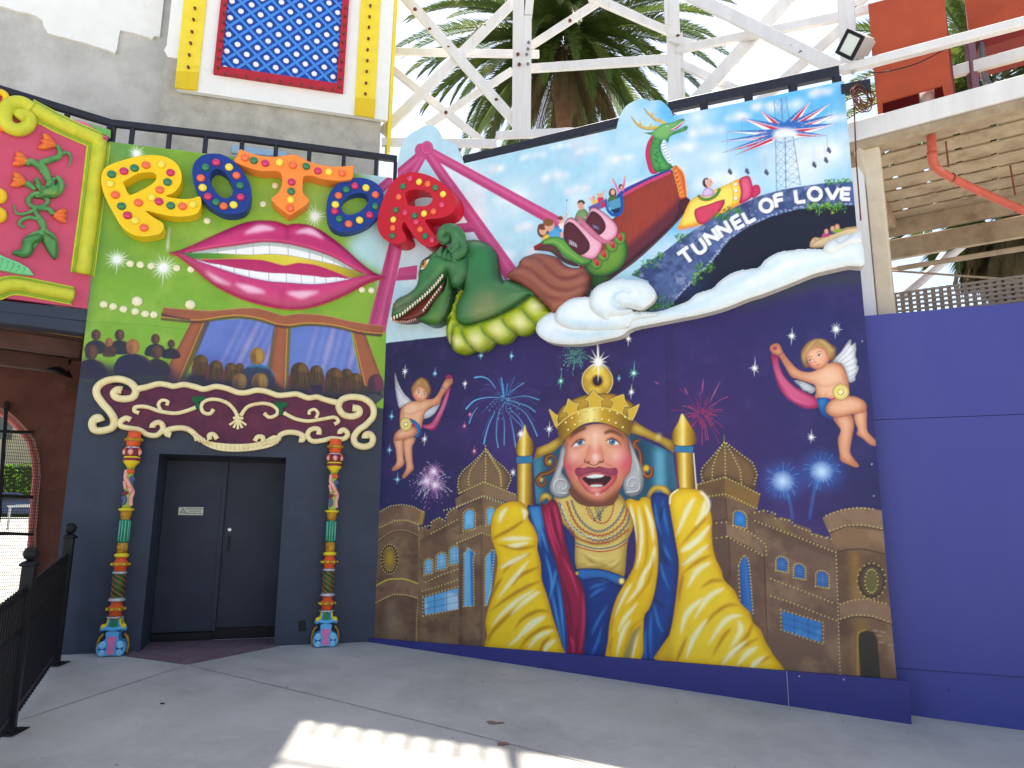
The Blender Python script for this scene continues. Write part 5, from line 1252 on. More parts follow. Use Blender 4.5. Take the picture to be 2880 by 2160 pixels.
for (x, y), t in zip(((1142,1482),(1290,1478),(1457,1487),(1870,1422),(1997,1297),(1972,1382)),((1120,1140),(1255,1030),(1405,955),(1860,900),(1985,1180),(1985,1200))):
    cm.stroke(KG((x - 14, y - 160),(x - 10, y)),.8,(150,168,190),.8); cm.stroke(KG((x + 6, y - 160),(x + 6, y)),.8,(150,168,190),.8); cm.ell(KG((x, y))[0],5,6,(84,88,116)); cm.ell(KG((x + 12, y + 12))[0],4,6,(84,88,116)); cm.dots(KG((x - 4, y - 22),(x + 10, y - 16)),2,(84,80,104))
for x0, y0, y1 in ((1120,1140,1300),(1250,1025,1160),(1405,960,1010),(1857,860,1000),(2026,890,1010),(1988,1175,1290)): cm.stroke(KG((x0, y0),(x0, y1)),.9,(110,120,150),.8)
cm.curlab = None
# ---- tunnel of love
cm.curlab = 8
arch_out = [(300,1150),(400,1060),(560,960),(700,850),(850,750),(1000,655),(1200,555),(1400,465),(1600,408),(1800,375),(2000,350),(2240,340),(2420,360)]
arch_in = [(2420,560),(2240,543),(2000,545),(1850,560),(1700,585),(1500,640),(1300,730),(1150,830),(1050,950),(980,1050),(870,1150),(800,1230),(690,1350)]
rock = KD(*(arch_out + arch_in + [(560,1470),(380,1470),(480,1300),(440,1200)]))
cm.fill(KD(*(arch_in + [(560,1500),(1000,1400),(1500,1100),(2000,960),(2420,900)])),(30,34,54)); cm.glow(KD((820,1270))[0],90,(44,64,110),.6)
cm.fill(rock, (88,106,150)); rm = cm.maskof(rock)
mottle(cm, rm, (58,72,118),31,.8,30,.46,.64); mottle(cm, rm, (122,140,184),32,.6,60,.52,.72); mottle(cm, rm, (44,56,96),36,.6,90,.54,.7); mottle(cm, rm, (70,106,168),33,.45,16,.55,.75); mottle(cm, rm, (176,188,214),35,.45,70,.64,.78)
for k in range(60):
    t = k / 59; i = t * (len(arch_in) - 2) + 1; j = int(i); a = np.array(arch_in[j]) * (1 - i + j) + np.array(arch_in[min(j + 1, len(arch_in) - 1)]) * (i - j)
    if a[0] < 2250: cm.ell(KD(a + RNG.normal(0,5,2))[0] + [-2,-3],5,2.6,(176,188,214),.75, rot=RNG.uniform(0,3), n=7)
GR = [(58,120,60),(86,150,62),(44,96,56),(120,168,70)]
for c, rx, ry, n in (((340,1130),14,11,26),((450,1050),26,13,40),((530,985),18,12,26),((735,820),22,12,34),((1060,645),30,14,60),((1170,590),28,12,50),((2020,340),20,8,30),((2130,335),22,7,30),((930,1080),28,16,60),((860,1160),18,13,36),((540,1390),44,22,110),((470,1430),24,10,40),((1990,540),42,10,60),((1850,555),18,9,26),((2280,345),24,8,30),((840,1210),5,10,14)):
    dabs(cm, KD(c)[0], rx, ry, n, GR, int(c[0]),3.6)
for x in range(1830,2140,22): dabs(cm, KD((x, 565 + 25 * math.sin(x * .05)))[0],3,13,10, GR + [(170,196,60)], x, 2.8)
LET = {'T': [[(-.5,.5),(.5,.5)],[(0,.5),(0,-.5)]], 'U': [[(-.4,.5),(-.4,-.2),(-.25,-.45),(0,-.5),(.25,-.45),(.4,-.2),(.4,.5)]], 'N': [[(-.42,-.5),(-.42,.5)],[(-.42,.5),(.42,-.5)],[(.42,-.5),(.42,.5)]],
       'E': [[(-.34,-.5),(-.34,.5)],[(-.34,.45),(.36,.45)],[(-.34,0),(.3,0)],[(-.34,-.45),(.36,-.45)]], 'L': [[(-.34,.5),(-.34,-.5)],[(-.34,-.45),(.38,-.45)]], 'F': [[(-.34,.5),(-.34,-.5)],[(-.34,.45),(.36,.45)],[(-.34,.02),(.28,.02)]],
       'O': [[(.46 * math.cos(a),.48 * math.sin(a)) for a in np.linspace(0,2 * PI, 17)]], 'V': [[(-.46,.5),(0,-.5)],[(0,-.5),(.46,.5)]]}
def letter(ch, c, ang, h, w, wd):
    a = math.radians(ang); ex = np.array([math.cos(a), math.sin(a)]); ey = np.array([math.sin(a),-math.cos(a)])
    for col, dx, dw in (((40,48,84),1.2,1.5),((238,240,244),0,0)):
        for sk in LET[ch]:
            pts = KD(*[np.array(c) + ex * x * w + ey * y * h for x, y in sk]) + [dx, dx]
            if len(pts) == 2:
                d = pts[1] - pts[0]; d = d / np.linalg.norm(d); n = np.array([-d[1], d[0]]); W_ = (wd + dw) / 2; e = d * (0 if ch != 'V' else 1)
                cm.fill([pts[0] + n * W_, pts[1] + n * W_, pts[1] - n * W_, pts[0] - n * W_], col)
            else: cm.stroke(pts, wd + dw, col, 1, sm=4)
for ch, c, ang, h, w in (('T', (772,985),-36,118,112),('U', (880,900),-35,112,108),('N', (985,818),-33,112,108),('N', (1090,752),-32,112,108),('E', (1212,688),-30,112,108),('L', (1310,640),-28,104,108),('O', (1460,547),-14,108,112),('F', (1575,502),-11,112,106),('L', (1752,466),-7,112,106),('O', (1880,447),-4,108,116),('V', (2032,445),0,100,118),('E', (2148,447),2,100,106)):
    letter(ch, c, ang, h, w, 10.5)
body(cm, KE((362,880),(375,845),(405,820),(440,828),(470,818),(680,738),(800,735),(800,800),(600,880),(480,908),(370,912)),(226,196,148),(180,140,104),(246,226,186),8,2, line=(120,90,70), lw=1.2)
cm.stroke(KE((380,880),(470,830),(690,748),(800,745)),2,(150,110,84)); cm.ell(KE((405,842))[0],6,5,(206,172,124))
for x, y, c, hr in ((502,768,(196,80,130),(96,30,44)),(557,745,(96,72,120),(150,96,70)),(597,730,(150,180,60),(170,110,80))):
    cm.fill(KE((x - 35, y + 50),(x - 20, y + 15),(x + 20, y + 12),(x + 38, y + 30),(x + 20, y + 48)), c, sm=3); cm.ell(KE((x, y))[0],7,8, hr); cm.ell(KE((x + 2, y + 3))[0],5.6,7,(224,176,152))
cm.curlab = None
exec_done = True
# ---- fireworks and stars
def burst(c, K, n, r0, r1, cols, seed, w=2., fall=.25, dash=False, arc=None):
    g = random.Random(seed); c = np.array(c, float)
    for k in range(n):
        a = 2 * PI * k / n + g.uniform(-.12,.12); L = g.uniform(r0, r1); d = np.array([math.cos(a), math.sin(a)]); col = g.choice(cols)
        p0 = c + d * L * g.uniform(.12,.35); p1 = c + d * L * .65 + [0,-L * .06]; p2 = c + d * L + [0, L * fall]
        pts = hermite(K(p0, p1, p2),8, False)
        if dash:
            for s in range(0, len(pts) - 2,3): cm.stroke(pts[s:s + 2], w * g.uniform(.6,1.2), col, .85)
        else: cm.stroke(pts, [.2, w * .6, w], col, .85, sm=0)
BL = [(96,168,214),(130,196,232),(78,140,200)]
cc_ = np.array([1390., 470.])
for pts, w in ((((1340,445),(1200,445),(1070,480),(980,570)),4.5),(((1300,350),(1230,260),(1150,225),(1070,235)),4.5),(((1290,600),(1230,720),(1190,850),(1172,940)),4.6),(((1340,560),(1310,700),(1305,850),(1325,980)),3),(((1450,650),(1480,780),(1500,900),(1508,975)),3.6),(((1110,545),(1060,610),(1030,680),(1015,720)),3.4),(((1440,480),(1520,500),(1640,540),(1720,600)),3),(((1430,420),(1520,340),(1600,290)),2.4),(((1480,445),(1620,430),(1760,470)),2.6),(((1460,510),(1600,600),(1680,720),(1740,860)),3),(((1440,560),(1560,680),(1600,780)),2.4),(((1380,640),(1390,760),(1387,950)),2.6),(((1420,600),(1580,760),(1690,950)),2.4)):
    cm.stroke(KM(*pts),[w * .3, w * .7, w],(110,180,222),.9)
cm.fill(KM((1350,230),(1365,240),(1395,440),(1378,442)),(84,160,212)); cm.fill(KM((1418,300),(1430,290),(1410,430),(1402,425)),(70,140,196)); cm.stroke(KM((1330,250),(1385,440)),2,(90,140,196),.6); cm.stroke(KM((1500,220),(1420,430)),1.6,(90,140,196),.6)
burst((1395,475), KM, 22,90,250, BL, 4,1.8,.25, True); burst((1395,475), KM, 16,30,80, BL + [(30,30,60)],9,3,.1)
burst((1395,480), KM, 14,250,420,[(100,120,190),(84,90,160)],3,1.3,.2)
for c, r, col in (((640,1230),150,(220,150,200)),((570,1330),190,(236,214,240)),((655,1372),200,(240,180,216))):
    cm.glow(KM(c)[0],26, col, .8,1.5); burst(c, KM, 30, r * .35, r, [col, (240,236,248),(170,130,200)], int(c[0]),1.4,.12); cm.star(KM(c)[0],20,16,(250,235,250), vert=1)
burst((610,1380), KM, 40,150,270,[(220,200,236),(190,120,180),(240,240,250)],31,1.6,.1, True)
burst((1750,190), KN, 34,60,190,[(110,190,160),(80,160,140),(140,210,190)],5,1.7,.2, True); burst((1750,200), KN, 20,40,110,[(120,196,170)],6,1.8,.1)
burst((740,575), KO, 34,60,260,[(180,60,100),(150,60,120),(206,90,130)],7,1.6,.02); burst((740,580), KO, 22,30,110,[(206,60,96)],8,2.2,.02)
for a, b in (((790,490),(870,330)),((640,430),(615,375)),((440,355),(405,335)),((740,420),(750,310))): cm.stroke(KO(a, b),[.5,2.4,.5],(206,120,160),.8)
for c in ((1310,1040),(1585,970)):
    cm.glow(KO(c)[0],62,(70,130,214),.75,1.6); burst(c, KO, 46,60,150,[(110,170,230),(80,130,210)], c[0],1.3,.0); cm.glow(KO(c)[0],26,(206,232,250),.95,1.1)
cm.stroke(KO((1325,1085),(1360,1190),(1383,1315)),[4,3,2],(84,146,216),.85, soft=2); cm.stroke(KO((1565,1010),(1525,1150),(1500,1310)),[4,3,2],(84,146,216),.85, soft=2)
for K, L_ in ((KN, ((273,322,15,0),(533,340,12,1),(930,185,13,1),(1193,190,12,1),(793,428,12,0),(158,710,12,1),(443,905,14,0),(140,1000,13,1),(208,1255,15,1),(1520,820,18,0),(1278,862,16,0),(1207,1195,14,0),(1620,405,18,2),(2123,382,8,1),(835,693,10,3),(787,793,10,3),(872,1010,15,3))),
              (KO, ((220,32,16,0),(1375,12,20,0),(1112,240,22,0),(1512,728,18,0),(258,275,24,2),(240,408,16,0),(152,312,8,1)))):
    for x, y, r, c in L_: cm.star(K((x, y))[0], r, 8,((244,246,252),(140,206,232),(120,206,180),(206,120,160))[c],.06, seed=x)
cm.star(KL((947,97))[0],24,12,(244,248,252),.1); cm.dots(KL((1226,226),(1328,1530)),1.6,(230,235,245)); cm.dots(KO((1940,918),(1954,1143)),1.6,(235,238,240))
# ---- castle
STO = (124,98,78); STL = (146,118,94); STD = (88,66,56); LITE = (234,224,140); WIN = (112,178,218)
def stone(pts, col=STO, sm=0, seed=1):
    cm.fill(pts, col, sm=sm); m = cm.maskof(pts, sm); mottle(cm, m, (152,126,100), seed, .6,26,.5,.7); mottle(cm, m, (92,68,58), seed + 50,.55,30,.5,.72); return m
def bricks(K, pts):
    for x, y in pts: cm.fill(K((x, y),(x + 42, y - 4),(x + 42, y + 16),(x, y + 20)),(84,60,52),.5, soft=2)
def lights(K, path, n_step=7.2, r=1.75, closed=False):
    cm.dots(along(K(*path), n_step, closed), r, LITE)
def archwin(K, cx, cy, w, h, col=WIN, grid=True, slant=0.):
    pts = [(cx - w / 2, cy + h / 2),(cx - w / 2, cy - h / 2 + w * .45)] + [(cx - w / 2 * math.cos(a), cy - h / 2 + w * .45 - w * .45 * math.sin(a)) for a in np.linspace(0, PI, 9)[1:-1]] + [(cx + w / 2, cy - h / 2 + w * .45),(cx + w / 2, cy + h / 2)]
    pts = [(x, y + slant * (x - cx)) for x, y in pts]
    cm.fill(K(*pts), col); cm.fill(K(*[(cx + (x - cx) * .6, cy + (y - cy) * .5) for x, y in pts]), tuple(min(255, c + 30) for c in col),.5, soft=5)
    if grid:
        for t in (-.2,.2): cm.stroke(K((cx + t * w, cy - h / 2 + 4),(cx + t * w, cy + h / 2)),.9,(50,60,80),.8)
        for t in (-.1,.15,.35): cm.stroke(K((cx - w / 2, cy + t * h - slant * w / 2),(cx + w / 2, cy + t * h + slant * w / 2)),.9,(50,60,80),.8)
    o_ = [(cx + (x - cx) * 1.28, cy + (y - cy) * 1.14) for x, y in pts]; lights(K, o_, 7,1.6, True)
cm.curlab = 9
m1 = stone(KI((30,320),(100,285),(200,258),(300,268),(405,305),(412,480),(410,820),(395,960),(392,1440),(-30,1400)),(122,96,76), seed=3)
for x in range(0,400,8):   # soft roundness of the tower
    pass
cm.fill(KI((330,300),(415,310),(400,1440),(330,1440)),(70,50,44),.55, soft=30, clip=m1); cm.fill(KI((120,1000),(210,1000),(190,1400),(110,1400)),(168,146,124),.45, soft=26, clip=m1)
stone(KI((45,215),(80,182),(150,148),(250,132),(350,145),(460,195),(440,305),(400,318),(300,275),(200,262),(100,292),(40,335)),(138,110,86), seed=5); cm.fill(KI((430,180),(462,195),(440,308),(405,300)),(176,146,58),.8, soft=4)
cm.stroke(KI((40,470),(150,385),(280,365),(400,415)),3,(70,50,44),.8); cm.stroke(KI((40,455),(150,375),(280,355),(400,402)),2.4,(166,140,116),.9)
stone(KI((20,855),(130,802),(280,798),(405,840),(400,975),(300,942),(180,938),(15,1012)),(140,110,90), seed=7); cm.stroke(KI((20,852),(130,800),(280,796),(405,838)),3,(206,184,70),.9); cm.stroke(KI((15,1016),(180,944),(300,948),(400,980)),3,(80,58,50),.8)
bricks(KI, ((150,420),(210,440),(330,520),(300,580),(340,640),(330,1100),(345,1180),(340,1250),(200,480)))
for p in (((55,190),(150,138),(250,124),(350,140),(450,190)),((60,330),(190,268),(300,264),(400,300)),((35,850),(130,792),(280,788),(400,830)),((25,1005),(180,930),(300,936),(395,965)),((410,330),(412,620),(408,900),(392,1100),(386,1370))): lights(KI, p)
cm.ell(KI((145,615))[0],25,43,(92,70,40)); cm.ell(KI((145,615))[0],20,36,(74,56,40)); cm.ell(KI((145,617))[0],15,30,(152,124,74)); cm.ell(KI((150,610))[0],7,18,(186,164,50),.8, soft=6)
for rx, ry in ((24,42),(17.5,33)): cm.dots([KI((145,615))[0] + [rx * math.cos(a), ry * math.sin(a)] for a in np.linspace(0,2 * PI, 25)[:-1]],1.5, LITE)
m2 = stone(KI((400,352),(480,318),(490,352),(520,332),(515,282),(590,240),(622,252),(632,292),(660,270),(660,212),(690,182),(752,152),(770,200),(770,1420),(388,1400),(398,960),(412,460)),(126,100,76), seed=9)
cm.fill(KI((412,455),(770,250),(770,300),(412,500)),(84,62,54),.5, soft=8, clip=m2); cm.stroke(KI((405,460),(770,255)),2.4,(74,54,48),.8)
bricks(KI, ((470,800),(540,780),(600,760),(700,310),(710,360),(700,450),(600,840),(520,850),(690,1110)))
for cx, cy, w, h in ((495,680,62,125),(611,632,78,140),(727,580,76,150)): archwin(KI, cx, cy, w, h, (126,182,216), True, -.18)
wq = KI((457,962),(762,872),(762,1062),(457,1114)); cm.fill(wq, (110,172,214)); mottle(cm, cm.maskof(wq),(190,214,232),41,.8,40,.45,.65)
for t in (.31,.66): cm.stroke(KI((457 + 305 * t, 962 - 90 * t),(457 + 305 * t, 1114 - 52 * t)),1.2,(44,54,80))
for t in (.33,.66): cm.stroke(KI((457,962 + 152 * t),(762,872 + 190 * t)),1., (44,54,80))
cm.stroke(KI((455,958),(455,1118)),2,(50,40,44))
for p in (((445,950),(620,900),(760,858)),((445,965),(445,1125)),((450,1125),(620,1092),(760,1060)),((440,900),(600,855),(755,800)),((470,820),(600,760),(755,705)),((410,345),(480,312),(515,320),(520,278),(590,240),(620,258)),((640,270),(665,200),(700,175),(750,150)),((520,385),(640,320),(750,262))): lights(KI, p, 9)
# left domed tower
m3 = stone(KI((770,165),(978,58),(1200,130),(1260,300),(1200,900),(1160,1460),(764,1420)),(120,94,74), seed=11)
cm.fill(KI((975,60),(1260,130),(1260,1460),(968,1440)),(140,112,86),.7, clip=m3); cm.stroke(KI((975,60),(968,1440)),3,(82,60,52),.8, soft=2); cm.fill(KI((764,400),(800,400),(800,1420),(764,1420)),(80,58,50),.5, soft=12, clip=m3)
dome = KM((1190,938),(1202,1005),(1280,1105),(1388,1188),(1450,1268),(1456,1340),(1420,1425),(1400,1480),(920,1480),(900,1395),(898,1330),(940,1248),(1020,1168),(1100,1108),(1160,1040),(1180,985))
body(cm, dome, (118,94,72),(82,60,50),(142,116,88),20,3); cm.stroke(KM((1200,1000),(1270,1120),(1340,1230),(1360,1380)),6,(168,144,104),.7, soft=3)
for p in (((1188,990),(1100,1120),(1030,1210),(1005,1320),(1015,1370)),((1190,960),(1192,1180),(1188,1340)),((1200,1000),(1270,1120),(1345,1240),(1355,1380)),((1150,1040),(1050,1140),(960,1210),(905,1290),(895,1400),(920,1450)),((1215,1020),(1290,1110),(1385,1185),(1450,1260),(1458,1320),(1420,1410))): lights(KM, p, 8)
stone(KM((868,1520),(1172,1338),(1520,1480),(1520,1570),(1172,1490),(880,1615)),(132,106,82), seed=13); cm.fill(KM((1172,1340),(1520,1480),(1520,1570),(1172,1490)),(150,124,96),.6)
for p in (((910,1460),(1170,1340),(1500,1470)),((890,1600),(1170,1490),(1400,1560),(1500,1590)),((750,160 - 160 + 1640),(880,1610))): lights(KM, p, 8)
for p in (((750,470),(975,378),(1090,405)),((760,410),(975,312),(1060,345)),((750,150),(975,50),(1150,110)),((1170,470),(1172,480))): lights(KI, p, 8)
stone(KI((755,412),(980,312),(1090,348),(1090,430),(980,380),(758,472)),(142,116,88), seed=15); cm.stroke(KI((758,476),(980,386),(1090,434)),3,(78,58,50),.8); lights(KI, ((755,470),(975,378),(1090,415)),8)
archwin(KI, 860,258,86,165, WIN, False, -.2); archwin(KI, 1058,232,74,150, WIN, False, .12)
for pts, sh in (([(815,1040),(820,590),(812,570),(835,545),(852,510),(880,540),(908,560),(890,600),(896,1035)],60),([(1005,1030),(1012,600),(1030,570),(1050,560),(1075,530),(1095,540),(1085,640),(1060,900),(1020,1032)],30)):
    cm.fill(KI(*pts),(120,180,214)); cm.fill(KI(*pts), None, .9, grad=(KI(pts[0])[0], KI((pts[0][0] + 85, pts[0][1]))[0],[(0,(132,186,218)),(.7,(112,176,216)),(.8,(44,120,184)),(1,(40,110,176))])); lights(KI, [(x + (8 if x > 860 and x < 960 else -8), y) for x, y in pts],8,1.6, True)
bricks(KI, ((930,1190),(905,1200)))
# right castle
cm.curlab = 10
m4 = stone(KK((0,30),(100,20),(300,110),(295,300),(385,370),(400,1330),(330,1400),(0,1300)),(118,92,76), seed=17)
cm.fill(KK((0,20),(98,20),(130,620),(100,800),(0,800)),(92,70,62),.65, clip=m4); cm.stroke(KK((98,30),(125,400),(130,600)),3,(64,46,44),.8)
stone(KK((100,215),(150,240),(290,300),(385,365),(385,465),(250,380),(110,315)),(136,110,88), seed=18); cm.stroke(KK((110,318),(250,384),(362,462)),3,(66,46,44),.85); cm.stroke(KK((365,462),(378,800),(390,1030)),3,(66,46,44),.85)
cm.stroke(KK((0,212),(100,195)),3,(64,46,44),.7)
cap = KO((690,1060),(900,1008),(1152,1130),(1128,1235),(900,1152),(700,1165)); stone(cap, (122,94,58), seed=19); cm.fill(KO((900,1010),(1152,1130),(1128,1235),(900,1152)),(142,112,62),.7)
rd = KO((897,738),(912,775),(990,830),(1090,900),(1132,985),(1122,1055),(1100,1100),(900,1010),(750,1045),(735,975),(780,900),(850,830),(885,770)); body(cm, rd, (112,86,62),(72,52,44),(136,108,74),18,3)
for p in (((895,765),(845,850),(815,940),(812,1020)),((900,770),(905,900),(905,1010)),((910,775),(960,860),(1010,960),(1018,1050)),((880,785),(800,880),(745,940),(732,980),(745,1035)),((915,770),(1010,845),(1095,905),(1130,990),(1110,1060)),((710,1062),(900,1010),(1020,1065),(1145,1130)),((720,1155),(900,1130),(1000,1170),(1125,1232))): lights(KO, p, 9)
cm.stroke(KO((897,715),(897,760)),2,(150,130,90))
m5 = stone(KK((290,142),(370,128),(382,160),(440,150),(440,192),(480,180),(546,202),(552,240),(572,226),(680,262),(686,292),(716,292),(790,320),(858,346),(895,1330),(440,1300),(390,1100),(372,470),(300,310)),(116,92,78), seed=21)
cm.fill(KK((290,200),(860,430),(860,470),(290,240)),(74,56,52),.5, soft=8, clip=m5); cm.stroke(KK((295,210),(560,305),(860,432)),2.4,(70,52,48),.85)
cm.fill(KK((380,180),(440,190),(560,290),(600,320),(500,300)),(150,130,60),.35, soft=6, clip=m5)
for p in (((300,150),(370,135),(440,155),(440,190)),((480,195),(545,205),(580,245),(680,280)),((300,208),(560,305),(855,425)),((800,320),(855,345),(870,760),(885,1260)),((690,300),(790,325)),((410,605),(570,665),(700,715),(830,768)),((410,722),(570,775),(740,845),(860,890)),((150,240),(270,285),(375,370),(380,440)),((110,315),(230,380),(350,445)),((5,330),(105,315)),((5,225),(105,215))): lights(KK, p, 11)
for cx, cy, w, h in ((487,503,68,92),(607,552,66,92),(764,606,74,102)): archwin(KK, cx, cy, w, h, (54,106,168), True, .2)
bw = KK((487,826),(757,906),(757,1042),(493,958)); cm.fill(bw, (58,122,184)); mottle(cm, cm.maskof(bw),(96,160,206),43,.7,40,.5,.7)
for t in (.31,.66): cm.stroke(KK((487 + 270 * t, 826 + 80 * t),(490 + 267 * t, 958 + 84 * t)),1.2,(24,40,70))
for t in (.3,.65): cm.stroke(KK((487,826 + 132 * t),(757,906 + 136 * t)),1,(24,40,70))
lights(KK, ((478,815),(770,905),(772,1055),(480,955)),11,1.7, True)
tw = KK((195,520),(203,490),(228,450),(262,495),(268,600),(284,845),(205,785)); cm.fill(tw, None, grad=(KK((195,600))[0], KK((280,600))[0],[(0,(30,84,150)),(.6,(58,118,184)),(1,(26,76,140))])); lights(KK, ((190,510),(205,470),(228,440),(255,470),(268,560),(288,840)),9); lights(KK, ((188,520),(198,780)),11)
archwin(KK, 198,193,74,98,(46,122,190), False, .3)
m6 = stone(KK((810,290),(930,240),(1050,238),(1200,268),(1214,440),(1300,1360),(893,1340),(880,780),(858,345)),(120,94,72), seed=23)
cm.fill(KK((860,400),(930,400),(950,1300),(880,1300)),(76,54,46),.6, soft=22, clip=m6); cm.fill(KK((965,415),(1000,415),(1020,760),(990,760)),(186,142,44),.6, soft=14, clip=m6); cm.fill(KK((1015,870),(1050,870),(1030,1290),(985,1290)),(176,140,44),.55, soft=16, clip=m6)
stone(KK((764,186),(830,150),(950,120),(1050,114),(1195,142),(1202,272),(1050,242),(930,242),(808,288)),(142,116,94), seed=25); stone(KK((815,300),(930,250),(1200,282),(1214,440),(1050,405),(860,425)),(136,108,82), seed=26)
cm.stroke(KK((860,424),(950,405),(1050,402),(1212,440)),4,(66,46,42),.85); cm.stroke(KK((810,290),(930,246),(1050,246),(1205,275)),3,(76,56,50),.8)
stone(KK((880,780),(950,752),(1060,744),(1200,780),(1240,800),(1245,915),(1100,865),(980,860),(885,885)),(142,114,92), seed=27); cm.stroke(KK((885,890),(980,866),(1100,872),(1245,920)),3.4,(66,46,42),.85)
for p in (((790,170),(900,130),(1000,118),(1110,125)),((815,275),(930,238),(1050,235),(1195,265)),((885,778),(970,752),(1060,742),(1200,775)),((890,880),(985,852),(1100,857),(1240,908))): lights(KK, p, 11)
cm.ell(KK((1102,618))[0],40,50,(74,58,46)); cm.ell(KK((1102,622))[0],30,40,(94,74,58)); cm.ell(KK((1098,622))[0],17,31,(106,100,62))
for rx, ry in ((40,50),(18,33)): cm.dots([KK((1100,620))[0] + [rx * math.cos(a), ry * math.sin(a)] for a in np.linspace(0,2 * PI, 19)[:-1]],1.8, LITE)
cm.fill(KK((1010,1020),(1022,975),(1065,960),(1115,970),(1140,1020),(1168,1350),(1030,1345)),(54,48,42)); cm.stroke(KK((1008,1330),(1004,1020),(1022,968),(1065,952)),3,(190,160,70),.7)
bricks(KK, ()); 
for x, y in ((1110,950),(1140,985),(1150,1030),(1215,1050),(1160,960)): cm.fill(KK((x, y),(x + 36, y + 8),(x + 36, y + 20),(x, y + 12)),(166,144,124),.8)
cm.curlab = None
# ---- throne
GD = (196,160,60); GDd = (116,84,30); GDl = (244,226,140)
cm.curlab = 12
tb_ = KH((355,1130),(640,960),(1330,860),(1775,1060),(1820,1420),(1500,1560),(390,1590)); cm.fill(tb_, (36,88,112)); tm = cm.maskof(tb_)
cm.fill(KH((1600,1000),(1680,1030),(1690,1430),(1610,1440)),(130,200,226),.8, soft=16, clip=tm); cm.fill(KH((370,1120),(440,1090),(440,1560),(380,1560)),(96,166,190),.7, soft=16, clip=tm); cm.fill(KH((1340,880),(1480,940),(1480,1450),(1340,1400)),(24,56,76),.7, soft=16, clip=tm); cm.fill(KH((1740,1060),(1800,1080),(1820,1420),(1760,1430)),(60,120,150),.7, soft=10, clip=tm)
for pts in (((590,1110),(540,1085),(495,1110),(490,1160),(530,1185),(560,1160)),((590,1120),(590,1200),(520,1260),(450,1280),(400,1330),(430,1390),(480,1370),(470,1320)),((1440,940),(1400,940),(1380,975),(1400,1010),(1440,1010)),((1390,960),(1440,1060),(1460,1200),(1500,1290),(1550,1290),(1560,1220),(1500,1190))):
    cm.stroke(KH(*pts),[6,14,16,12,7],(96,54,40)); cm.stroke(KH(*pts),[1,3,4,3,1],(206,120,60) if pts[0][0] > 1000 else (170,120,50),.8)
cm.ell(KH((1505,1215))[0],8,8,(226,196,70), soft=4); cm.ell(KH((440,1330))[0],5,5,(220,190,80), soft=3); cm.ell(KH((525,1150))[0],5,5,(220,190,80), soft=3)
body(cm, KH((365,1130),(395,1010),(500,970),(635,890),(665,955),(560,1050),(450,1090)), GD, GDd, GDl, 16,0); body(cm, KH((1385,735),(1500,810),(1640,880),(1790,945),(1790,1062),(1640,960),(1480,895),(1330,850)), GD, GDd, GDl, 18,0)
cm.stroke(KH((1640,870),(1620,930)),9,(246,232,160),.7, soft=6)
def ggrad(a, b, K): return (K(a)[0], K(b)[0],[(0,(120,88,30)),(.25,(214,180,70)),(.45,(246,230,150)),(.6,(206,166,56)),(1,(106,76,28))])
for pts, a, b in ((((196,1165),(345,1160),(362,1620),(200,1600)),(195,1300),(352,1300)),(((1808,1050),(1972,1056),(2012,1440),(1845,1440)),(1815,1200),(1990,1200))): cm.fill(KH(*pts), None, grad=ggrad(a, b, KH))
cm.stroke(KH((1985,1060),(2015,1430)),3,(250,244,214)); cm.stroke(KH((1808,1060),(1825,1430)),4,(176,70,50),.6)
for pts, a, b in ((((275,768),(300,850),(352,940),(366,1015),(342,1082),(270,1096),(200,1082),(184,1010),(212,920),(258,830)),(190,960),(360,960)),(((1868,658),(1930,745),(1992,840),(2016,910),(1992,975),(1880,990),(1790,972),(1764,900),(1782,830),(1832,745)),(1770,880),(2010,880))): cm.fill(KH(*pts), None, sm=3, grad=ggrad(a, b, KH)); cm.stroke(hermite(KH(*pts),3),1.4,(90,66,24),.7, sm=0, closed=True)
for pts in (((188,1098),(352,1088),(346,1160),(194,1170)),((1798,986),(1982,992),(1978,1056),(1800,1050))): cm.fill(KH(*pts),(62,128,166)); cm.stroke(KH(pts[0], pts[1]),2,(30,60,90),.8); cm.stroke(KH(pts[3], pts[2]),2,(30,60,90),.8)
body(cm, KH((1510,1500),(1560,1410),(1640,1385),(1720,1410),(1760,1490),(1700,1480),(1640,1440),(1580,1460),(1540,1520)), GD, GDd, GDl, 8); body(cm, KH((420,1560),(450,1480),(500,1465),(550,1510),(520,1560),(500,1520)), GD, GDd, GDl, 8)
cm.star(KH((235,868))[0],22,10,(250,244,240))
# ---- the king
cm.curlab = 11
RB = (22,66,138)
rl = KI((1385,150),(1420,135),(1500,140),(1560,400),(1640,640),(1740,1000),(1800,1540),(1690,1540),(1680,1300),(1590,1090),(1510,800),(1470,430)); body(cm, rl, RB, (14,36,84), None, 14)
streaks(cm, [KI(*p) for p in (((1420,160),(1480,350),(1500,520)),((1460,160),(1520,400),(1570,560)),((1540,560),(1600,800),(1580,1000)),((1650,800),(1690,1100),(1720,1500)),((1600,900),(1650,1150),(1700,1400)),((1640,700),(1620,820),(1590,950)))],7,(84,156,212),.85)
cm.fill(KI((1395,150),(1500,140),(1530,330),(1450,330)),(84,156,210),.7, soft=12, clip=cm.maskof(rl))
ctr_ = KJ((60,780),(350,740),(480,860),(470,1000),(380,1150),(360,1540),(90,1520),(150,1200),(130,950)); body(cm, ctr_, (18,56,128),(10,26,66), None, 24)
rr_ = KJ((735,60),(800,20),(880,35),(912,100),(950,400),(982,640),(945,1100),(862,1330),(822,1560),(620,1545),(670,1150),(770,900),(800,560),(770,300)); body(cm, rr_, RB, (12,34,80), None, 16)
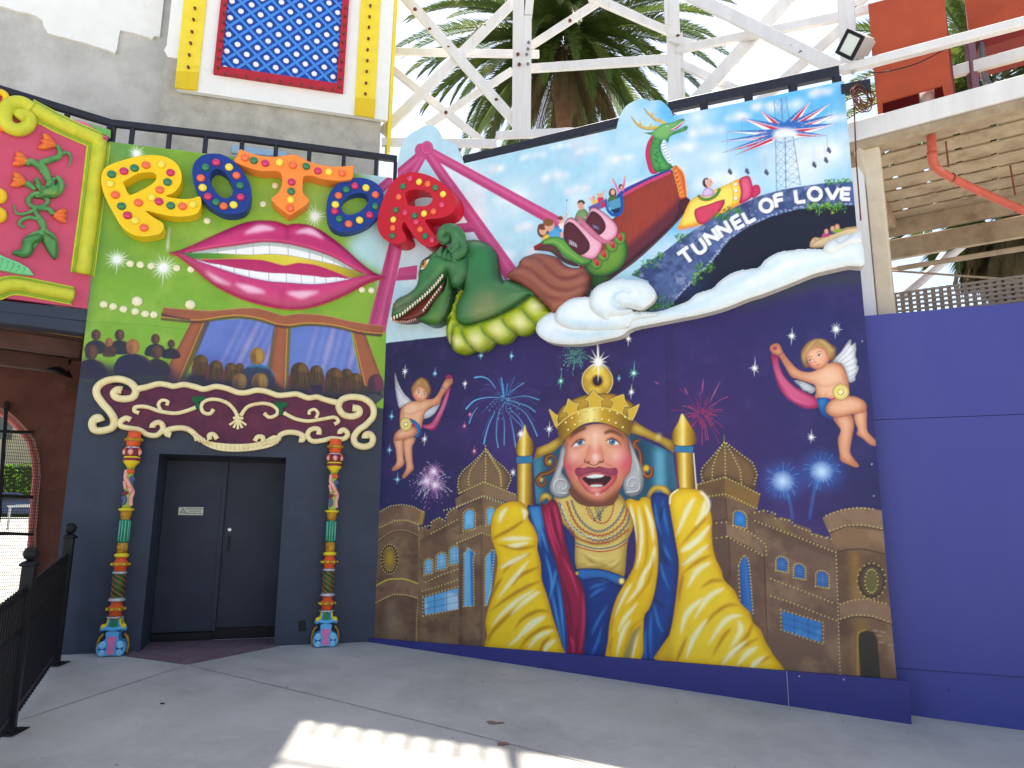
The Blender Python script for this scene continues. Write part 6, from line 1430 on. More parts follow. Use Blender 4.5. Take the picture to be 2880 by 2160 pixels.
streaks(cm, [KJ(*p) for p in (((180,880),(250,850),(340,830)),((180,960),(260,900),(340,870)),((200,1300),(270,1150),(350,1020)),((200,1480),(260,1350),(300,1200)),((130,800),(250,780),(380,820)),((850,480),(880,560),(930,640)),((820,640),(850,760),(910,900)),((760,1000),(800,1180),(850,1280)),((740,1080),(730,1300),(740,1520)),((690,1200),(680,1400),(690,1530)),((770,100),(790,260),(830,400)),((840,80),(860,240),(900,420)))],7,(60,134,200),.8)
streaks(cm, [KJ(*p) for p in (((820,500),(860,620),(900,680)),((860,100),(830,200),(820,300)),((760,970),(820,1020),(860,1060)),((640,1500),(660,1300),(700,1200)))],8,(8,20,50),.7)
cm.curlab = 11
body(cm, KI((1700,250),(1760,330),(1800,430),(1830,700),(1790,700),(1730,480)),(26,56,120),(14,30,76), None, 8)
shirt = KJ((-130,60),(-40,-10),(150,100),(280,140),(420,80),(445,28),(512,110),(578,260),(565,360),(525,460),(500,745),(460,765),(320,712),(75,705),(55,400),(-10,340),(-90,230)); body(cm, shirt, (206,178,92),(150,118,50),(232,212,140),20)
streaks(cm, [KJ(*p) for p in (((110,560),(220,640),(330,660)),((160,600),(280,680),(420,620)),((330,720),(420,680),(480,610)),((90,650),(200,690),(330,700)),((100,440),(250,480),(420,460)))],7,(150,118,52),.6)
streaks(cm, [KJ(*p) for p in (((150,560),(260,610),(400,600)),((300,640),(400,660),(470,580)),((120,680),(230,660),(300,680)))],5,(238,220,150),.7)
def wave(p, n=26, amp=5.):
    q = hermite(KJ(*p),10, False); d = np.gradient(q, axis=0); d /= np.linalg.norm(d, axis=1)[:, None]; nn = np.stack([-d[:, 1], d[:, 0]],1)
    t = np.linspace(0,1, len(q)); return q + nn * (np.sin(t * n * 2 * PI) * amp * .35)[:, None]
ARCS = [((20,80),(70,210),(150,310),(250,362),(350,335),(440,250),(500,130)),((-20,90),(30,230),(110,340),(250,400),(370,375),(480,280),(525,160)),((-90,100),(-20,270),(90,370),(250,445),(400,410),(510,310),(545,210)),((0,330),(60,410),(160,455),(260,472),(400,440),(540,340))]
for a, c, w in zip(ARCS, ((52,102,140),(180,44,52),(52,102,140),(180,44,52)),(3.4,3.6,3.6,3.4)):
    cm.stroke(wave(a, 22,7) + [1,2.5], w + 2.5,(150,120,60),.6, sm=0); cm.stroke(wave(a, 22,7), w, c, .95, sm=0)
cm.stroke(wave(((-70,130),(0,290),(100,385),(250,430)),18,7),2.6,(240,232,206),.8, sm=0)
cm.stroke(KJ((50,465),(170,505),(280,522),(420,495),(525,430)),3.2,(60,98,134)); cm.stroke(KJ((55,495),(170,530),(290,547),(430,520),(522,462)),3,(178,50,56))
cm.fill(KJ((150,120),(220,140),(280,150),(400,115),(385,200),(340,280),(280,285),(220,250)),(214,190,106),.9, sm=3)
for x, b in ((170,235),(230,275),(262,280),(300,278),(345,220)): cm.stroke(wave(((x, 130),((x + b) / 2,200),(b, 270)),5,8),2.6,(44,62,110),.9, sm=0)
cm.stroke(wave(((150,120),(190,230),(270,288),(340,280),(385,210),(405,115)),14,6),3,(176,50,50),.95, sm=0)
body(cm, KJ((75,710),(180,700),(330,715),(530,795),(478,862),(300,792),(110,806)),(28,76,150),(14,36,84),(70,140,200),8, line=(12,22,50), lw=2)
cm.ell(KJ((474,812))[0],9.5,10,(110,84,20)); cm.ell(KJ((473,811))[0],8,8.6,(232,206,90)); cm.ell(KJ((472,811))[0],4,4.5,(250,240,180)); cm.ell(KJ((72,742))[0],5,5,(206,170,60))
cs = KI((1500,112),(1540,128),(1600,78),(1650,108),(1692,250),(1722,450),(1792,700),(1862,820),(1896,950),(1902,1180),(1870,1560),(1748,1550),(1742,1300),(1700,950),(1640,650),(1555,400)); body(cm, cs, (150,26,72),(86,14,44), None, 16,3)
streaks(cm, [KI(*p) for p in (((1560,140),(1610,350),(1690,560)),((1620,110),(1660,300),(1700,480)),((1700,600),(1780,760),(1850,980)),((1880,900),(1885,1200),(1850,1480)),((1530,160),(1590,400),(1660,620)),((1760,1300),(1800,1400),(1790,1530)))],7,(214,70,116),.75)
streaks(cm, [KI(*p) for p in (((1590,130),(1640,380),(1720,620)),((1700,800),(1760,1050),(1780,1300)),((1830,1200),(1820,1400),(1800,1540)))],9,(84,12,40),.7)
YE = (232,194,44); YD = (176,124,24); YL = (252,244,196)
ys = KJ((508,112),(550,70),(620,92),(660,58),(728,70),(742,150),(792,400),(803,650),(772,900),(722,1060),(672,1150),(640,1560),(345,1545),(350,1350),(372,1150),(432,950),(532,780),(592,640),(602,450),(572,250)); body(cm, ys, YE, (186,136,26), None, 14,3, line=(110,80,20), lw=1.4)
ysm = cm.maskof(ys, 3)
streaks(cm, [KJ(*p) for p in (((620,130),(650,350),(640,560),(600,720)),((680,110),(740,300),(760,480)),((770,480),(740,640),(600,860)),((570,820),(460,1000),(400,1150)),((690,680),(640,850),(500,1030)),((620,1000),(500,1150),(430,1280)),((560,1150),(480,1280),(420,1520)),((620,1260),(580,1400),(560,1530)),((545,110),(590,300),(615,480)))],12, YL, .9,3, ysm)
streaks(cm, [KJ(*p) for p in (((650,110),(700,350),(690,620),(600,800)),((760,560),(720,800),(540,1050)),((500,900),(410,1080),(370,1300)),((660,1150),(560,1250),(470,1500)),((590,200),(620,420),(610,620)),((400,1300),(370,1400),(380,1520)))],8,(196,140,24),.75,3, ysm)
cm.fill(KJ((560,1280),(620,1220),(650,1200),(600,1330),(545,1540),(470,1530)),(150,136,96),.85, soft=4, clip=ysm)
sl = KI((1058,260),(1098,170),(1180,110),(1280,93),(1352,120),(1392,190),(1390,250),(1442,330),(1478,430),(1472,520),(1502,650),(1512,800),(1562,950),(1602,1100),(1642,1230),(1692,1390),(1692,1540),(1038,1480),(1020,1300),(1002,1180),(1030,1050),(1080,850),(1112,640),(1090,520),(1056,420)); body(cm, sl, YE, (188,138,24),(244,216,80),22,3, line=(120,84,24), lw=1.4)
slm = cm.maskof(sl, 3)
streaks(cm, [KI(*p) for p in (((1380,240),(1260,330),(1110,410),(1065,440)),((1470,490),(1300,520),(1100,480)),((1160,770),(1080,900),(1040,1020)),((1510,810),(1380,860),(1180,980),(1040,1090)),((1590,1090),(1480,1080),(1340,1150),(1260,1260)),((1640,1230),(1530,1230),(1380,1330),(1300,1440)),((1350,1010),(1200,1130),(1050,1290),(1030,1380)),((1420,560),(1250,640),(1150,760)),((1500,680),(1320,760),(1240,860)),((1600,1300),(1520,1380),(1480,1500)))],11,(168,112,24),.75,3, slm)
streaks(cm, [KI(*p) for p in (((1200,150),(1150,220),(1130,300)),((1330,160),(1360,200),(1350,270)),((1430,430),(1250,430),(1140,440)),((1400,460),(1280,490),(1200,490)),((1400,560),(1240,640),(1130,700)),((1400,620),(1300,740),(1200,860),(1110,980)),((1460,880),(1300,980),(1150,1110),(1060,1220)),((1500,900),(1380,980),(1220,1120)),((1560,1120),(1420,1180),(1300,1320),(1200,1400)),((1540,1130),(1450,1190),(1340,1300)),((1620,1250),(1480,1310),(1380,1430)),((1640,1330),(1560,1400),(1530,1480)))],13, YL, .9,3, slm)
sr = KJ((898,100),(915,30),(980,-18),(1080,-20),(1180,0),(1252,70),(1262,150),(1284,260),(1282,420),(1312,590),(1372,720),(1392,800),(1482,890),(1542,1010),(1622,1090),(1652,1180),(1722,1250),(1762,1350),(1832,1470),(1870,1660),(815,1580),(900,1300),(942,1100),(988,700),(962,480)); body(cm, sr, YE, (190,140,24),(246,220,90),22,3, line=(120,84,24), lw=1.4)
srm = cm.maskof(sr, 3)
cm.fill(KJ((900,1300),(1000,1000),(1020,720),(985,700),(942,1100),(815,1580),(960,1590)),(166,118,40),.55, soft=20, clip=srm)
streaks(cm, [KJ(*p) for p in (((1250,230),(1150,330),(980,520)),((1290,570),(1150,640),(1000,760)),((1390,810),(1280,810),(1180,880)),((1540,1030),(1420,1030),(1280,1130),(1150,1300)),((1720,1310),(1560,1400),(1420,1500),(1340,1580)),((1650,1180),(1600,1300),(1480,1420)),((1280,480),(1100,600),(1000,700)),((1030,740),(1000,860),(980,1000)),((1460,1230),(1380,1320),(1280,1500)),((1060,1300),(1000,1450),(960,1560)),((1830,1480),(1700,1540),(1640,1600)))],11,(176,118,22),.75,3, srm)
streaks(cm, [KJ(*p) for p in (((1230,60),(1200,200),(1130,320)),((1130,60),(1060,180),(960,420)),((1270,300),(1160,440),(1000,560)),((1200,400),(1080,500),(1000,540)),((1260,480),(1120,590),(1010,680)),((1280,640),(1150,720),(1060,880)),((1400,870),(1250,960),(1120,1160)),((1220,950),(1060,1100),(1000,1300)),((1560,1120),(1440,1140),(1350,1230),(1240,1400)),((1520,1160),(1540,1260),(1440,1420)),((1250,1140),(1120,1320),(1050,1520)),((1700,1400),(1600,1460),(1500,1580)),((1760,1480),(1660,1560),(1640,1600)),((1600,1340),(1460,1460),(1360,1570)))],15, YL, .92,3, srm)
cm.stroke(KJ((905,120),(918,40),(980,-10)),4,(252,248,220),.9); cm.stroke(KJ((1180,5),(1246,80),(1254,150),(1220,210)),7,(252,250,226),.95, soft=2)
# hair
for pts, sw in ((KH((640,1010),(685,950),(700,1100),(650,1250),(690,1300),(745,1400),(725,1490),(620,1522),(540,1465),(525,1385),(575,1260),(615,1130)), KH((700,1470),(600,1460),(570,1390),(610,1330),(680,1340),(700,1400),(650,1430),(620,1400))),(KH((1312,890),(1370,985),(1402,1090),(1452,1180),(1482,1300),(1470,1430),(1390,1502),(1300,1482),(1268,1400),(1288,1300),(1340,1220),(1345,1060)), KH((1300,1460),(1420,1440),(1440,1360),(1390,1310),(1330,1330),(1320,1390),(1370,1400),(1380,1360)))):
    body(cm, pts, (150,154,158),(92,94,100),(206,208,206),14, line=(80,60,62), lw=1.4); cm.stroke(sw, 4,(214,216,214),.9); cm.stroke(sw + [2,3],2,(96,98,104),.8)
streaks(cm, [KH(*p) for p in (((670,1000),(650,1150),(590,1300)),((690,1080),(620,1260),(560,1400)),((1330,940),(1390,1120),(1450,1280)),((1350,1050),(1360,1180),(1320,1290)),((1360,1010),(1420,1180),(1420,1290)))],4,(216,218,214),.8,1.5)
# face
fp = KH((678,960),(720,880),(850,800),(1000,765),(1150,785),(1270,860),(1318,930),(1325,1000),(1352,1080),(1358,1170),(1335,1260),(1290,1310),(1240,1420),(1160,1515),(1050,1572),(960,1568),(860,1510),(780,1430),(730,1340),(688,1240),(668,1170),(672,1100),(690,1040))
cm.fill(KH((740,1400),(1210,1420),(1190,1560),(1120,1600),(900,1600),(780,1540)),(120,74,56), sm=3)
body(cm, fp, (222,158,122),(156,86,62),(238,188,154),30,4,.85,.4, line=(110,60,50), lw=1.4); fm = cm.maskof(fp, 4)
def fg(c, r, col, a, p=1.4):
    sv_ = cm.c.copy(); cm.glow(KH(c)[0], r, col, a, p); cm.c[:] = sv_ * (1 - fm[..., None]) + cm.c * fm[..., None]
for c, r, col, a in (((730,1190),60,(206,84,108),.9),((1290,1160),62,(212,90,112),.9),((780,1090),34,(246,196,180),.8),((1200,1090),34,(246,200,184),.7),((985,880),48,(246,206,184),.7),((880,1000),30,(236,180,150),.6),((985,1060),34,(222,112,116),.75),((860,1190),30,(226,140,130),.6),((1110,1190),30,(226,140,130),.6),((760,900),34,(198,122,80),.6),((1260,900),30,(198,122,80),.5),((1240,1340),34,(214,140,112),.6)): fg(c, r, col, a)
cm.fill(KH((760,1400),(830,1470),(950,1540),(1060,1550),(1160,1490),(1235,1400),(1170,1530),(1050,1590),(940,1585),(840,1520)),(96,52,44),.75, soft=12, clip=fm)
for e, ir, lid in ((KH((762,998),(800,958),(848,938),(882,950),(866,970),(818,988)),(832,948), KH((745,1005),(795,945),(850,922),(890,940))),(KH((1108,945),(1150,928),(1200,945),(1228,972),(1182,976),(1130,964)),(1160,945), KH((1095,942),(1150,914),(1210,935),(1250,985)))):
    cm.fill(e, (244,240,238), sm=4); cm.ell(KH(ir)[0],9,9.2,(78,128,164)); cm.ell(KH(ir)[0],9,9.2,(40,70,110),.4); cm.ell(KH(ir)[0],6,6.4,(92,144,182), soft=2); cm.ell(KH(ir)[0],3.6,4,(20,28,44)); cm.dots([KH(ir)[0] + [-3,-3]],1.6,(250,250,250)); cm.stroke(lid + [0,-2.5],[2,6,6,2],(206,140,108),.95); cm.stroke(lid, [1.4,4,4,1.4],(84,46,38),.95); cm.stroke(lid + [0,-6],3,(176,108,80),.6, soft=3); cm.stroke(e[[0,5,4,3]],1.4,(150,88,70),.7)
cm.stroke(KH((880,1165),(830,1200),(795,1215)),[1,4,2],(176,92,84),.7, soft=3); cm.stroke(KH((1072,1155),(1130,1185),(1180,1212)),[1,4,2],(176,92,84),.7, soft=3)
cm.stroke(KH((760,1020),(820,1012),(890,980)),3,(190,116,88),.7, soft=3); cm.stroke(KH((1105,985),(1170,1000),(1240,1000)),3,(190,116,88),.7, soft=3)
cm.stroke(KH((700,960),(690,1060),(672,1150)),8,(176,104,76),.6, soft=6, clip=fm); cm.stroke(KH((800,1330),(850,1420),(920,1470)),6,(186,110,90),.6, soft=5); cm.stroke(KH((1200,1330),(1150,1420),(1090,1470)),6,(186,110,90),.6, soft=5)
cm.stroke(KH((725,915),(785,850),(895,802)),[2,12,9],(104,60,42),.95, soft=3); cm.stroke(KH((1080,860),(1150,838),(1230,870),(1285,920)),[8,11,8,2],(100,60,42),.95, soft=3)
cm.stroke(KH((930,980),(905,1080),(880,1140)),6,(206,128,110),.7, soft=5); cm.stroke(KH((1040,980),(1060,1080),(1070,1140)),6,(206,120,110),.6, soft=5)
cm.stroke(KH((888,1120),(880,1150),(925,1165),(955,1182),(1000,1182),(1030,1155),(1068,1150),(1072,1120)),[1.5,3.4,3,2.4,2.4,3,3.4,1.5],(112,48,40),1.); cm.ell(KH((918,1152))[0],5,3,(120,50,42), soft=2); cm.ell(KH((1040,1150))[0],5,3,(120,50,42), soft=2)
cm.ell(KH((990,1105))[0],9,11,(252,224,214),.8, soft=7); cm.ell(KH((985,960))[0],4,30,(250,222,204),.6, soft=7)
body(cm, KH((782,1255),(795,1215),(835,1208),(870,1215),(920,1200),(985,1208),(1030,1196),(1100,1212),(1155,1218),(1200,1212),(1218,1255),(1190,1300),(1120,1282),(1000,1256),(880,1282),(820,1305)),(160,70,96),(116,44,68),(186,98,118),10); cm.ell(KH((812,1252))[0],8,9,(150,62,88),.95); cm.ell(KH((1190,1254))[0],8,9,(150,62,88),.95)
body(cm, KH((812,1300),(880,1288),(1000,1262),(1130,1284),(1214,1292),(1172,1372),(1102,1442),(1030,1478),(960,1478),(888,1432),(842,1372)),(206,98,98),(160,62,70),(234,142,134),12)
cm.fill(KH((856,1314),(950,1296),(1050,1290),(1156,1304),(1108,1374),(1052,1404),(955,1404),(902,1370)),(54,14,24), sm=3); cm.fill(KH((940,1372),(1000,1360),(1070,1372),(1050,1392),(960,1394)),(140,48,48),.9, sm=3, soft=3)
cm.fill(KH((900,1300),(985,1276),(1072,1286),(1060,1304),(990,1314),(925,1312)),(236,238,236), sm=2); cm.fill(KH((935,1390),(1000,1380),(1065,1388),(1045,1400),(965,1406)),(226,228,228), sm=2)
for x in (940,985,1030): cm.stroke(KH((x, 1285),(x, 1318)),1,(180,186,190),.8); cm.stroke(KH((x, 1378),(x, 1405)),.9,(180,186,190),.8)
cm.ell(KH((985,1440))[0],16,5,(240,170,160),.8, soft=6); cm.ell(KH((1010,1490))[0],14,8,(232,130,128),.8, soft=8); cm.ell(KH((1010,1478))[0],6,3,(252,226,220),.8, soft=3)
# crown and finial
ring = [(1010 + 158 * math.cos(a),330 + 165 * math.sin(a)) for a in np.linspace(0,2 * PI, 24)[:-1]]; cm.fill(KH((1120,200),(1230,300),(1240,470),(1130,470)),(40,22,52),.6, soft=20)
body(cm, KH(*ring),(206,170,66),(150,112,36),(240,214,110),16,0, line=(90,66,24), lw=1.6); cm.fill(KH((1010,330),(860,300),(900,440)),(160,124,40),.5, soft=6); cm.fill(KH((1010,330),(1140,420),(1060,490)),(170,132,44),.5, soft=6); cm.fill(KH((1010,330),(930,190),(1010,168),(1090,200)),(246,224,130),.6, soft=8)
cm.stroke([KH((1010 + 155 * math.cos(a),330 + 162 * math.sin(a)))[0] for a in np.linspace(0,2 * PI, 30)[:-1]],2,(250,240,186),.8, closed=True); cm.ell(KH((1010,330))[0],18,19,(180,140,46)); cm.ell(KH((1010,330))[0],13.5,14,(44,28,56))
body(cm, KH((600,700),(640,610),(740,530),(870,480),(1000,460),(1160,460),(1280,505),(1370,570),(1400,650),(1340,700),(980,600),(620,760)),(170,134,44),(112,82,26),(206,170,76),14,3, line=(90,64,22), lw=1.6)
for pts in (((970,425),(1010,472),(1085,520),(1042,532),(1052,600),(925,600),(922,535),(882,520),(930,482)),((715,510),(762,552),(832,560),(800,602),(805,650),(720,690),(702,642),(652,652),(680,600),(700,570)),((1275,466),(1288,530),(1332,590),(1280,592),(1262,660),(1145,620),(1178,545),(1136,520),(1200,492)),((520,615),(580,668),(612,680),(600,720),(625,850),(580,780)),((1436,565),(1400,660),(1340,780),(1330,690),(1318,620),(1360,605))):
    cm.stroke(KH(*pts),6,(84,58,20),.95, sm=0, closed=True); cm.fill(KH(*pts),(214,180,74)); cm.stroke(KH(*pts),1.5,(248,234,170),.8, sm=0, closed=True)
bp = KH((600,790),(700,700),(850,622),(980,598),(1110,608),(1230,645),(1345,725),(1365,740),(1330,895),(1220,815),(1090,762),(980,748),(860,775),(745,855),(655,955))
cm.fill(bp, None, sm=2, grad=(KH((610,850))[0], KH((1350,800))[0],[(0,(120,88,28)),(.25,(196,158,56)),(.48,(250,236,158)),(.62,(206,168,62)),(1,(122,90,30))])); cm.stroke(KH((600,790),(700,700),(850,622),(980,598),(1110,608),(1230,645),(1345,725)),3,(236,214,120),.9); cm.stroke(KH((655,955),(745,855),(860,775),(980,748),(1090,762),(1220,815),(1330,895)),2.4,(100,70,24),.9)
for x, y in ((755,705),(820,660),(888,630),(970,615),(1063,620),(1138,633),(1213,658),(1293,695),(690,750),(715,825),(783,772),(842,738),(903,718),(973,715),(1058,718),(1128,730),(1198,755),(1268,798)): cm.ell(KH((x, y))[0] + [.6,.8],3.6,3.4,(120,86,26)); cm.ell(KH((x, y))[0],3,2.9,(250,234,160))
cm.star(KH((1020,135))[0],46,12,(255,252,240),.02,.3,2.4,1.6); cm.stroke(KH((1010,-60),(1018,130)),[1,4,6],(246,246,250),.95); cm.stroke(KH((1025,150),(1025,320)),[3,2,.5],(255,250,230),.8)
# ---- cherubs
SK = (226,166,130); SKd = (168,104,78); SKl = (244,206,176)
def feather(K, pts, ribs):
    body(cm, K(*pts),(216,218,222),(140,144,152),(244,244,246),10,2, line=(60,62,72), lw=1)
    for r in ribs: cm.stroke(K(*r),1.3,(120,126,138),.85)
def disc(K, c, rx, ry):
    q = K(c)[0]; s = K.s
    for f, col in ((1.06,(110,60,40)),(1,(226,206,128)),(.78,(190,164,60)),(.72,(240,228,160)),(.45,(120,84,40)),(.4,(222,198,100)),(.26,(250,244,200))): cm.ell(q, rx * s * f, ry * s * f, col)
cm.curlab = 14
feather(KL, ((910,440),(1000,340),(1088,212),(1110,225),(1102,275),(1150,240),(1156,285),(1163,300),(1150,380),(1172,430),(1163,480),(1186,492),(1178,545),(1150,600),(1152,640),(1100,664),(1075,640),(1050,540),(1000,460)),(((960,430),(1040,350),(1100,270)),((990,440),(1080,370),(1150,300)),((1020,470),(1090,430),(1160,385)),((1040,500),(1110,480),(1170,440)),((1060,560),(1120,530),(1180,500)),((1070,610),(1120,590),(1160,560))))
feather(KL, ((500,640),(600,655),(720,715),(718,760),(682,780),(640,755),(600,745),(560,695)),(((540,660),(620,690),(700,720)),((580,700),(640,720),(700,740)),((620,740),(670,750),(710,755))))
dr = KL((262,358),(330,368),(342,480),(400,600),(500,700),(620,765),(762,850),(762,922),(650,942),(560,912),(430,832),(350,722),(295,560)); body(cm, dr, (186,62,112),(128,34,78),(216,112,150),14)
streaks(cm, [KL(*p) for p in (((290,400),(320,560),(420,720),(600,850)),((310,400),(360,580),(500,740),(700,860)),((400,740),(520,850),(700,900)))],4,(228,140,174),.8)
body(cm, KL((1145,985),(1262,945),(1272,1050),(1277,1170),(1332,1240),(1388,1308),(1372,1332),(1310,1322),(1230,1255),(1168,1212),(1180,1160),(1148,1080)), SK, SKd, SKl, 14, line=(120,70,56), lw=1.1)
body(cm, KL((925,1030),(1090,1000),(1135,1080),(1132,1160),(1112,1270),(1096,1400),(1142,1480),(1188,1540),(1162,1562),(1080,1532),(1000,1492),(988,1420),(968,1270),(998,1170),(955,1100)), SK, SKd, SKl, 16, line=(120,70,56), lw=1.1)
body(cm, KL((246,300),(262,270),(290,253),(345,258),(385,340),(450,430),(545,525),(650,552),(740,530),(830,470),(950,448),(1020,488),(1052,560),(1080,690),(1060,840),(750,840),(735,760),(720,690),(640,660),(530,622),(470,597),(400,480),(340,380),(275,352)), SK, SKd, SKl, 18, line=(120,70,56), lw=1.1)
cm.stroke(KL((700,660),(760,690),(860,700),(940,670),(1010,660)),3,(190,120,92),.7, soft=3); cm.stroke(KL((840,770),(838,810),(855,830)),2.4,(176,106,80),.7, soft=2); cm.stroke(KL((1020,560),(1030,640),(1050,690)),2.4,(176,106,80),.7, soft=2); cm.ell(KL((860,600))[0],22,16,(244,206,178),.6, soft=12)
cm.stroke(KL((338,385),(360,360),(398,345)),2,(70,50,110),.9); cm.ell(KL((300,300))[0],6,6,(180,60,96)); cm.stroke(KL((285,300),(300,280),(320,300)),1.4,(150,90,70),.8)
body(cm, KL((750,828),(890,835),(852,900),(838,960),(868,1020),(935,1048),(850,1035),(788,985),(762,905)),(34,110,176),(18,66,124),(80,160,214),10); cm.stroke(KL((885,842),(960,828)),5,(186,60,100))
body(cm, KL((848,905),(900,850),(1000,818),(1130,808),(1230,848),(1268,900),(1262,960),(1200,985),(1100,1002),(1000,1028),(900,1022),(843,970)), SK, SKd, SKl, 18, line=(110,62,50), lw=1.2)
disc(KL, (998,763),84,82)
body(cm, KL((575,400),(585,320),(650,235),(740,198),(830,205),(890,255),(935,285),(945,350),(925,425),(870,432),(820,420),(700,400),(640,440),(658,495),(620,502),(590,450)),(156,116,78),(96,66,46),(206,170,116),12)
body(cm, KL((632,350),(740,285),(830,305),(872,380),(862,450),(800,512),(740,522),(690,500),(645,430)), SK, SKd, (246,210,182),12)
streaks(cm, [KL(*p) for p in (((740,205),(680,260),(600,400)),((740,210),(830,250),(900,400)),((760,205),(870,270),(935,380)),((860,280),(900,330),(940,300)),((600,340),(610,430),(640,490)))],3.4,(222,196,140),.8,1.5)
for e in ((672,428),(768,372)): cm.ell(KL(e)[0],6,3.4,(240,230,222)); cm.ell(KL(e)[0],3,3,(60,44,40)); cm.stroke(KL((e[0] - 26, e[1] + 8),(e[0], e[1] - 12),(e[0] + 26, e[1] - 12)),1.6,(92,58,44),.9); cm.stroke(KL((e[0] - 28, e[1] - 22),(e[0], e[1] - 40),(e[0] + 28, e[1] - 36)),2,(130,90,64),.8)
cm.stroke(KL((712,410),(722,448),(745,450)),1.8,(176,104,82),.8); cm.stroke(KL((725,480),(752,480),(778,462)),3,(196,84,84),.9); cm.ell(KL((680,465))[0],8,7,(232,130,110),.6, soft=6); cm.ell(KL((820,420))[0],8,8,(236,140,116),.5, soft=6)
cm.curlab = 13
feather(KM, ((230,178),(250,250),(290,345),(340,420),(410,490),(335,525),(278,558),(258,500),(240,400),(230,300)),(((238,240),(262,340),(330,440)),((236,300),(262,400),(330,480)),((244,380),(270,450),(320,510)),((252,440),(276,500),(300,530)),((250,320),(300,420),(380,480))))
feather(KM, ((540,600),(620,550),(705,508),(685,560),(645,620),(580,662),(515,665)),(((560,610),(630,570),(690,530)),((550,635),(620,600),(670,570)),((540,650),(590,635),(640,610))))
d2 = KM((776,330),(822,318),(765,520),(692,720),(642,792),(570,778),(498,738),(600,722),(652,660),(720,540),(758,420)); body(cm, d2,(178,52,100),(116,26,66),(224,130,168),12)
streaks(cm, [KM(*p) for p in (((810,340),(750,540),(660,740)),((790,380),(720,570),(640,720)),((520,745),(590,760),(650,740)))],4,(230,140,178),.8)
body(cm, KM((215,880),(312,875),(322,980),(322,1080),(332,1130),(312,1172),(250,1212),(203,1222),(203,1190),(245,1130),(238,1000)), SK, SKd, SKl, 14, line=(110,66,54), lw=1.1)
body(cm, KM((322,890),(445,855),(432,930),(412,970),(416,1120),(428,1200),(382,1252),(330,1302),(305,1292),(310,1268),(350,1190),(334,1080),(318,960)), SK, SKd, SKl, 14, line=(110,66,54), lw=1.1)
body(cm, KM((735,305),(768,255),(830,238),(842,280),(812,322),(772,372),(722,452),(702,512),(605,552),(552,600),(518,720),(490,780),(300,760),(284,620),(308,542),(400,488),(480,480),(560,462),(640,455),(700,380)),(222,162,124), SKd, SKl, 16, line=(110,66,54), lw=1.1)
cm.stroke(KM((320,610),(390,620),(450,600),(520,570)),3,(190,120,92),.7, soft=3); cm.stroke(KM((305,560),(315,640),(300,720)),2.4,(176,106,80),.7, soft=2); cm.ell(KM((400,560))[0],16,14,(246,208,176),.6, soft=10)
cm.ell(KM((800,228))[0],9,6,(160,50,84)); cm.stroke(KM((728,325),(750,345),(770,372)),2.6,(70,110,160),.9)
for k in range(3): cm.stroke(KM((775 + 18 * k, 292),(790 + 16 * k, 262)),1.2,(170,104,80),.8)
body(cm, KM((385,665),(455,700),(500,760),(495,840),(450,872),(425,860),(462,800),(430,735),(392,700)),(34,110,176),(18,66,124),(80,160,214),8)
body(cm, KM((218,870),(235,820),(310,765),(440,755),(468,810),(432,855),(320,892),(230,900)), SK, SKd, SKl, 16, line=(110,66,54), lw=1.1); cm.stroke(KM((395,738),(445,742)),8,(176,50,96))
disc(KM, (345,730),60,70)
body(cm, KM((398,345),(440,280),(500,232),(570,258),(612,350),(595,430),(570,450),(470,420),(425,445),(405,400)),(146,102,66),(92,60,40),(190,150,100),12); body(cm, KM((425,390),(470,335),(505,318),(560,370),(575,400),(560,455),(510,492),(460,480),(425,430)), SK, SKd, (246,210,182),12)
streaks(cm, [KM(*p) for p in (((510,245),(470,300),(415,380)),((500,240),(560,300),(600,400)),((450,280),(500,290),(570,340)))],3.4,(206,170,116),.8,1.5)
for e in ((482,388),(540,408)): cm.ell(KM(e)[0],4.6,3,(236,224,214)); cm.ell(KM(e)[0],2.4,2.8,(56,40,36)); cm.stroke(KM((e[0] - 18, e[1] - 18),(e[0], e[1] - 26),(e[0] + 18, e[1] - 18)),1.6,(120,80,56),.8)
cm.stroke(KM((512,400),(518,432),(505,436)),1.6,(176,104,82),.8); cm.stroke(KM((475,452),(492,460),(510,455)),2.6,(190,80,80),.9); cm.ell(KM((455,430))[0],6,6,(232,130,110),.6, soft=5)
cm.curlab = None
cm.lab[(cm.lab == 12) & (np.arange(cm.nu)[None] > cm.tx(KH((1000,1200)))[0,0])] = 15
# ---- board shape: straight edges with two cloud shaped bumps on top
u_in = lambda pts: WM.uv(pts)
bump1 = K3([(118,1560),(118,1440),(130,1340),(160,1235),(210,1172),(290,1122),(350,1088),(420,1085),(462,1122),(500,1190),(560,1222),(622,1252),(652,1312),(692,1412)])
bump2 = KG([(165,1112),(190,1012),(242,922),(320,872),(400,852),(462,872),(540,866),(600,912),(640,962),(648,1002)])
topl = np.concatenate([hermite(u_in(bump1),3, False), u_in([(1500,415)]), hermite(u_in(bump2),3, False), u_in([(2100,285),(2379,226)])])
topl[:, 0] = np.clip(topl[:, 0],-.015, uM1)
MOUT = np.concatenate([[[-.015, VM0]],[[-.015, topl[0,1]]], topl, [[uM1, topl[-1,1]],[uM1, VM0]]])
def uvmask(cv, poly):
    t = poly.copy(); t[:, 0] = (t[:, 0] - cv.u0) / cv.res; t[:, 1] = (t[:, 1] - cv.v0) / cv.res
    r = cv.cov(t); m = np.zeros((cv.nv, cv.nu)); m[r[0]:r[1], r[2]:r[3]] = r[4]; return m > .5
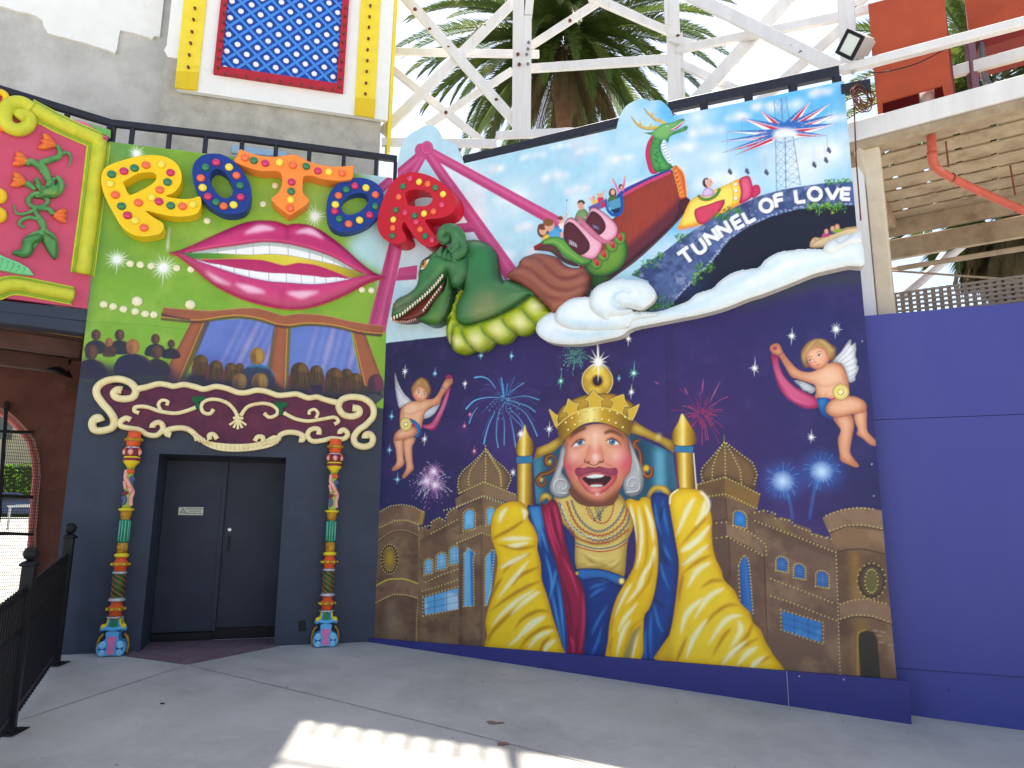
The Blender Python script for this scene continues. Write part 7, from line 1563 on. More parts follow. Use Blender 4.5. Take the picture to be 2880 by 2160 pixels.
PNAMES = {1: 'painted_day_sky', 2: 'painted_night_sky', 3: 'painted_ride_legs', 4: 'painted_dragon_boat', 5: 'painted_coaster_car', 6: 'painted_rocket', 7: 'painted_swing_ride', 8: 'painted_tunnel', 9: 'painted_castle', 10: 'painted_castle', 11: 'painted_king', 12: 'painted_throne', 15: 'painted_throne', 13: 'painted_cherub', 14: 'painted_cherub'}
MV = vcmat('mural_paint', .5,.05,.35)
mo = grid_relief(cm, uvmask(cm, MOUT), None, -.03, PNAMES, mural, MV, [MOUT], top=(120,130,150))
for k, s_ in {2: 'violet night sky with stars and fireworks', 4: 'painted viking boat ride with a green dragon figurehead', 5: 'painted green coaster car with pink seats', 6: 'painted yellow rocket with a pilot', 7: 'painted swing ride with red white and blue rays', 8: 'painted rock arch lettered TUNNEL OF LOVE', 9: 'painted castle with onion dome and oval clock', 10: 'painted castle with arched doorway', 11: 'painted laughing king in crown and yellow sleeves', 12: 'painted gold and teal throne', 13: 'painted cherub raising a pink drape over its wing', 14: 'painted cherub with its knee crossed holding a pink drape'}.items():
    if k in mo: mo[k]['label'] = s_
# ================================================================== painted upper half of the rotor wall
cr = Canvas(WR, 0., WR.L - .003, VR0,6.5,.0085, base=(140,178,72))
cr.lab[:] = 1
for c, r, col, a in (((700,600),330,(158,190,78),.7),((330,420),130,(96,150,100),.7),((260,700),120,(112,156,76),.6),((420,900),260,(128,178,78),.6),((900,560),200,(168,200,110),.6),((640,830),240,(136,180,74),.5)): cr.glow(c, r, col, a, 1.2)
mottle(cr, np.ones((cr.nv, cr.nu)),(110,150,66),61,.35,9,.5,.75); mottle(cr, np.ones((cr.nv, cr.nu)),(176,200,110),62,.3,12,.52,.75)
cr.stroke([(250,905),(420,915),(640,940)],1.2,(90,130,66),.6); cr.stroke([(300,410),(270,700),(236,930)],26,(86,130,76),.5, soft=16)
cr.fill(KA((1560,180),(2300,200),(2300,1700),(1880,1640),(1960,1200),(1560,980),(1540,860),(1700,700),(1800,420)),(190,222,228),.95, soft=30); cr.fill(KA((1780,1180),(1960,1150),(1900,1640),(1830,1600)),(196,224,228),.9, soft=14)
cr.fill(KA((1560,1290),(1800,1200),(1740,1480),(1700,1600),(1500,1500)),(150,184,80),.8, soft=20)
paint_ride(cr)
for c, r in ((KB((1012,1012))[0],46),(KB((1412,1085))[0],56),(KA((1247,640))[0],44),(KB((1180,100))[0],34)): cr.glow(c, r * .7,(226,240,200),.6,1.6); cr.star(c, r, 16,(244,250,240),.05,.25,2.2,1.25)
cr.fill(KB((1440,900),(1462,730),(1470,735),(1450,960)),(238,246,226),.8, soft=2); cr.stroke(KA((1960,260),(2040,230)),1.4,(250,250,250),.9)
# mirror hall: brown frame with two glass panes
cr.curlab = 2
WD1 = (166,104,76); WD2 = (96,62,56); WDl = (214,156,84)
gl1 = KF((850,440),(930,160),(1060,145),(1200,140),(1320,160),(1410,185),(1360,480),(1200,560),(820,560)); gl2 = KF((1500,560),(1520,205),(1640,185),(1780,190),(1930,225),(2000,540),(1900,600))
for gp_ in (gl1, gl2):
    cr.fill(gp_, (112,132,196)); gm = cr.maskof(gp_); mottle(cr, gm, (86,100,168),71,.6,8,.45,.7,.6)
    for k in range(8):
        a = KF((980 + k * 60 + (620 if gp_ is gl2 else 0),560))[0]; b = KF((1200 + k * 60 + (520 if gp_ is gl2 else 0),120))[0]; cr.stroke([a, b],[2,6 + 5 * (k % 3),3],((196,184,216),(150,160,214),(206,192,216))[k % 3],.42, soft=6, clip=gm)
def plank(pts, edge=True):
    body(cr, KF(*pts), WD1,(120,74,60), None, 14,0)
plank(((835,150),(925,140),(740,580),(620,600),(690,430))); plank(((1418,175),(1500,180),(1480,640),(1360,600))); plank(((1940,210),(2030,235),(2150,560),(2170,640),(2020,620)))
cr.stroke(KF((925,145),(740,580)),3.4, WDl, .85); cr.fill(KF((925,150),(960,160),(860,400),(770,580),(742,580)), WD2,.8); cr.stroke(KF((1494,185),(1478,640)),3, WDl, .85); cr.stroke(KF((1945,212),(2035,600)),3, WDl, .85); cr.fill(KF((1415,185),(1400,190),(1345,560),(1365,600)), WD2,.7); cr.fill(KF((1500,190),(1520,200),(1500,640),(1482,640)), WD2,.7)
bt = [(640,60),(720,68),(840,78),(960,85),(1080,75),(1200,65),(1290,68),(1380,90),(1470,118),(1560,105),(1680,108),(1800,125),(1900,150),(2040,175),(2168,190)]; bb = [(2150,242),(2000,225),(1860,190),(1740,172),(1620,168),(1500,182),(1420,172),(1320,140),(1220,120),(1120,115),(1000,130),(880,148),(760,140),(620,125)]
cr.fill(KF(*bt, *bb), WD1); bmk = cr.maskof(KF(*bt, *bb)); mottle(cr, bmk, (136,82,62),73,.6,10,.45,.7,.3)
cr.stroke(KF(*bb[::-1]),3, WDl, .9); cr.stroke(KF(*[(x, y + 14) for x, y in bb[::-1]]),8, WD2,.8); cr.fill(KF((622,98),(700,118),(820,140),(830,152),(625,122)),(92,66,70),.9); cr.stroke(KF(*bt),1.6,(206,150,110),.7)
cr.fill(KF((2040,236),(2150,244),(2150,258),(2040,246)),(92,60,56),.9)
# crowd with their backs to us
cr.curlab = 3
g = random.Random(5)
def person(c, r, hr, cols, bodyc=(52,52,84), bw=2.2, bh=2.6, rim=None):
    x, y = c; bodyc = tuple(int(v * .74) for v in bodyc); cr.fill(KF((x - r * bw, y + r * (1.2 + bh)),(x - r * bw * .9, y + r * 1.9),(x - r * .5, y + r * 1.1),(x + r * .5, y + r * 1.1),(x + r * bw * .9, y + r * 1.9),(x + r * bw, y + r * (1.2 + bh))), bodyc, .96, sm=3)
    cr.stroke(KF((x + r * .6, y + r * 1.15),(x + r * bw * .85, y + r * 1.85),(x + r * bw, y + r * 2.6)),2.6, rim or (150,110,60),.6, soft=2)
    cr.ell(KF(c)[0], r * KF.s, r * 1.15 * KF.s, cols[0]); cr.ell(KF((x + r * .3, y - r * .1))[0], r * .5 * KF.s, r * .9 * KF.s, cols[1],.7, soft=5); cr.ell(KF((x - r * .5, y + r * .3))[0], r * .4 * KF.s, r * .7 * KF.s, cols[2],.6, soft=5)
    if rim == (206,70,120):
        cr.fill(KF((x - r * .95, y),(x + r * .95, y),(x + r * 1.12, y + r * 1.5),(x + r * .3, y + r * 1.7),(x - r * .4, y + r * 1.7),(x - r * 1.15, y + r * 1.45)), cols[0],.95, sm=3); cr.stroke(KF((x - r * .95, y - r * .3),(x - r * 1.1, y + r * .6),(x - r * 1.25, y + r * 1.5)),2.2,(190,60,110),.6, soft=2)
        for k in range(9): cr.stroke(KF((x + r * (-.5 + .12 * k), y - r * .8),(x + r * (-.9 + .22 * k), y + r * 1.4)),1.3, g.choice(cols),.6)
    for k in range(6): cr.stroke(KF((x + r * (-.6 + .25 * k), y - r * .9),(x + r * (-.75 + .3 * k), y + r * .9)),1.2, g.choice(cols),.6)
HB = [(84,66,66),(128,90,62),(50,44,72)]; HB2 = [(80,62,46),(132,104,58),(48,42,54)]
for c, r in (((172,250),33),((335,250),34),((583,278),31),((692,312),26)): person(c, r, 0, HB, (56,54,88))
person((262,300),26,0,[(150,96,76),(180,120,84),(110,70,70)],(110,80,76),1.6); person((590,372),40,0, HB, (58,52,78)); person((140,370),45,0, HB, (54,50,86)); person((427,330),46,0,[(150,104,80),(176,130,84),(110,76,80)],(60,58,96),2.6,3)
cr.fill(KF((40,400),(130,430),(330,470),(520,470),(700,470),(760,590),(500,620),(40,600)),(50,47,74),.92, soft=20)
person((140,372),44,0, HB, (60,56,92),2.2,2.2); person((428,332),45,0,[(156,108,78),(182,134,84),(110,76,80)],(66,64,104),2.6,2.4)
cr.fill(KF((740,600),(800,520),(900,500),(1100,520),(1400,560),(1480,640),(1500,580),(1600,560),(1800,590),(2000,600),(2160,620),(2160,760),(700,700)),(48,42,62),.94, soft=12)
for c, r in (((1165,478),30),((895,445),52),((1000,485),52),((1105,495),46),((1695,515),48),((1905,530),42),((1580,515),66),((1820,550),64),((1965,575),54)): person(c, r, 0, HB2,(62,56,84),1.3,1.4,(206,70,120))
person((1288,398),52,0,[(150,116,62),(198,164,84),(100,74,56)],(70,84,118),2.1,2.6,(90,170,210)); cr.stroke(KF((1230,470),(1290,462),(1345,475)),5,(70,150,196),.8, soft=2)
person((1165,575),52,0,[(126,96,66),(170,136,84),(84,64,60)],(70,64,86),1.4,1.2); person((1305,580),58,0,[(132,102,62),(180,148,84),(84,64,60)],(70,64,86),1.4,1.2); person((2105,585),56,0,[(96,62,76),(130,60,84),(58,50,70)],(70,74,84),1.2,1.6)
cr.fill(KF((30,480),(300,500),(700,520),(1400,600),(2170,660),(2170,760),(30,640)),(52,50,72),.6, soft=34)
cr.curlab = 4
cr.fill(KF((-60,548),(40,548),(90,578),(140,585),(200,568),(260,545),(700,600),(1200,660),(1800,720),(2000,690),(2080,700),(2180,760),(2220,1200),(-60,1200)),(58,65,80)); cr.stroke(KF((30,546),(90,578),(140,584),(210,562)),2,(40,44,60),.8)
cr.curlab = 3; cr.fill(KF((2050,670),(2100,660),(2160,690),(2150,720),(2060,712)),(80,84,92),.9, sm=2); cr.curlab = 1; cr.fill(KF((2092,742),(2168,676),(2172,762),(2130,755)),(140,186,70))
cr.curlab = None
ROUT = np.array([[0., VR0],[WR.L - .003, VR0],[WR.L - .003, WR.uv((1115,502))[0][1]],[WR.uv((700,447))[0][0], WR.uv((700,447))[0][1]],[0, WR.uv((306,398))[0][1]]])
ro_ = grid_relief(cr, uvmask(cr, ROUT), None, -.1, {1: 'painted_green_panel', 2: 'painted_mirror_frame', 3: 'painted_crowd', 4: 'painted_slate_band'}, rotor_wall, vcmat('rotor_paint', .45,.05,.35),[ROUT], top=(170,180,150))
# cream half bulbs fixed to the green panel
def domemesh(name, r, m, seg=14, rings=6, flat=.62):
    v, f = lathe([(r * math.cos(a), r * flat * math.sin(a)) for a in np.linspace(0, PI / 2 * .97, rings)],(0,0,0), seg); me = newmesh(name, v, f, True); me.materials.append(m); return me
M_CREAM = mat('cream_bulb', (240,236,196),.35,.04,9,0)
cb1, cb2 = domemesh('cream_bulb', .047, M_CREAM), domemesh('cream_bulb', .066, M_CREAM)
for p in KB((1122,1047),(1210,1056),(1304,1067),(1525,1085),(1648,1096),(893,1398),(976,1417),(1064,1440),(1165,1460),(1252,1481),(1328,1488),(1788,675)).tolist() + KA((902,372),(797,530),(1653,1272),(1737,1277)).tolist():
    q = WR.uv(p, .02)[0]; inst('cream_bulb', cb1, rotor_wall, WR.P(q[0], q[1],.001), RW(WR))
for p in KB((1183,1372),(1643,1402)): q = WR.uv(p, .02)[0]; inst('cream_bulb', cb2, rotor_wall, WR.P(q[0], q[1],.001), RW(WR))
# ================================================================== ROTOR letters
BULB = {k: mat('bulb_' + k, c, .25,.04,9,0, spec=.6) for k, c in dict(g=(40,124,84), m=(206,44,100), o=(244,110,64), y=(246,224,74), k=(222,60,104)).items()}
bmesh_ = {k: domemesh('bulb', .053, m, flat=.75) for k, m in BULB.items()}
bsm_ = {k: domemesh('bulb', .047, m, flat=.75) for k, m in BULB.items()}
def sign_letter(label, W, outer, hole, color, bulbs, Kb, front=.2, back=.005, bm=bmesh_, sm=4):
    q = hermite(W.uv(outer, front), sm); hl = [hermite(W.uv(h, front), sm) for h in hole]
    t = thing('sign_letter', label, 'letter', W.P(q[:, 0].mean(), q[:, 1].min(),0), 'letters of the ROTOR sign')
    o = part('letter_block', prism(W, q, back, front, hl), mat('letter_' + color[0], color[1],.42,.05,4,.04,60), t)
    bv = o.modifiers.new('bevel', 'BEVEL'); bv.width = .012; bv.segments = 2; bv.limit_method = 'ANGLE'; bv.angle_limit = math.radians(60)
    for x, y, k in bulbs:
        p = W.uv(Kb((x, y))[0], front + .02)[0]; inst('bulb', bm[k], t, W.P(p[0], p[1], front + .001), RW(W))
    return t
sign_letter('yellow letter R of the ROTOR sign studded with coloured bulbs', WR,
    KB((905,225),(960,190),(1080,150),(1200,120),(1330,110),(1440,130),(1520,180),(1565,260),(1565,340),(1535,400),(1490,440),(1432,465),(1560,490),(1660,485),(1715,468),(1735,485),(1738,540),(1715,600),(1660,630),(1560,642),(1440,632),(1330,605),(1262,590),(1268,605),(1320,645),(1380,680),(1410,705),(1412,745),(1385,785),(1330,805),(1250,815),(1170,805),(1100,770),(1040,715),(990,630),(930,520),(885,410),(875,320),(883,265)),
    [KB((1065,350),(1085,330),(1180,275),(1260,260),(1320,262),(1350,285),(1350,315),(1325,350),(1260,395),(1190,430),(1140,452),(1115,450),(1090,410))],('yellow', (246,204,34)),
    [(962,272, 'g'),(1068,245, 'm'),(1160,218, 'g'),(1260,193, 'o'),(1392,188, 'y'),(1472,258, 'm'),(1446,340, 'g'),(1378,407, 'o'),(1308,472, 'y'),(1195,518, 'o'),(1372,508, 'm'),(1474,543, 'g'),(1576,550, 'o'),(1667,535, 'y'),(950,355, 'y'),(995,450, 'o'),(1048,548, 'g'),(1100,627, 'm'),(1165,675, 'y'),(1243,735, 'o')], KB)
sign_letter('dark blue letter O of the ROTOR sign between the yellow R and orange T', WR,
    KA((185,270),(195,200),(225,150),(280,110),(360,97),(440,105),(520,145),(590,210),(650,290),(690,380),(695,460),(680,540),(640,595),(570,620),(480,620),(400,590),(320,540),(250,460),(205,370)),
    [KA((340,300),(350,260),(385,230),(430,235),(480,270),(515,330),(535,390),(535,440),(510,475),(470,485),(420,460),(380,410),(350,360))],('navy', (34,62,140)),
    [(392,170, 'm'),(300,213, 'g'),(504,211, 'y'),(260,305, 'o'),(568,283, 'o'),(276,388, 'y'),(598,370, 'g'),(321,465, 'm'),(604,470, 'm'),(392,515, 'g'),(457,548, 'o'),(543,537, 'y')], KA)
sign_letter('orange letter T of the ROTOR sign with a pointed foot', WR,
    KA((597,62),(660,85),(740,110),(830,125),(920,125),(1000,112),(1060,108),(1110,122),(1180,160),(1270,190),(1370,208),(1470,210),(1560,203),(1578,210),(1575,290),(1560,318),(1500,330),(1400,330),(1300,315),(1230,292),(1170,288),(1145,310),(1140,380),(1145,440),(1190,490),(1190,520),(1150,555),(1080,600),(1030,628),(985,600),(930,560),(885,515),(872,485),(920,445),(955,390),(965,320),(950,265),(910,248),(820,250),(720,235),(640,205),(580,180),(548,155),(575,120)),[],('orange', (248,144,62)),
    [(641,130, 'o'),(718,153, 'g'),(818,177, 'm'),(940,170, 'y'),(1054,195, 'o'),(1172,203, 'g'),(1273,243, 'm'),(1366,253, 'y'),(1482,262, 'o'),(1045,340, 'm'),(1042,420, 'g'),(1037,494, 'y'),(1033,566, 'o')], KA, .22, sm=3)
sign_letter('tilted dark blue letter O of the ROTOR sign beside the red R', WR,
    KA((1350,600),(1350,520),(1375,440),(1430,370),(1510,325),(1600,307),(1690,315),(1770,350),(1825,405),(1840,470),(1825,560),(1790,640),(1720,710),(1640,750),(1550,775),(1470,775),(1400,740),(1365,680)),
    [KA((1480,580),(1485,520),(1520,475),(1580,445),(1640,437),(1690,450),(1710,490),(1690,545),(1640,595),(1580,622),(1520,625))],('navy', (34,62,140)),
    [(1592,373, 'm'),(1518,406, 'g'),(1689,390, 'y'),(1451,457, 'o'),(1770,450, 'o'),(1424,535, 'y'),(1768,550, 'g'),(1417,592, 'm'),(1720,625, 'm'),(1457,660, 'g'),(1633,670, 'y'),(1539,702, 'o')], KA, .17)
ident = lambda p: np.array([p], float)
rb = [tuple(KC((x, y))[0]) + (k,) for x, y, k in ((122,40, 'o'),(505,15, 'y'),(95,153, 'g'),(493,108, 'k'),(175,178, 'k'),(259,202, 'g'),(341,183, 'y'),(422,165, 'o'),(75,235, 'y'),(70,308, 'o'),(66,376, 'g'),(271,256, 'k'),(307,320, 'o'),(351,378, 'g'),(412,415, 'k'))] + [tuple(K3((x, y))[0]) + (k,) for x, y, k in ((158,1607, 'g'),(218,1543, 'k'),(298,1568, 'y'),(373,1587, 'o'),(438,1620, 'g'))]
sign_letter('red letter R of the ROTOR sign over the wall corner', WM,
    [(1061,625),(1066,595),(1079,556),(1095,524),(1115,501),(1138,488),(1164,484),(1196,490),(1223,501),(1252,521),(1272,540),(1281,563),(1280,582),(1270,599),(1250,610),(1225,615),(1195,617),(1202,632),(1213,650),(1230,669),(1236,679),(1226,690),(1207,695),(1190,690),(1172,675),(1158,655),(1147,640),(1138,624),(1130,632),(1131,645),(1140,662),(1140,676),(1122,686),(1100,683),(1078,670),(1064,648)],
    [[(1141,541),(1165,533),(1195,536),(1213,548),(1216,562),(1208,574),(1190,580),(1165,579),(1149,577),(1143,560)]],('red', (200,34,50)), rb, ident, .26,-.06, bsm_, 3)
# ================================================================== relief sculptures
def seg_dist(cv, pts):
    a = pts; b = np.roll(a, -1,0); U_ = cv.u0 + np.arange(cv.nu) * cv.res; V_ = cv.v0 + np.arange(cv.nv) * cv.res
    UU, VV = np.meshgrid(U_, V_); Q = np.stack([UU.ravel(), VV.ravel()],1); out = np.full(len(Q),9.)
    d = b - a; L = (d * d).sum(1) + 1e-12
    for i in range(len(a)):
        t = np.clip(((Q - a[i]) @ d[i]) / L[i],0,1); e = Q - a[i] - t[:, None] * d[i]; out = np.minimum(out, np.sqrt((e * e).sum(1)))
    return out.reshape(cv.nv, cv.nu)
def relief(name, wall, outer, off, base, paint, parent=None, w=.1, drop=.08, res=.0085, sm=4, hfun=None, edge=None, rough=.4, color=(128,128,128)):
    q = hermite(wall.uv(outer, off), sm); lo = q.min(0) - res * 3; hi = q.max(0) + res * 3
    cv = Canvas(wall, lo[0], hi[0], lo[1], hi[1], res, off, color)
    dist = seg_dist(cv, q); m = uvmask(cv, q)
    x = np.clip(dist / w, 0,1); H = -drop * (1 - np.sqrt(np.clip(1 - (1 - x) ** 2,0,1)))
    cv.dist = dist; cv.m = m
    if hfun is not None: H = H + hfun(cv)
    paint(cv)
    r = grid_relief(cv, m, H, base, {0: name}, parent, vcmat('sculpture_paint_%d' % int(rough * 100), rough, .05,.45),[q], top=edge)
    return r[0]
def groove(cv, pts, wpx, depth, sm=5):
    m = np.zeros((cv.nv, cv.nu)); sv_ = cv.c.copy(), cv.curlab; tmp = np.zeros((cv.nv, cv.nu, 3)); cv.c = tmp; cv.stroke(pts, wpx, (255,255,255),1, sm=sm); cv.c = sv_[0]
    return -depth * boxblur(tmp[..., 0], max(1, wpx * cv.k * .35))
# ---- lips
lips_o = KA((-32,942),(60,920),(200,865),(350,795),(500,730),(600,690),(700,665),(800,657),(900,665),(970,685),(1010,697),(1060,688),(1120,685),(1200,700),(1300,745),(1420,830),(1540,930),(1650,1030),(1760,1110),(1856,1155),(1780,1182),(1700,1212),(1600,1265),(1480,1325),(1330,1385),(1180,1425),(1050,1435),(920,1425),(760,1390),(600,1340),(450,1270),(330,1195),(220,1100),(120,1020),(40,965))
up_in = [(100,945),(180,938),(400,905),(560,885),(720,862),(850,855),(1010,872),(1200,915),(1400,985),(1590,1090),(1700,1140)]
ut_b = [(180,946),(260,945),(400,948),(560,958),(700,962),(850,955),(1010,965),(1200,1000),(1300,1020),(1410,1045),(1500,1072),(1600,1100)]
li_t = [(100,952),(200,1000),(400,1000),(600,998),(800,1010),(980,1055),(1100,1032),(1250,1050),(1400,1100),(1560,1166),(1700,1142)]
lt_t = [(205,1002),(330,1035),(430,1050),(550,1075),(680,1098),(850,1120),(1000,1125),(1130,1138),(1240,1148),(1340,1160),(1430,1158),(1560,1176)]
lt_b = [(240,1022),(330,1055),(430,1090),(550,1130),(680,1165),(850,1200),(1000,1210),(1130,1220),(1240,1225),(1340,1218),(1430,1205),(1560,1178)]
LP = (206,70,126)
def paint_lips(cv):
    cv.c[:] = lin(LP); mottle(cv, np.ones((cv.nv, cv.nu)),(190,56,112),81,.4,8,.45,.7)
    e = np.clip(1 - cv.dist / .13,0,1)[..., None]; cv.c[:] = cv.c * (1 - e * .75) + lin((150,38,88)) * e * .75
    cv.fill(KA((560,860),(800,840),(1000,860),(1250,910),(1500,1020),(1400,900),(1150,800),(900,790),(650,820)),(176,46,104),.7, soft=22)
    for p, w in ((((640,790),(760,745),(900,750)),22),(((700,760),(800,735),(880,745)),12),(((1080,780),(1200,765),(1320,830)),20),(((1130,770),(1210,765),(1280,800)),10)): cv.stroke(KA(*p),[2, w, 2],(246,196,220),.85, soft=9)
    for p, w in ((((560,1220),(680,1270),(820,1300)),18),(((620,1235),(700,1260),(800,1285)),8),(((1000,1300),(1130,1320),(1280,1290)),20),(((1040,1295),(1130,1305),(1230,1290)),9),(((300,1110),(400,1180),(520,1230)),12)): cv.stroke(KA(*p),[2, w, 2],(248,206,226),.8, soft=8)
    cv.stroke(KA((1000,700),(1010,780),(1005,850)),12,(160,40,96),.55, soft=8); cv.stroke(KA((980,1250),(960,1340),(950,1400)),12,(170,44,100),.5, soft=10)
    for k in range(26):
        x = 120 + k * 62; cv.stroke(KA((x, 900 - .0 * x),(x + 30,960)),1.2,(170,44,100),.0)
    mouth = KA(*(up_in + li_t[::-1])); cv.fill(mouth, None, grad=(KA((120,960))[0], KA((1690,1130))[0],[(0,(70,130,66)),(.18,(110,160,60)),(.35,(206,200,66)),(.6,(230,214,96)),(.85,(196,176,60)),(1,(110,120,60))]))
    cv.fill(KA(*(li_t[1:-1] + lt_t[::-1])),(186,52,104)); cv.stroke(KA(*li_t[1:-1]),2.4,(230,170,90),.7)
    cv.fill(KA(*(up_in[1:-1] + ut_b[::-1])),(244,244,242)); um = cv.maskof(KA(*(up_in[1:-1] + ut_b[::-1])))
    cv.stroke(KA(*[(x, y + 10) for x, y in up_in[1:-1]]),13,(172,186,186),.9, clip=um); cv.stroke(KA(*up_in),2.2,(150,40,90),.8)
    for x in (262,400,560,710,850,1013,1200,1310,1410,1500): cv.stroke(KA((x, np.interp(x, [p[0] for p in up_in],[p[1] for p in up_in])),(x + 4, np.interp(x, [p[0] for p in ut_b],[p[1] for p in ut_b]))),1.8,(150,136,150),.8)
    cv.stroke(KA(*ut_b),1.6,(120,120,90),.7)
    cv.fill(KA(*(lt_t + lt_b[::-1])),(246,246,248)); cv.stroke(KA(*[(x, y - 8) for x, y in lt_b]),4,(206,208,220),.6, soft=3)
    for x in (330,430,545,675,845,998,1128,1242,1342,1430,1505): cv.stroke(KA((x, np.interp(x, [p[0] for p in lt_t],[p[1] for p in lt_t])),(x + 3, np.interp(x, [p[0] for p in lt_b],[p[1] for p in lt_b]))),1.8,(160,120,146),.8)
    cv.stroke(KA(*lt_t),1.8,(160,44,96),.8); cv.stroke(KA(*lt_b),2,(160,44,96),.8)
    cv.stroke(KA((-20,945),(60,946),(110,952)),4,(110,24,60),.7, soft=2); cv.stroke(KA((1700,1142),(1780,1145)),4,(120,28,66),.7, soft=2)
    o_ = np.clip(1 - cv.dist / .012,0,1)[..., None]; cv.c[:] = cv.c * (1 - o_ * .8) + lin((226,150,70)) * o_ * .8
def lips_h(cv):
    inner = cv.maskof(KA(*(up_in + lt_b[::-1])), soft=8); m2 = cv.maskof(KA(*(up_in + li_t[::-1])), soft=6)
    return -.035 * inner - .015 * m2
lo_ = relief('lips_sculpture', WR, lips_o, .1,.0, paint_lips, None, .22,.085,.0085,4, lips_h, (226,150,70),.3, LP)
tag(lo_, 'giant glossy pink lips with two rows of teeth on the green wall', 'sculpture')
# ---- carved name board with cream scrolls
bn = thing('scroll_banner', 'maroon board framed by cream carved scrolls above the double doors', 'banner', WR.P(WR.L / 2,2.4,0))
M_CRM = mat('cream_scroll', (242,226,172),.4,.06,7,.03,60, c2=(224,178,122), mask=(.52,.8)); M_MAR = mat('maroon_board', (100,44,66),.5,.1,5,.05,60, c2=(78,34,62))
bq = KF((310,600),(440,640),(600,600),(780,605),(1000,620),(1200,650),(1500,665),(1700,690),(1850,720),(2000,700),(2066,760),(2050,820),(1980,900),(1920,965),(1700,975),(1620,950),(1500,925),(1420,965),(1300,1025),(1150,1040),(1000,1015),(880,965),(800,895),(680,900),(600,940),(480,895),(345,855),(265,770),(205,690),(235,600))
part('board', prism(WR, hermite(WR.uv(bq, .05),3),.002,.05), M_MAR, bn)
def scroll(pts, r, h=.06, name='scroll', taper=(1,1)):
    q = hermite(WR.uv(KF(*pts), h),7, False); n = len(q); rr = .88 * r * np.interp(np.linspace(0,1, n),[0,.06,.5,.94,1],[taper[0] * 1.15, taper[0],1, taper[1], taper[1] * 1.15])
    return part(name, tube(WR.P(q[:, 0], q[:, 1], h), rr, 10), M_CRM, bn, True)
scroll([(205,850),(190,822),(160,832),(146,870),(165,908),(220,912),(285,890),(298,838),(268,780),(215,720),(178,660),(185,610),(240,570),(330,556),(410,582),(448,632),(428,680),(370,694),(312,682),(296,652),(322,630),(352,634)],.05)
scroll([(452,625),(520,612),(600,590),(660,595),(710,606),(780,594),(860,610),(920,626),(1000,608),(1080,622),(1150,648),(1210,650),(1280,634),(1350,642),(1430,668),(1500,664),(1560,660),(1640,686),(1700,680),(1760,700),(1842,720)],.042)
scroll([(1945,755),(1988,762),(1990,795),(1940,815),(1880,800),(1850,750),(1868,702),(1930,680),(2020,690),(2082,740),(2088,810),(2040,870),(1985,910),(1955,960),(1967,1005),(2020,1024),(2072,1008),(2086,968),(2064,936),(2036,942),(2032,966)],.05)
scroll([(412,838),(380,826),(342,850),(346,880),(400,895),(470,906),(530,940),(590,944),(632,908),(630,870),(600,855),(566,872),(562,892)],.038)
scroll([(690,945),(662,935),(668,908),(740,894),(800,900),(850,932),(885,975)],.04)
scroll([(1430,975),(1450,940),(1500,924),(1560,928),(1602,948),(1600,976),(1575,975)],.04)
scroll([(1712,940),(1712,905),(1680,898),(1645,915),(1636,952),(1670,985),(1740,980),(1800,966),(1880,970),(1912,938),(1890,908),(1860,915),(1858,935)],.038)
scroll([(470,790),(440,778),(446,750),(520,748),(620,780),(720,792),(790,778),(862,752)],.028,.065); scroll([(620,772),(604,730),(630,702),(668,712),(660,738)],.024,.065)
scroll([(985,765),(960,795),(915,786),(900,742),(930,706),(1000,696),(1080,722),(1130,772),(1150,815)],.027,.065); scroll([(1335,792),(1370,820),(1420,802),(1422,762),(1370,730),(1300,726),(1220,748),(1172,810)],.027,.065)
scroll([(1470,790),(1550,830),(1640,846),(1740,832),(1820,820),(1848,848),(1820,868)],.028,.065); scroll([(1692,826),(1706,790),(1680,765),(1646,780),(1648,802)],.024,.065)
for k, (dx, dy) in enumerate(((-58,45),(-30,65),(0,75),(30,66),(58,46))): scroll([(1153,828),(1153 + dx * .5,828 + dy * .55),(1153 + dx, 828 + dy)],.016,.06, 'shell_petal', (.6,1.2))
scroll([(1120,828),(1153,822),(1190,830)],.022,.066, 'shell_knot')
basin = KF((860,930),(900,950),(950,985),(1050,1000),(1150,1005),(1260,998),(1340,975),(1400,945),(1445,960),(1435,990),(1380,1022),(1280,1045),(1160,1056),(1050,1052),(960,1030),(890,990),(840,950))
part('basin', prism(WR, hermite(WR.uv(basin, .08),3),.01,.085), M_CRM, bn)
for k in range(12): 
    t = k / 11; x = 975 + t * 340; y = 1000 + 28 * math.sin(PI * t); scroll([(x, y - 12),(x + 2, y + 18)],.008,.088, 'flute')
for k in range(5): scroll([(850 + k * 22,935 + k * 10),(862 + k * 24,985 + k * 6)],.014,.088, 'flute'); scroll([(1440 - k * 22,950 + k * 8),(1425 - k * 24,1000 + k * 4)],.014,.088, 'flute')
scroll([(1010,970),(985,938),(955,945),(960,975)],.034,.09); scroll([(1270,985),(1290,955),(1325,958),(1325,990)],.034,.09)
M_DGL = mat('dark_leaf', (22,92,52),.35,.1,9,.03)
for lf in (((835,680),(930,680),(915,705),(880,715),(895,735),(880,765),(860,765),(858,725),(840,710)),((1405,718),(1495,718),(1485,750),(1455,760),(1470,785),(1450,805),(1435,800),(1430,760),(1412,745))): part('leaf', prism(WR, hermite(WR.uv(KF(*lf),.07),3),.05,.08), M_DGL, bn)
# ================================================================== dragon of the coaster, in relief
dg = thing('dragon_sculpture', 'green dragon coaster sculpture with open toothy jaws and scalloped yellow chest', 'sculpture', WM.P(1.2,3.6,0))
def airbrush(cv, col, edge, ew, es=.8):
    cv.c[:] = lin(col); e = (np.clip(1 - cv.dist / ew, 0,1) ** 1.2)[..., None] * es; cv.c[:] = cv.c * (1 - e) + lin(edge) * e
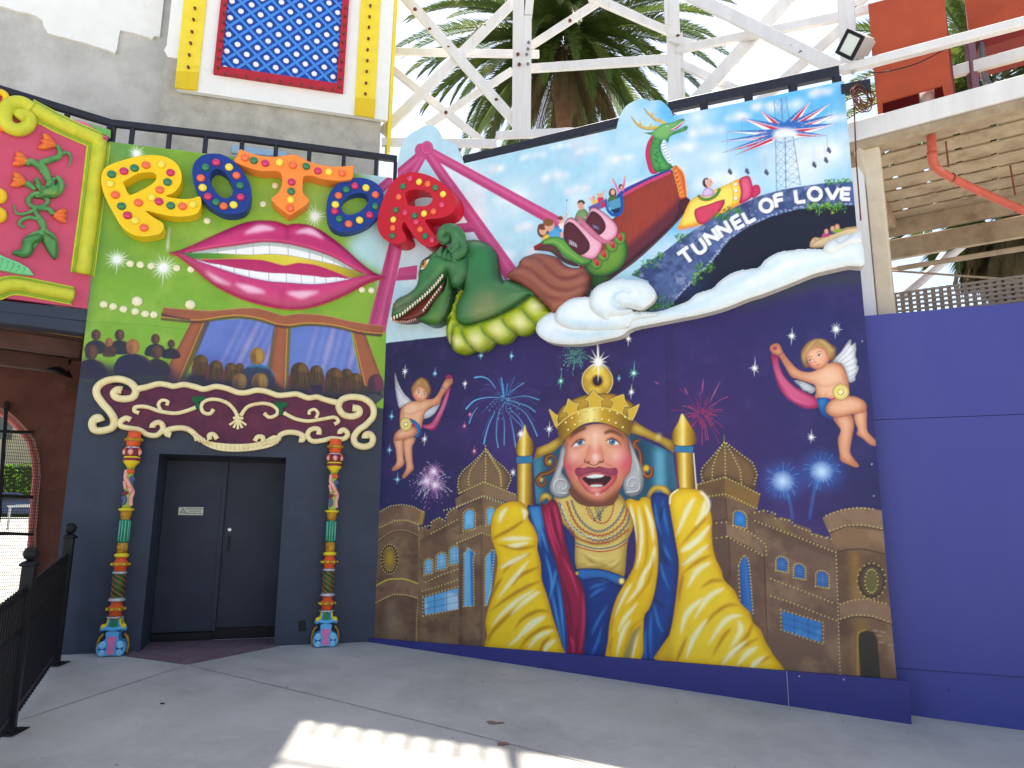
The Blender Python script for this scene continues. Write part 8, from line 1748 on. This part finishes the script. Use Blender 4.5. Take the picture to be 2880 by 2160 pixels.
# chest scallops
ch_o = KC((1262,868),(1340,930),(1400,990),(1432,1030),(1380,1090),(1305,1148),(1225,1205),(1150,1222),(1108,1212),(1060,1270),(985,1297),(925,1282),(880,1335),(800,1366),(742,1355),(680,1386),(600,1376),(540,1310),(505,1210),(500,1110),(530,1000),(575,890),(625,790),(665,715),(690,760),(660,860),(620,960),(620,1060),(680,1120),(800,1095),(960,1040),(1120,960))
RIBS = [[(1160,975),(1230,1060),(1300,1145)],[(1000,1070),(1040,1140),(1110,1212)],[(820,1140),(855,1210),(928,1280)],[(648,1165),(680,1250),(742,1352)],[(590,1130),(570,1220),(548,1320)],[(575,1060),(540,1090),(503,1160)],[(580,970),(555,1000),(520,1040)],[(605,900),(585,925),(550,960)],[(640,820),(620,840),(590,860)]]
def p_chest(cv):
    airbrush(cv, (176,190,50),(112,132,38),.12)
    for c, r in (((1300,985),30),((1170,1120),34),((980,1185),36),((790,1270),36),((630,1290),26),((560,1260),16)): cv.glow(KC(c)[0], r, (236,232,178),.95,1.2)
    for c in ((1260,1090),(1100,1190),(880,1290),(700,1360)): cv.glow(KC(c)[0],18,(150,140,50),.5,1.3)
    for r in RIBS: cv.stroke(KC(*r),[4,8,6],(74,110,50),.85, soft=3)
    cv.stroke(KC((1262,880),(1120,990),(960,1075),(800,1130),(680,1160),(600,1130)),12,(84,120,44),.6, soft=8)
def h_chest(cv):
    h = np.zeros((cv.nv, cv.nu))
    for r in RIBS: h = np.minimum(h, groove(cv, KC(*r),14,.05))
    return h
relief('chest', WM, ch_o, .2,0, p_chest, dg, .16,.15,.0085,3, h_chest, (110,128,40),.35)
# neck and body
nb_o = KC((470,470),(560,420),(690,378),(790,385),(862,415),(912,470),(932,545),(942,625),(960,695),(990,738),(1035,722),(1130,750),(1230,790),(1300,850),(1255,905),(1130,990),(985,1070),(850,1120),(745,1155),(660,1162),(598,1130),(572,1060),(575,980),(600,900),(640,820),(560,760),(480,640))
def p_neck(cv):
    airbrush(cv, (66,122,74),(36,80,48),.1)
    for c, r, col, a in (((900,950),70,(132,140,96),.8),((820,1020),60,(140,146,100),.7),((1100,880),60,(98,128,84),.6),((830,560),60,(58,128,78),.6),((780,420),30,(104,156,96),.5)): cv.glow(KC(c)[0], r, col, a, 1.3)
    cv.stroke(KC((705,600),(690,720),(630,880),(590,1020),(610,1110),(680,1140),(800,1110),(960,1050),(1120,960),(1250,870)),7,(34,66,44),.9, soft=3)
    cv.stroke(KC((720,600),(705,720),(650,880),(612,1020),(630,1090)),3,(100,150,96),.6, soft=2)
def h_neck(cv): return groove(cv, KC((705,600),(690,720),(630,880),(590,1020),(610,1110),(680,1140),(800,1110),(960,1050),(1120,960),(1250,870)),7,.03)
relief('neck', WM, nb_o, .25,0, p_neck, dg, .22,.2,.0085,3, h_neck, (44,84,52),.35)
# lower jaw, then mouth, then head
jw = KC((520,690),(560,720),(560,820),(540,960),(500,1060),(440,1120),(380,1138),(320,1122),(278,1098),(272,1072),(340,1040),(390,970),(440,900),(490,840),(515,770))
relief('jaw', WM, jw, .26,0, lambda cv: (airbrush(cv, (78,124,64),(40,80,44),.07), cv.glow(KC((430,1080))[0],40,(104,140,60),.7), cv.stroke(KC((500,850),(400,980),(330,1060)),6,(120,160,90),.6, soft=4)), dg, .12,.1,.0085,3, None, (44,84,48),.35)
mt = KC((520,700),(516,770),(488,850),(440,915),(390,980),(340,1045),(280,1085),(200,1112),(110,1112),(50,1090),(150,1030),(300,900),(420,790))
relief('mouth', WM, mt, .2,0, lambda cv: (airbrush(cv, (118,44,34),(70,24,24),.05),), dg, .06,.04,.0085,3, None, (90,36,34),.3)
hd_o = KC((34,1052),(48,965),(92,905),(180,860),(242,808),(266,740),(274,640),(300,572),(362,530),(440,480),(500,470),(560,520),(640,540),(700,560),(706,640),(680,720),(620,800),(560,800),(530,700),(512,690),(440,780),(350,870),(250,950),(150,1030),(90,1070),(50,1075))
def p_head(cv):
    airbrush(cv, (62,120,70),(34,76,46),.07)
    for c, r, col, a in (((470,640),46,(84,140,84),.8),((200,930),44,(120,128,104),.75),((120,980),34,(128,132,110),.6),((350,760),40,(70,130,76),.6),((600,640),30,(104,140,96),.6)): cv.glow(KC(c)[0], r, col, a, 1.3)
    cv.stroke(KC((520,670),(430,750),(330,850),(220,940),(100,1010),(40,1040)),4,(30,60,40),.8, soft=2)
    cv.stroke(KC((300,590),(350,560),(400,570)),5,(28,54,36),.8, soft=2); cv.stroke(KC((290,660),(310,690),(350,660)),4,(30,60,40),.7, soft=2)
    cv.ell(KC((66,928))[0],5,8,(24,40,30), soft=2)
    cv.fill(KC((310,640),(330,590),(388,572),(375,615),(345,660),(318,668)),(246,240,220), sm=3); cv.ell(KC((338,615))[0],10,13,(206,132,40)); cv.ell(KC((338,615))[0],6,8,(238,180,70)); cv.ell(KC((336,615))[0],4.5,6.5,(24,20,18)); cv.dots(KC((330,605)),1.8,(255,255,250))
    cv.stroke(KC((300,660),(310,600),(340,570),(392,568)),3,(24,44,30),.9)
def h_head(cv): return groove(cv, KC((520,670),(430,750),(330,850),(220,940),(100,1010),(40,1040)),8,.02) + groove(cv, KC((300,660),(310,600),(340,570),(392,568)),9,.03)
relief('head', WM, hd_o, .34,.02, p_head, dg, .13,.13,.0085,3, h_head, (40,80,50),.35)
# crest curls and ear spikes
M_DG = mat('dragon_green', (78,128,82),.35,.15,8,.03,60, c2=(56,104,64)); 
def dtube(pts, r, h, m=None, name='curl', seg=12):
    q = hermite(WM.uv(KC(*pts), h),6, False); n = len(q); rr = np.interp(np.linspace(0,1, n), np.linspace(0,1, len(r)), r)
    return part(name, tube(WM.P(q[:, 0], q[:, 1], h), rr, seg), m or M_DG, dg, True)
dtube([(590,530),(640,460),(640,380),(590,330),(530,335),(500,380),(520,420),(555,405),(548,380)],[.1,.1,.09,.075,.06,.04],.3)
dtube([(600,560),(660,530),(690,480),(670,445),(640,455),(650,485)],[.06,.06,.05,.045,.03],.34)
for a, b in (((480,560),(500,470)),((530,580),(545,490)),((570,590),(580,510)),((600,600),(640,560))): dtube([a, ((a[0] + b[0]) / 2 - 6,(a[1] + b[1]) / 2), b],[.055,.04,.008],.33, None, 'spike')
# teeth
M_TOOTH = mat('ivory_tooth', (238,226,196),.35,.05,9,0)
tv, tf = lathe([(.016,0),(.013,-.02),(.006,-.045),(.001,-.055)],(0,0,0),7); tme = newmesh('tooth', tv, tf, True); tme.materials.append(M_TOOTH)
for p in along(KC((500,712),(440,790),(350,878),(250,960),(150,1040),(60,1082)),8.6):
    q = WM.uv(p, .3)[0]; inst('tooth', tme, dg, WM.P(q[0], q[1],.29))
tv2, tf2 = lathe([(.013,0),(.01,.018),(.004,.035),(.001,.04)],(0,0,0),7); tme2 = newmesh('tooth', tv2, tf2, True); tme2.materials.append(M_TOOTH)
for p in along(KC((490,830),(430,905),(380,975),(340,1030)),9): q = WM.uv(p, .25)[0]; inst('tooth', tme2, dg, WM.P(q[0], q[1],.25))
tv3, tf3 = lathe([(.011,0),(.008,-.015),(.003,-.03),(.001,-.034)],(0,0,0),6); tme3 = newmesh('tooth', tv3, tf3, True); tme3.materials.append(mat('pink_tooth', (226,170,140),.4,.05,9,0))
for p in along(KC((70,1100),(120,1112),(200,1112),(270,1090)),6): q = WM.uv(p, .22)[0]; inst('tooth', tme3, dg, WM.P(q[0], q[1],.215))
# brown drapery thrown over the back
dp_o = KC((1032,705),(1060,660),(1120,620),(1150,570),(1215,520),(1300,502),(1400,520),(1480,545),(1530,600),(1600,632),(1690,630),(1735,660),(1750,720),(1740,790),(1715,850),(1660,910),(1580,950),(1500,985),(1470,1015),(1435,1022),(1400,985),(1330,915),(1250,840),(1150,770),(1085,740))
FOLD = [[(1050,690),(1180,715),(1290,800),(1400,880),(1560,905),(1700,850)],[(1125,625),(1250,640),(1350,720),(1450,800),(1580,825),(1742,760)],[(1200,545),(1320,560),(1420,640),(1510,715),(1610,720),(1735,670)]]
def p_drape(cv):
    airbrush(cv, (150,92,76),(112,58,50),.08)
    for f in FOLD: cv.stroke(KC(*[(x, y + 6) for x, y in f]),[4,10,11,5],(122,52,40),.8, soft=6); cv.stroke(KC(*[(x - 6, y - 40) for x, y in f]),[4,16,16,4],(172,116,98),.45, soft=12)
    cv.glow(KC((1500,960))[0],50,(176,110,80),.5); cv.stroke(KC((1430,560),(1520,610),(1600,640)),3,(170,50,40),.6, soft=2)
def h_drape(cv):
    h = np.zeros((cv.nv, cv.nu))
    for f in FOLD: h = h + groove(cv, KC(*f),22,.06)
    return h
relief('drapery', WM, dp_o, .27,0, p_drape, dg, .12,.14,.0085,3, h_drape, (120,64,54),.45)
# ================================================================== white cloud in relief
cl = thing('cloud_sculpture', 'white carved cloud with a curled lobe sweeping under the tunnel of love', 'sculpture', WM.P(4,3.6,0))
uM = uM1 + .0
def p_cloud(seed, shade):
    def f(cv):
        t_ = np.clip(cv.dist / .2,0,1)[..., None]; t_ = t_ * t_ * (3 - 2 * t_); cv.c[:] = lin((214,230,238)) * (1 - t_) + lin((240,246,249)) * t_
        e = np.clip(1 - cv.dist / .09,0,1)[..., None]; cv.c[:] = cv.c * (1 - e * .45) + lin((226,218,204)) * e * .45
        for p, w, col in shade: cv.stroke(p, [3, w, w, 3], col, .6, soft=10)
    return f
BLs = (176,210,230); CRs = (226,216,200)
low = KC((1306,1190),(1320,1120),(1370,1065),(1450,1030),(1560,1030),(1700,1060),(1900,1080),(2100,1070)).tolist() + KD((380,1458),(460,1462),(560,1448),(680,1405),(780,1365),(860,1300),(990,1258),(1050,1200),(1150,1130),(1250,1095),(1390,1075),(1450,1010),(1560,945),(1700,920),(1850,912),(1960,912),(1985,860),(2040,835),(2130,795)).tolist() + KE((740,775),(800,762),(815,850),(834,1050),(700,1060),(560,1090),(400,1130),(250,1190),(100,1250),(-60,1310)).tolist() + KD((1300,1345),(1100,1425),(900,1480),(700,1520),(500,1560),(300,1602)).tolist() + KC((2040,1240),(1900,1272),(1750,1302),(1620,1312),(1500,1308),(1400,1285),(1335,1240)).tolist()
def clampM(pts, off):
    return [p for p in pts]
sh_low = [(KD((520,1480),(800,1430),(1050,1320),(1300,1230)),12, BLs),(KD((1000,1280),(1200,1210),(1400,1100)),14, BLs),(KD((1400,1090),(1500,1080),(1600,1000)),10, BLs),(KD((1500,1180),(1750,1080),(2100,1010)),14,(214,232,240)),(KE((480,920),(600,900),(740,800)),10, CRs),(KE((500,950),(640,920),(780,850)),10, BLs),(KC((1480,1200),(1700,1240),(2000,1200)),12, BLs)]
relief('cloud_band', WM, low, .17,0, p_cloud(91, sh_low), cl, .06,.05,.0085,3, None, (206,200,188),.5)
mid = KC((1472,1100),(1482,1020),(1540,950),(1640,905),(1780,900),(1950,930),(2120,1010),(2212,1040)).tolist() + KD((250,1440),(420,1465),(520,1470),(480,1500),(300,1530)).tolist() + KC((2100,1165),(1900,1185),(1700,1185),(1560,1165))  .tolist()
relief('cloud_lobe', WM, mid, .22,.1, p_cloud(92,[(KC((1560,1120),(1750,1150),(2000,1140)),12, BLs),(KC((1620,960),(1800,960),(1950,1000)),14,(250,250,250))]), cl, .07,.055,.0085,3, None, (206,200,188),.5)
curl = KC((1768,970),(1775,890),(1810,825),(1880,780),(1990,745),(2090,738)).tolist() + KD((230,1175),(320,1178),(400,1195),(465,1240),(500,1300),(485,1355),(430,1405),(370,1438),(290,1425),(190,1410),(300,1440),(200,1490),(80,1500)).tolist() + KC((1950,1105),(1860,1070),(1795,1020)).tolist()
SPI = KD((190,1415),(130,1375),(125,1320),(170,1280),(240,1270),(280,1295))
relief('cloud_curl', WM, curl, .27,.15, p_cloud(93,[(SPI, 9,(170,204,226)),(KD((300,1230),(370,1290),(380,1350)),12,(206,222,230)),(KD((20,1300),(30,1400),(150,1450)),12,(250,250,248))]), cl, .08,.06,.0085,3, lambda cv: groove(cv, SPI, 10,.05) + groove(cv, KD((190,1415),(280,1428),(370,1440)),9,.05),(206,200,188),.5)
wave_ = KE((482,930),(490,890),(530,850),(575,833),(600,850),(640,850),(700,810),(770,770),(812,850),(700,880),(620,920),(540,950))
relief('cloud_wave', WM, wave_, .2,.1, p_cloud(94,[(KE((520,930),(620,890),(740,820)),8, CRs)]), cl, .05,.045,.0085,3, None, (206,200,188),.5)
for k, cvp in enumerate(CARVED):
    def p_lf(cv, cvp=cvp):
        airbrush(cv, (96,156,92),(56,108,66),.05); mottle(cv, np.ones((cv.nv, cv.nu)),(150,170,84),101 + k, .5,3,.5,.75)
        c0 = np.array(cvp[0], float)
        for p_ in cvp[2:-1:2]: cv.stroke(KP(c0 * .8 + np.mean(cvp, 0) * .2,(c0 + np.array(p_)) / 2, p_),[2,4,1],(52,100,62),.6, soft=2)
    relief('leaf', WP, KP(*cvp),.09,0, p_lf, fs, .05,.07,.008,3, None, (60,110,70),.4)
# ================================================================== ornate columns beside the doors
CO = mat('column_orange', (226,92,44),.4,.1,9,.05); CGd = mat('column_gold', (206,150,46),.4,.15,14,.15,50, c2=(150,104,30)); CY = mat('column_yellow', (232,206,44),.4,.08,9,.05); CG = mat('column_green', (46,128,92),.4,.1,9,.05); CT = mat('column_teal_trim', (110,196,170),.4,.05,9,0); CB = mat('column_blue', (92,176,228),.35,.1,9,.03); CP = mat('column_pink', (222,120,170),.4,.06,9,.03); CS = mat('column_silver', (200,204,208),.3,.06,9,0, metal=.4); CM = mat('column_maroon', (132,48,58),.4,.1,9,.05); CV = mat('column_vine', (160,186,80),.45,.15,9,.05); CK = mat('column_skin', (232,168,150),.45,.06,9,.03); CN = mat('column_navy', (84,98,130),.4,.1,9,.03); CGR = mat('column_dkgreen', (52,110,58),.4,.1,9,.05); CBR = mat('column_brown', (142,98,56),.5,.1,9,.05)
def column(label, base_px, top_px):
    off = .13
    qb = WR.uv(base_px, off)[0]; qt = WR.uv(top_px, off)[0]; u0 = qb[0]; z0 = max(qb[1],0.0) * 0 + float(gzz(*WR.P(u0,0, off)[:2])) + .002; Ht = qt[1] - z0
    t = thing('carved_totem_post', label, 'post', WR.P(u0, z0, off)); S = Ht / 1375.
    Z = lambda y: z0 + (1460 - y) * S
    def C(z): return WR.P(u0, z, off)
    def lt(name, prof, m, seg=14, par=None): 
        return part(name, lathe([(r * .00172, Z(y) - z0) for y, r in prof], C(z0), seg, AXW(WR)[[0,2,1]] * np.array([[1],[1],[1]])), m, par or t, True)
    # pedestal: hour-glass block with scrolls
    def sil(pts, h0, h1, name, m, par=None): return part(name, prism(WR, hermite([(u0 + x * .00148, Z(y)) for x, y in pts],4), off + h0, off + h1), m, par or t)
    ped = sil([(-64,1461),(-86,1450),(-98,1424),(-94,1394),(-76,1376),(-52,1368),(-42,1350),(-40,1318),(40,1318),(42,1350),(52,1368),(76,1376),(94,1394),(98,1424),(86,1450),(64,1461),(26,1456),(-26,1456)],-.12,.05, 'pedestal', CB)
    sil([(-26,1440),(-22,1400),(-30,1350),(30,1350),(22,1400),(26,1440),(10,1450),(-10,1450)],.05,.058, 'pink_panel', CP, ped)
    for s in (-1,1):
        part('scroll_disc', lathe([(.036,0),(.036,.004),(.03,.006)], WR.P(u0 + s * 60 * .00148, Z(1414), off + .05),14, AXW(WR)), mat('column_deep_blue', (44,104,176),.35,.06,9,0), ped, True)  # raised disc in deeper blue, a dark separation between the scrolls
        for cx_, cy_, r0 in ((60,1392,20),(60,1438,16)):
            a = np.linspace(0,4.5 * PI, 22); rr = r0 * (1 - a / (5.2 * PI)); q = [WR.P(u0 + (s * (cx_ + rr[i] * math.cos(a[i]))) * .00148, Z(cy_ + rr[i] * math.sin(a[i])), off + .055) for i in range(22)]
            part('scroll', tube(q, .014,7), mat('column_sky', (140,206,240),.35,.06,9,0), ped, True)
        q = [WR.P(u0 + s * x * .00148, Z(y), off - .04) for x, y in ((70,1335),(92,1355),(104,1385),(106,1420),(96,1450))]; part('gold_beading', tube(hermite(q, 4, False),.014,7), CGd, ped, True)
    part('ledge', tube([WR.P(u0 - .13, Z(1305), off + .01), WR.P(u0 - .08, Z(1296), off + .03), WR.P(u0, Z(1304), off + .045), WR.P(u0 + .08, Z(1296), off + .03), WR.P(u0 + .13, Z(1305), off + .01)],.024,8), CB, t, True)
    sil([(-62,1296),(-50,1262),(-40,1238),(40,1238),(50,1262),(62,1296)],-.1,.03, 'upper_block', CY)
    sil([(-30,1292),(-16,1244),(16,1244),(30,1292)],.03,.04, 'green_panel', CG); 
    for s in (-1,1): part('blue_edge', tube([WR.P(u0 + s * .06, Z(1294), off + .035), WR.P(u0 + s * .04, Z(1240), off + .035)],.01,6), CB, t, True); part('volute', lathe([(.03,-.02),(.034,0),(.03,.02),(.01,.026)], WR.P(u0 + s * .1, Z(1288), off + .02),10, AXW(WR)), CY, t, True)
    def ringset(y0, y1):   # orange turned knop with a jewelled belt
        m = (y0 + y1) / 2; k = lt('orange_knop', [(y1,40),(y1 - 18,36),(m + 14,44),(m, 56),(m - 14,44),(y0 + 18,34),(y0,36)], CO, 10)
        lt('belt', [(m + 9,50),(m + 7,59),(m - 7,59),(m - 9,50)], CGd, 12, k)
        for a in range(8): 
            th = a * PI / 4 + .2; part('jewel', box(C(Z(m)) + (WR.e * math.cos(th) + WR.n * math.sin(th)) * .1,.016,.016,.02), CY, k)
    lt('silver_ring', [(1238,40),(1236,52),(1230,52),(1228,38)], CS); ringset(1140,1226); lt('silver_ring', [(1140,36),(1134,54),(1128,54),(1116,36)], CS)
    sp_ = lt('spiral_shaft', [(1118,31),(975,31)], CGR)
    for k in range(4):
        a = np.linspace(0,2.2 * PI, 26) + k * PI / 2; q = [C(Z(1116 - 139 * i / 25)) + (WR.e * math.cos(a[i]) + WR.n * math.sin(a[i])) * .062 for i in range(26)]; part('spiral_rib', tube(q, .011,6), CBR, sp_, True)
    lt('white_ring', [(976,36),(970,46),(962,46),(958,36)], CS); ringset(872,957); lt('yellow_flare', [(872,40),(866,46),(856,46),(848,32)], CY); lt('gold_collar', [(848,30),(815,35),(785,31)], CGd)
    fl_ = lt('fluted_shaft', [(786,30),(770,27),(660,27),(640,29)], CG, 12)
    for a in range(10): th = a * PI / 5; part('flute_trim', tube([C(Z(775)) + (WR.e * math.cos(th) + WR.n * math.sin(th)) * .0545, C(Z(648)) + (WR.e * math.cos(th) + WR.n * math.sin(th)) * .0545],.006,5), CT, fl_, True)
    lt('gold_collar', [(640,28),(610,34),(585,36)], CGd); lt('gold_cap', [(588,36),(582,50),(574,50),(570,30)], CY)
    vs = lt('figured_shaft', [(572,30),(520,27),(440,24),(360,22),(312,24)], CV)
    for pts, m, r in ((((28,555),(24,510),(30,470),(10,430),(-6,400),(-22,380),(-20,330)), CK, .024),(((26,500),(34,470),(20,440)), CK, .02),(((-16,450),(-22,420),(-28,400)), CK, .018),(((-22,545),(-8,530),(-14,500),(-28,515)), CN, .02),(((22,420),(8,400),(18,375),(30,395)), CN, .02),(((-10,345),(8,330),(20,350)), CO, .024),(((0,480),(-14,470),(-20,490)), CM, .018)):
        q = [WR.P(u0 + x * .00172, Z(y), off + .05 - abs(x) * .0006) for x, y in pts]; part('figure' if m is CK else 'vine', tube(hermite(q, 4, False), r, 8), m, vs, True)
    part('figure_head', lathe([(.012,-.03),(.027,-.01),(.027,.012),(.01,.03)], WR.P(u0 + 20 * .00172, Z(458), off + .07),10), CK, vs, True)
    lt('yellow_cup', [(318,22),(300,34),(280,52),(250,56),(242,50)], CY, 8); lt('cup_belt', [(270,56),(266,59),(256,59),(252,56)], CM, 8)
    fd_ = lt('face_drum', [(244,46),(225,50),(205,50),(190,42)], CM, 12)
    for x, zf, m in ((-44,.02, CK),(0,.105, CK),(44,.02, CK)):
        part('carved_face', lathe([(.008,-.04),(.026,-.02),(.03,.0),(.026,.025),(.008,.042)], WR.P(u0 + x * .00172, Z(215), off + zf),10), m, fd_, True); part('carved_cap', lathe([(.03,0),(.02,.02),(.004,.035)], WR.P(u0 + x * .00172, Z(205), off + zf),8), mat('column_mauve', (150,90,140),.4,.05,9,0) if x == 0 else CO, fd_, True)
    lt('silver_ring', [(190,42),(188,46),(182,46),(180,40)], CS)
    k2 = lt('orange_neck', [(182,34),(168,44),(150,46),(135,50),(118,44),(100,40),(84,42)], CO, 10); lt('belt', [(146,52),(142,61),(128,61),(124,50)], CGd, 12, k2)
    return t
column('ornate multicoloured carved post on a blue scrolled base beside the iron fence', (313,1836),(386,1216))
column('ornate multicoloured carved post on a blue scrolled base beside the mural corner', (914,1812),(932,1236))
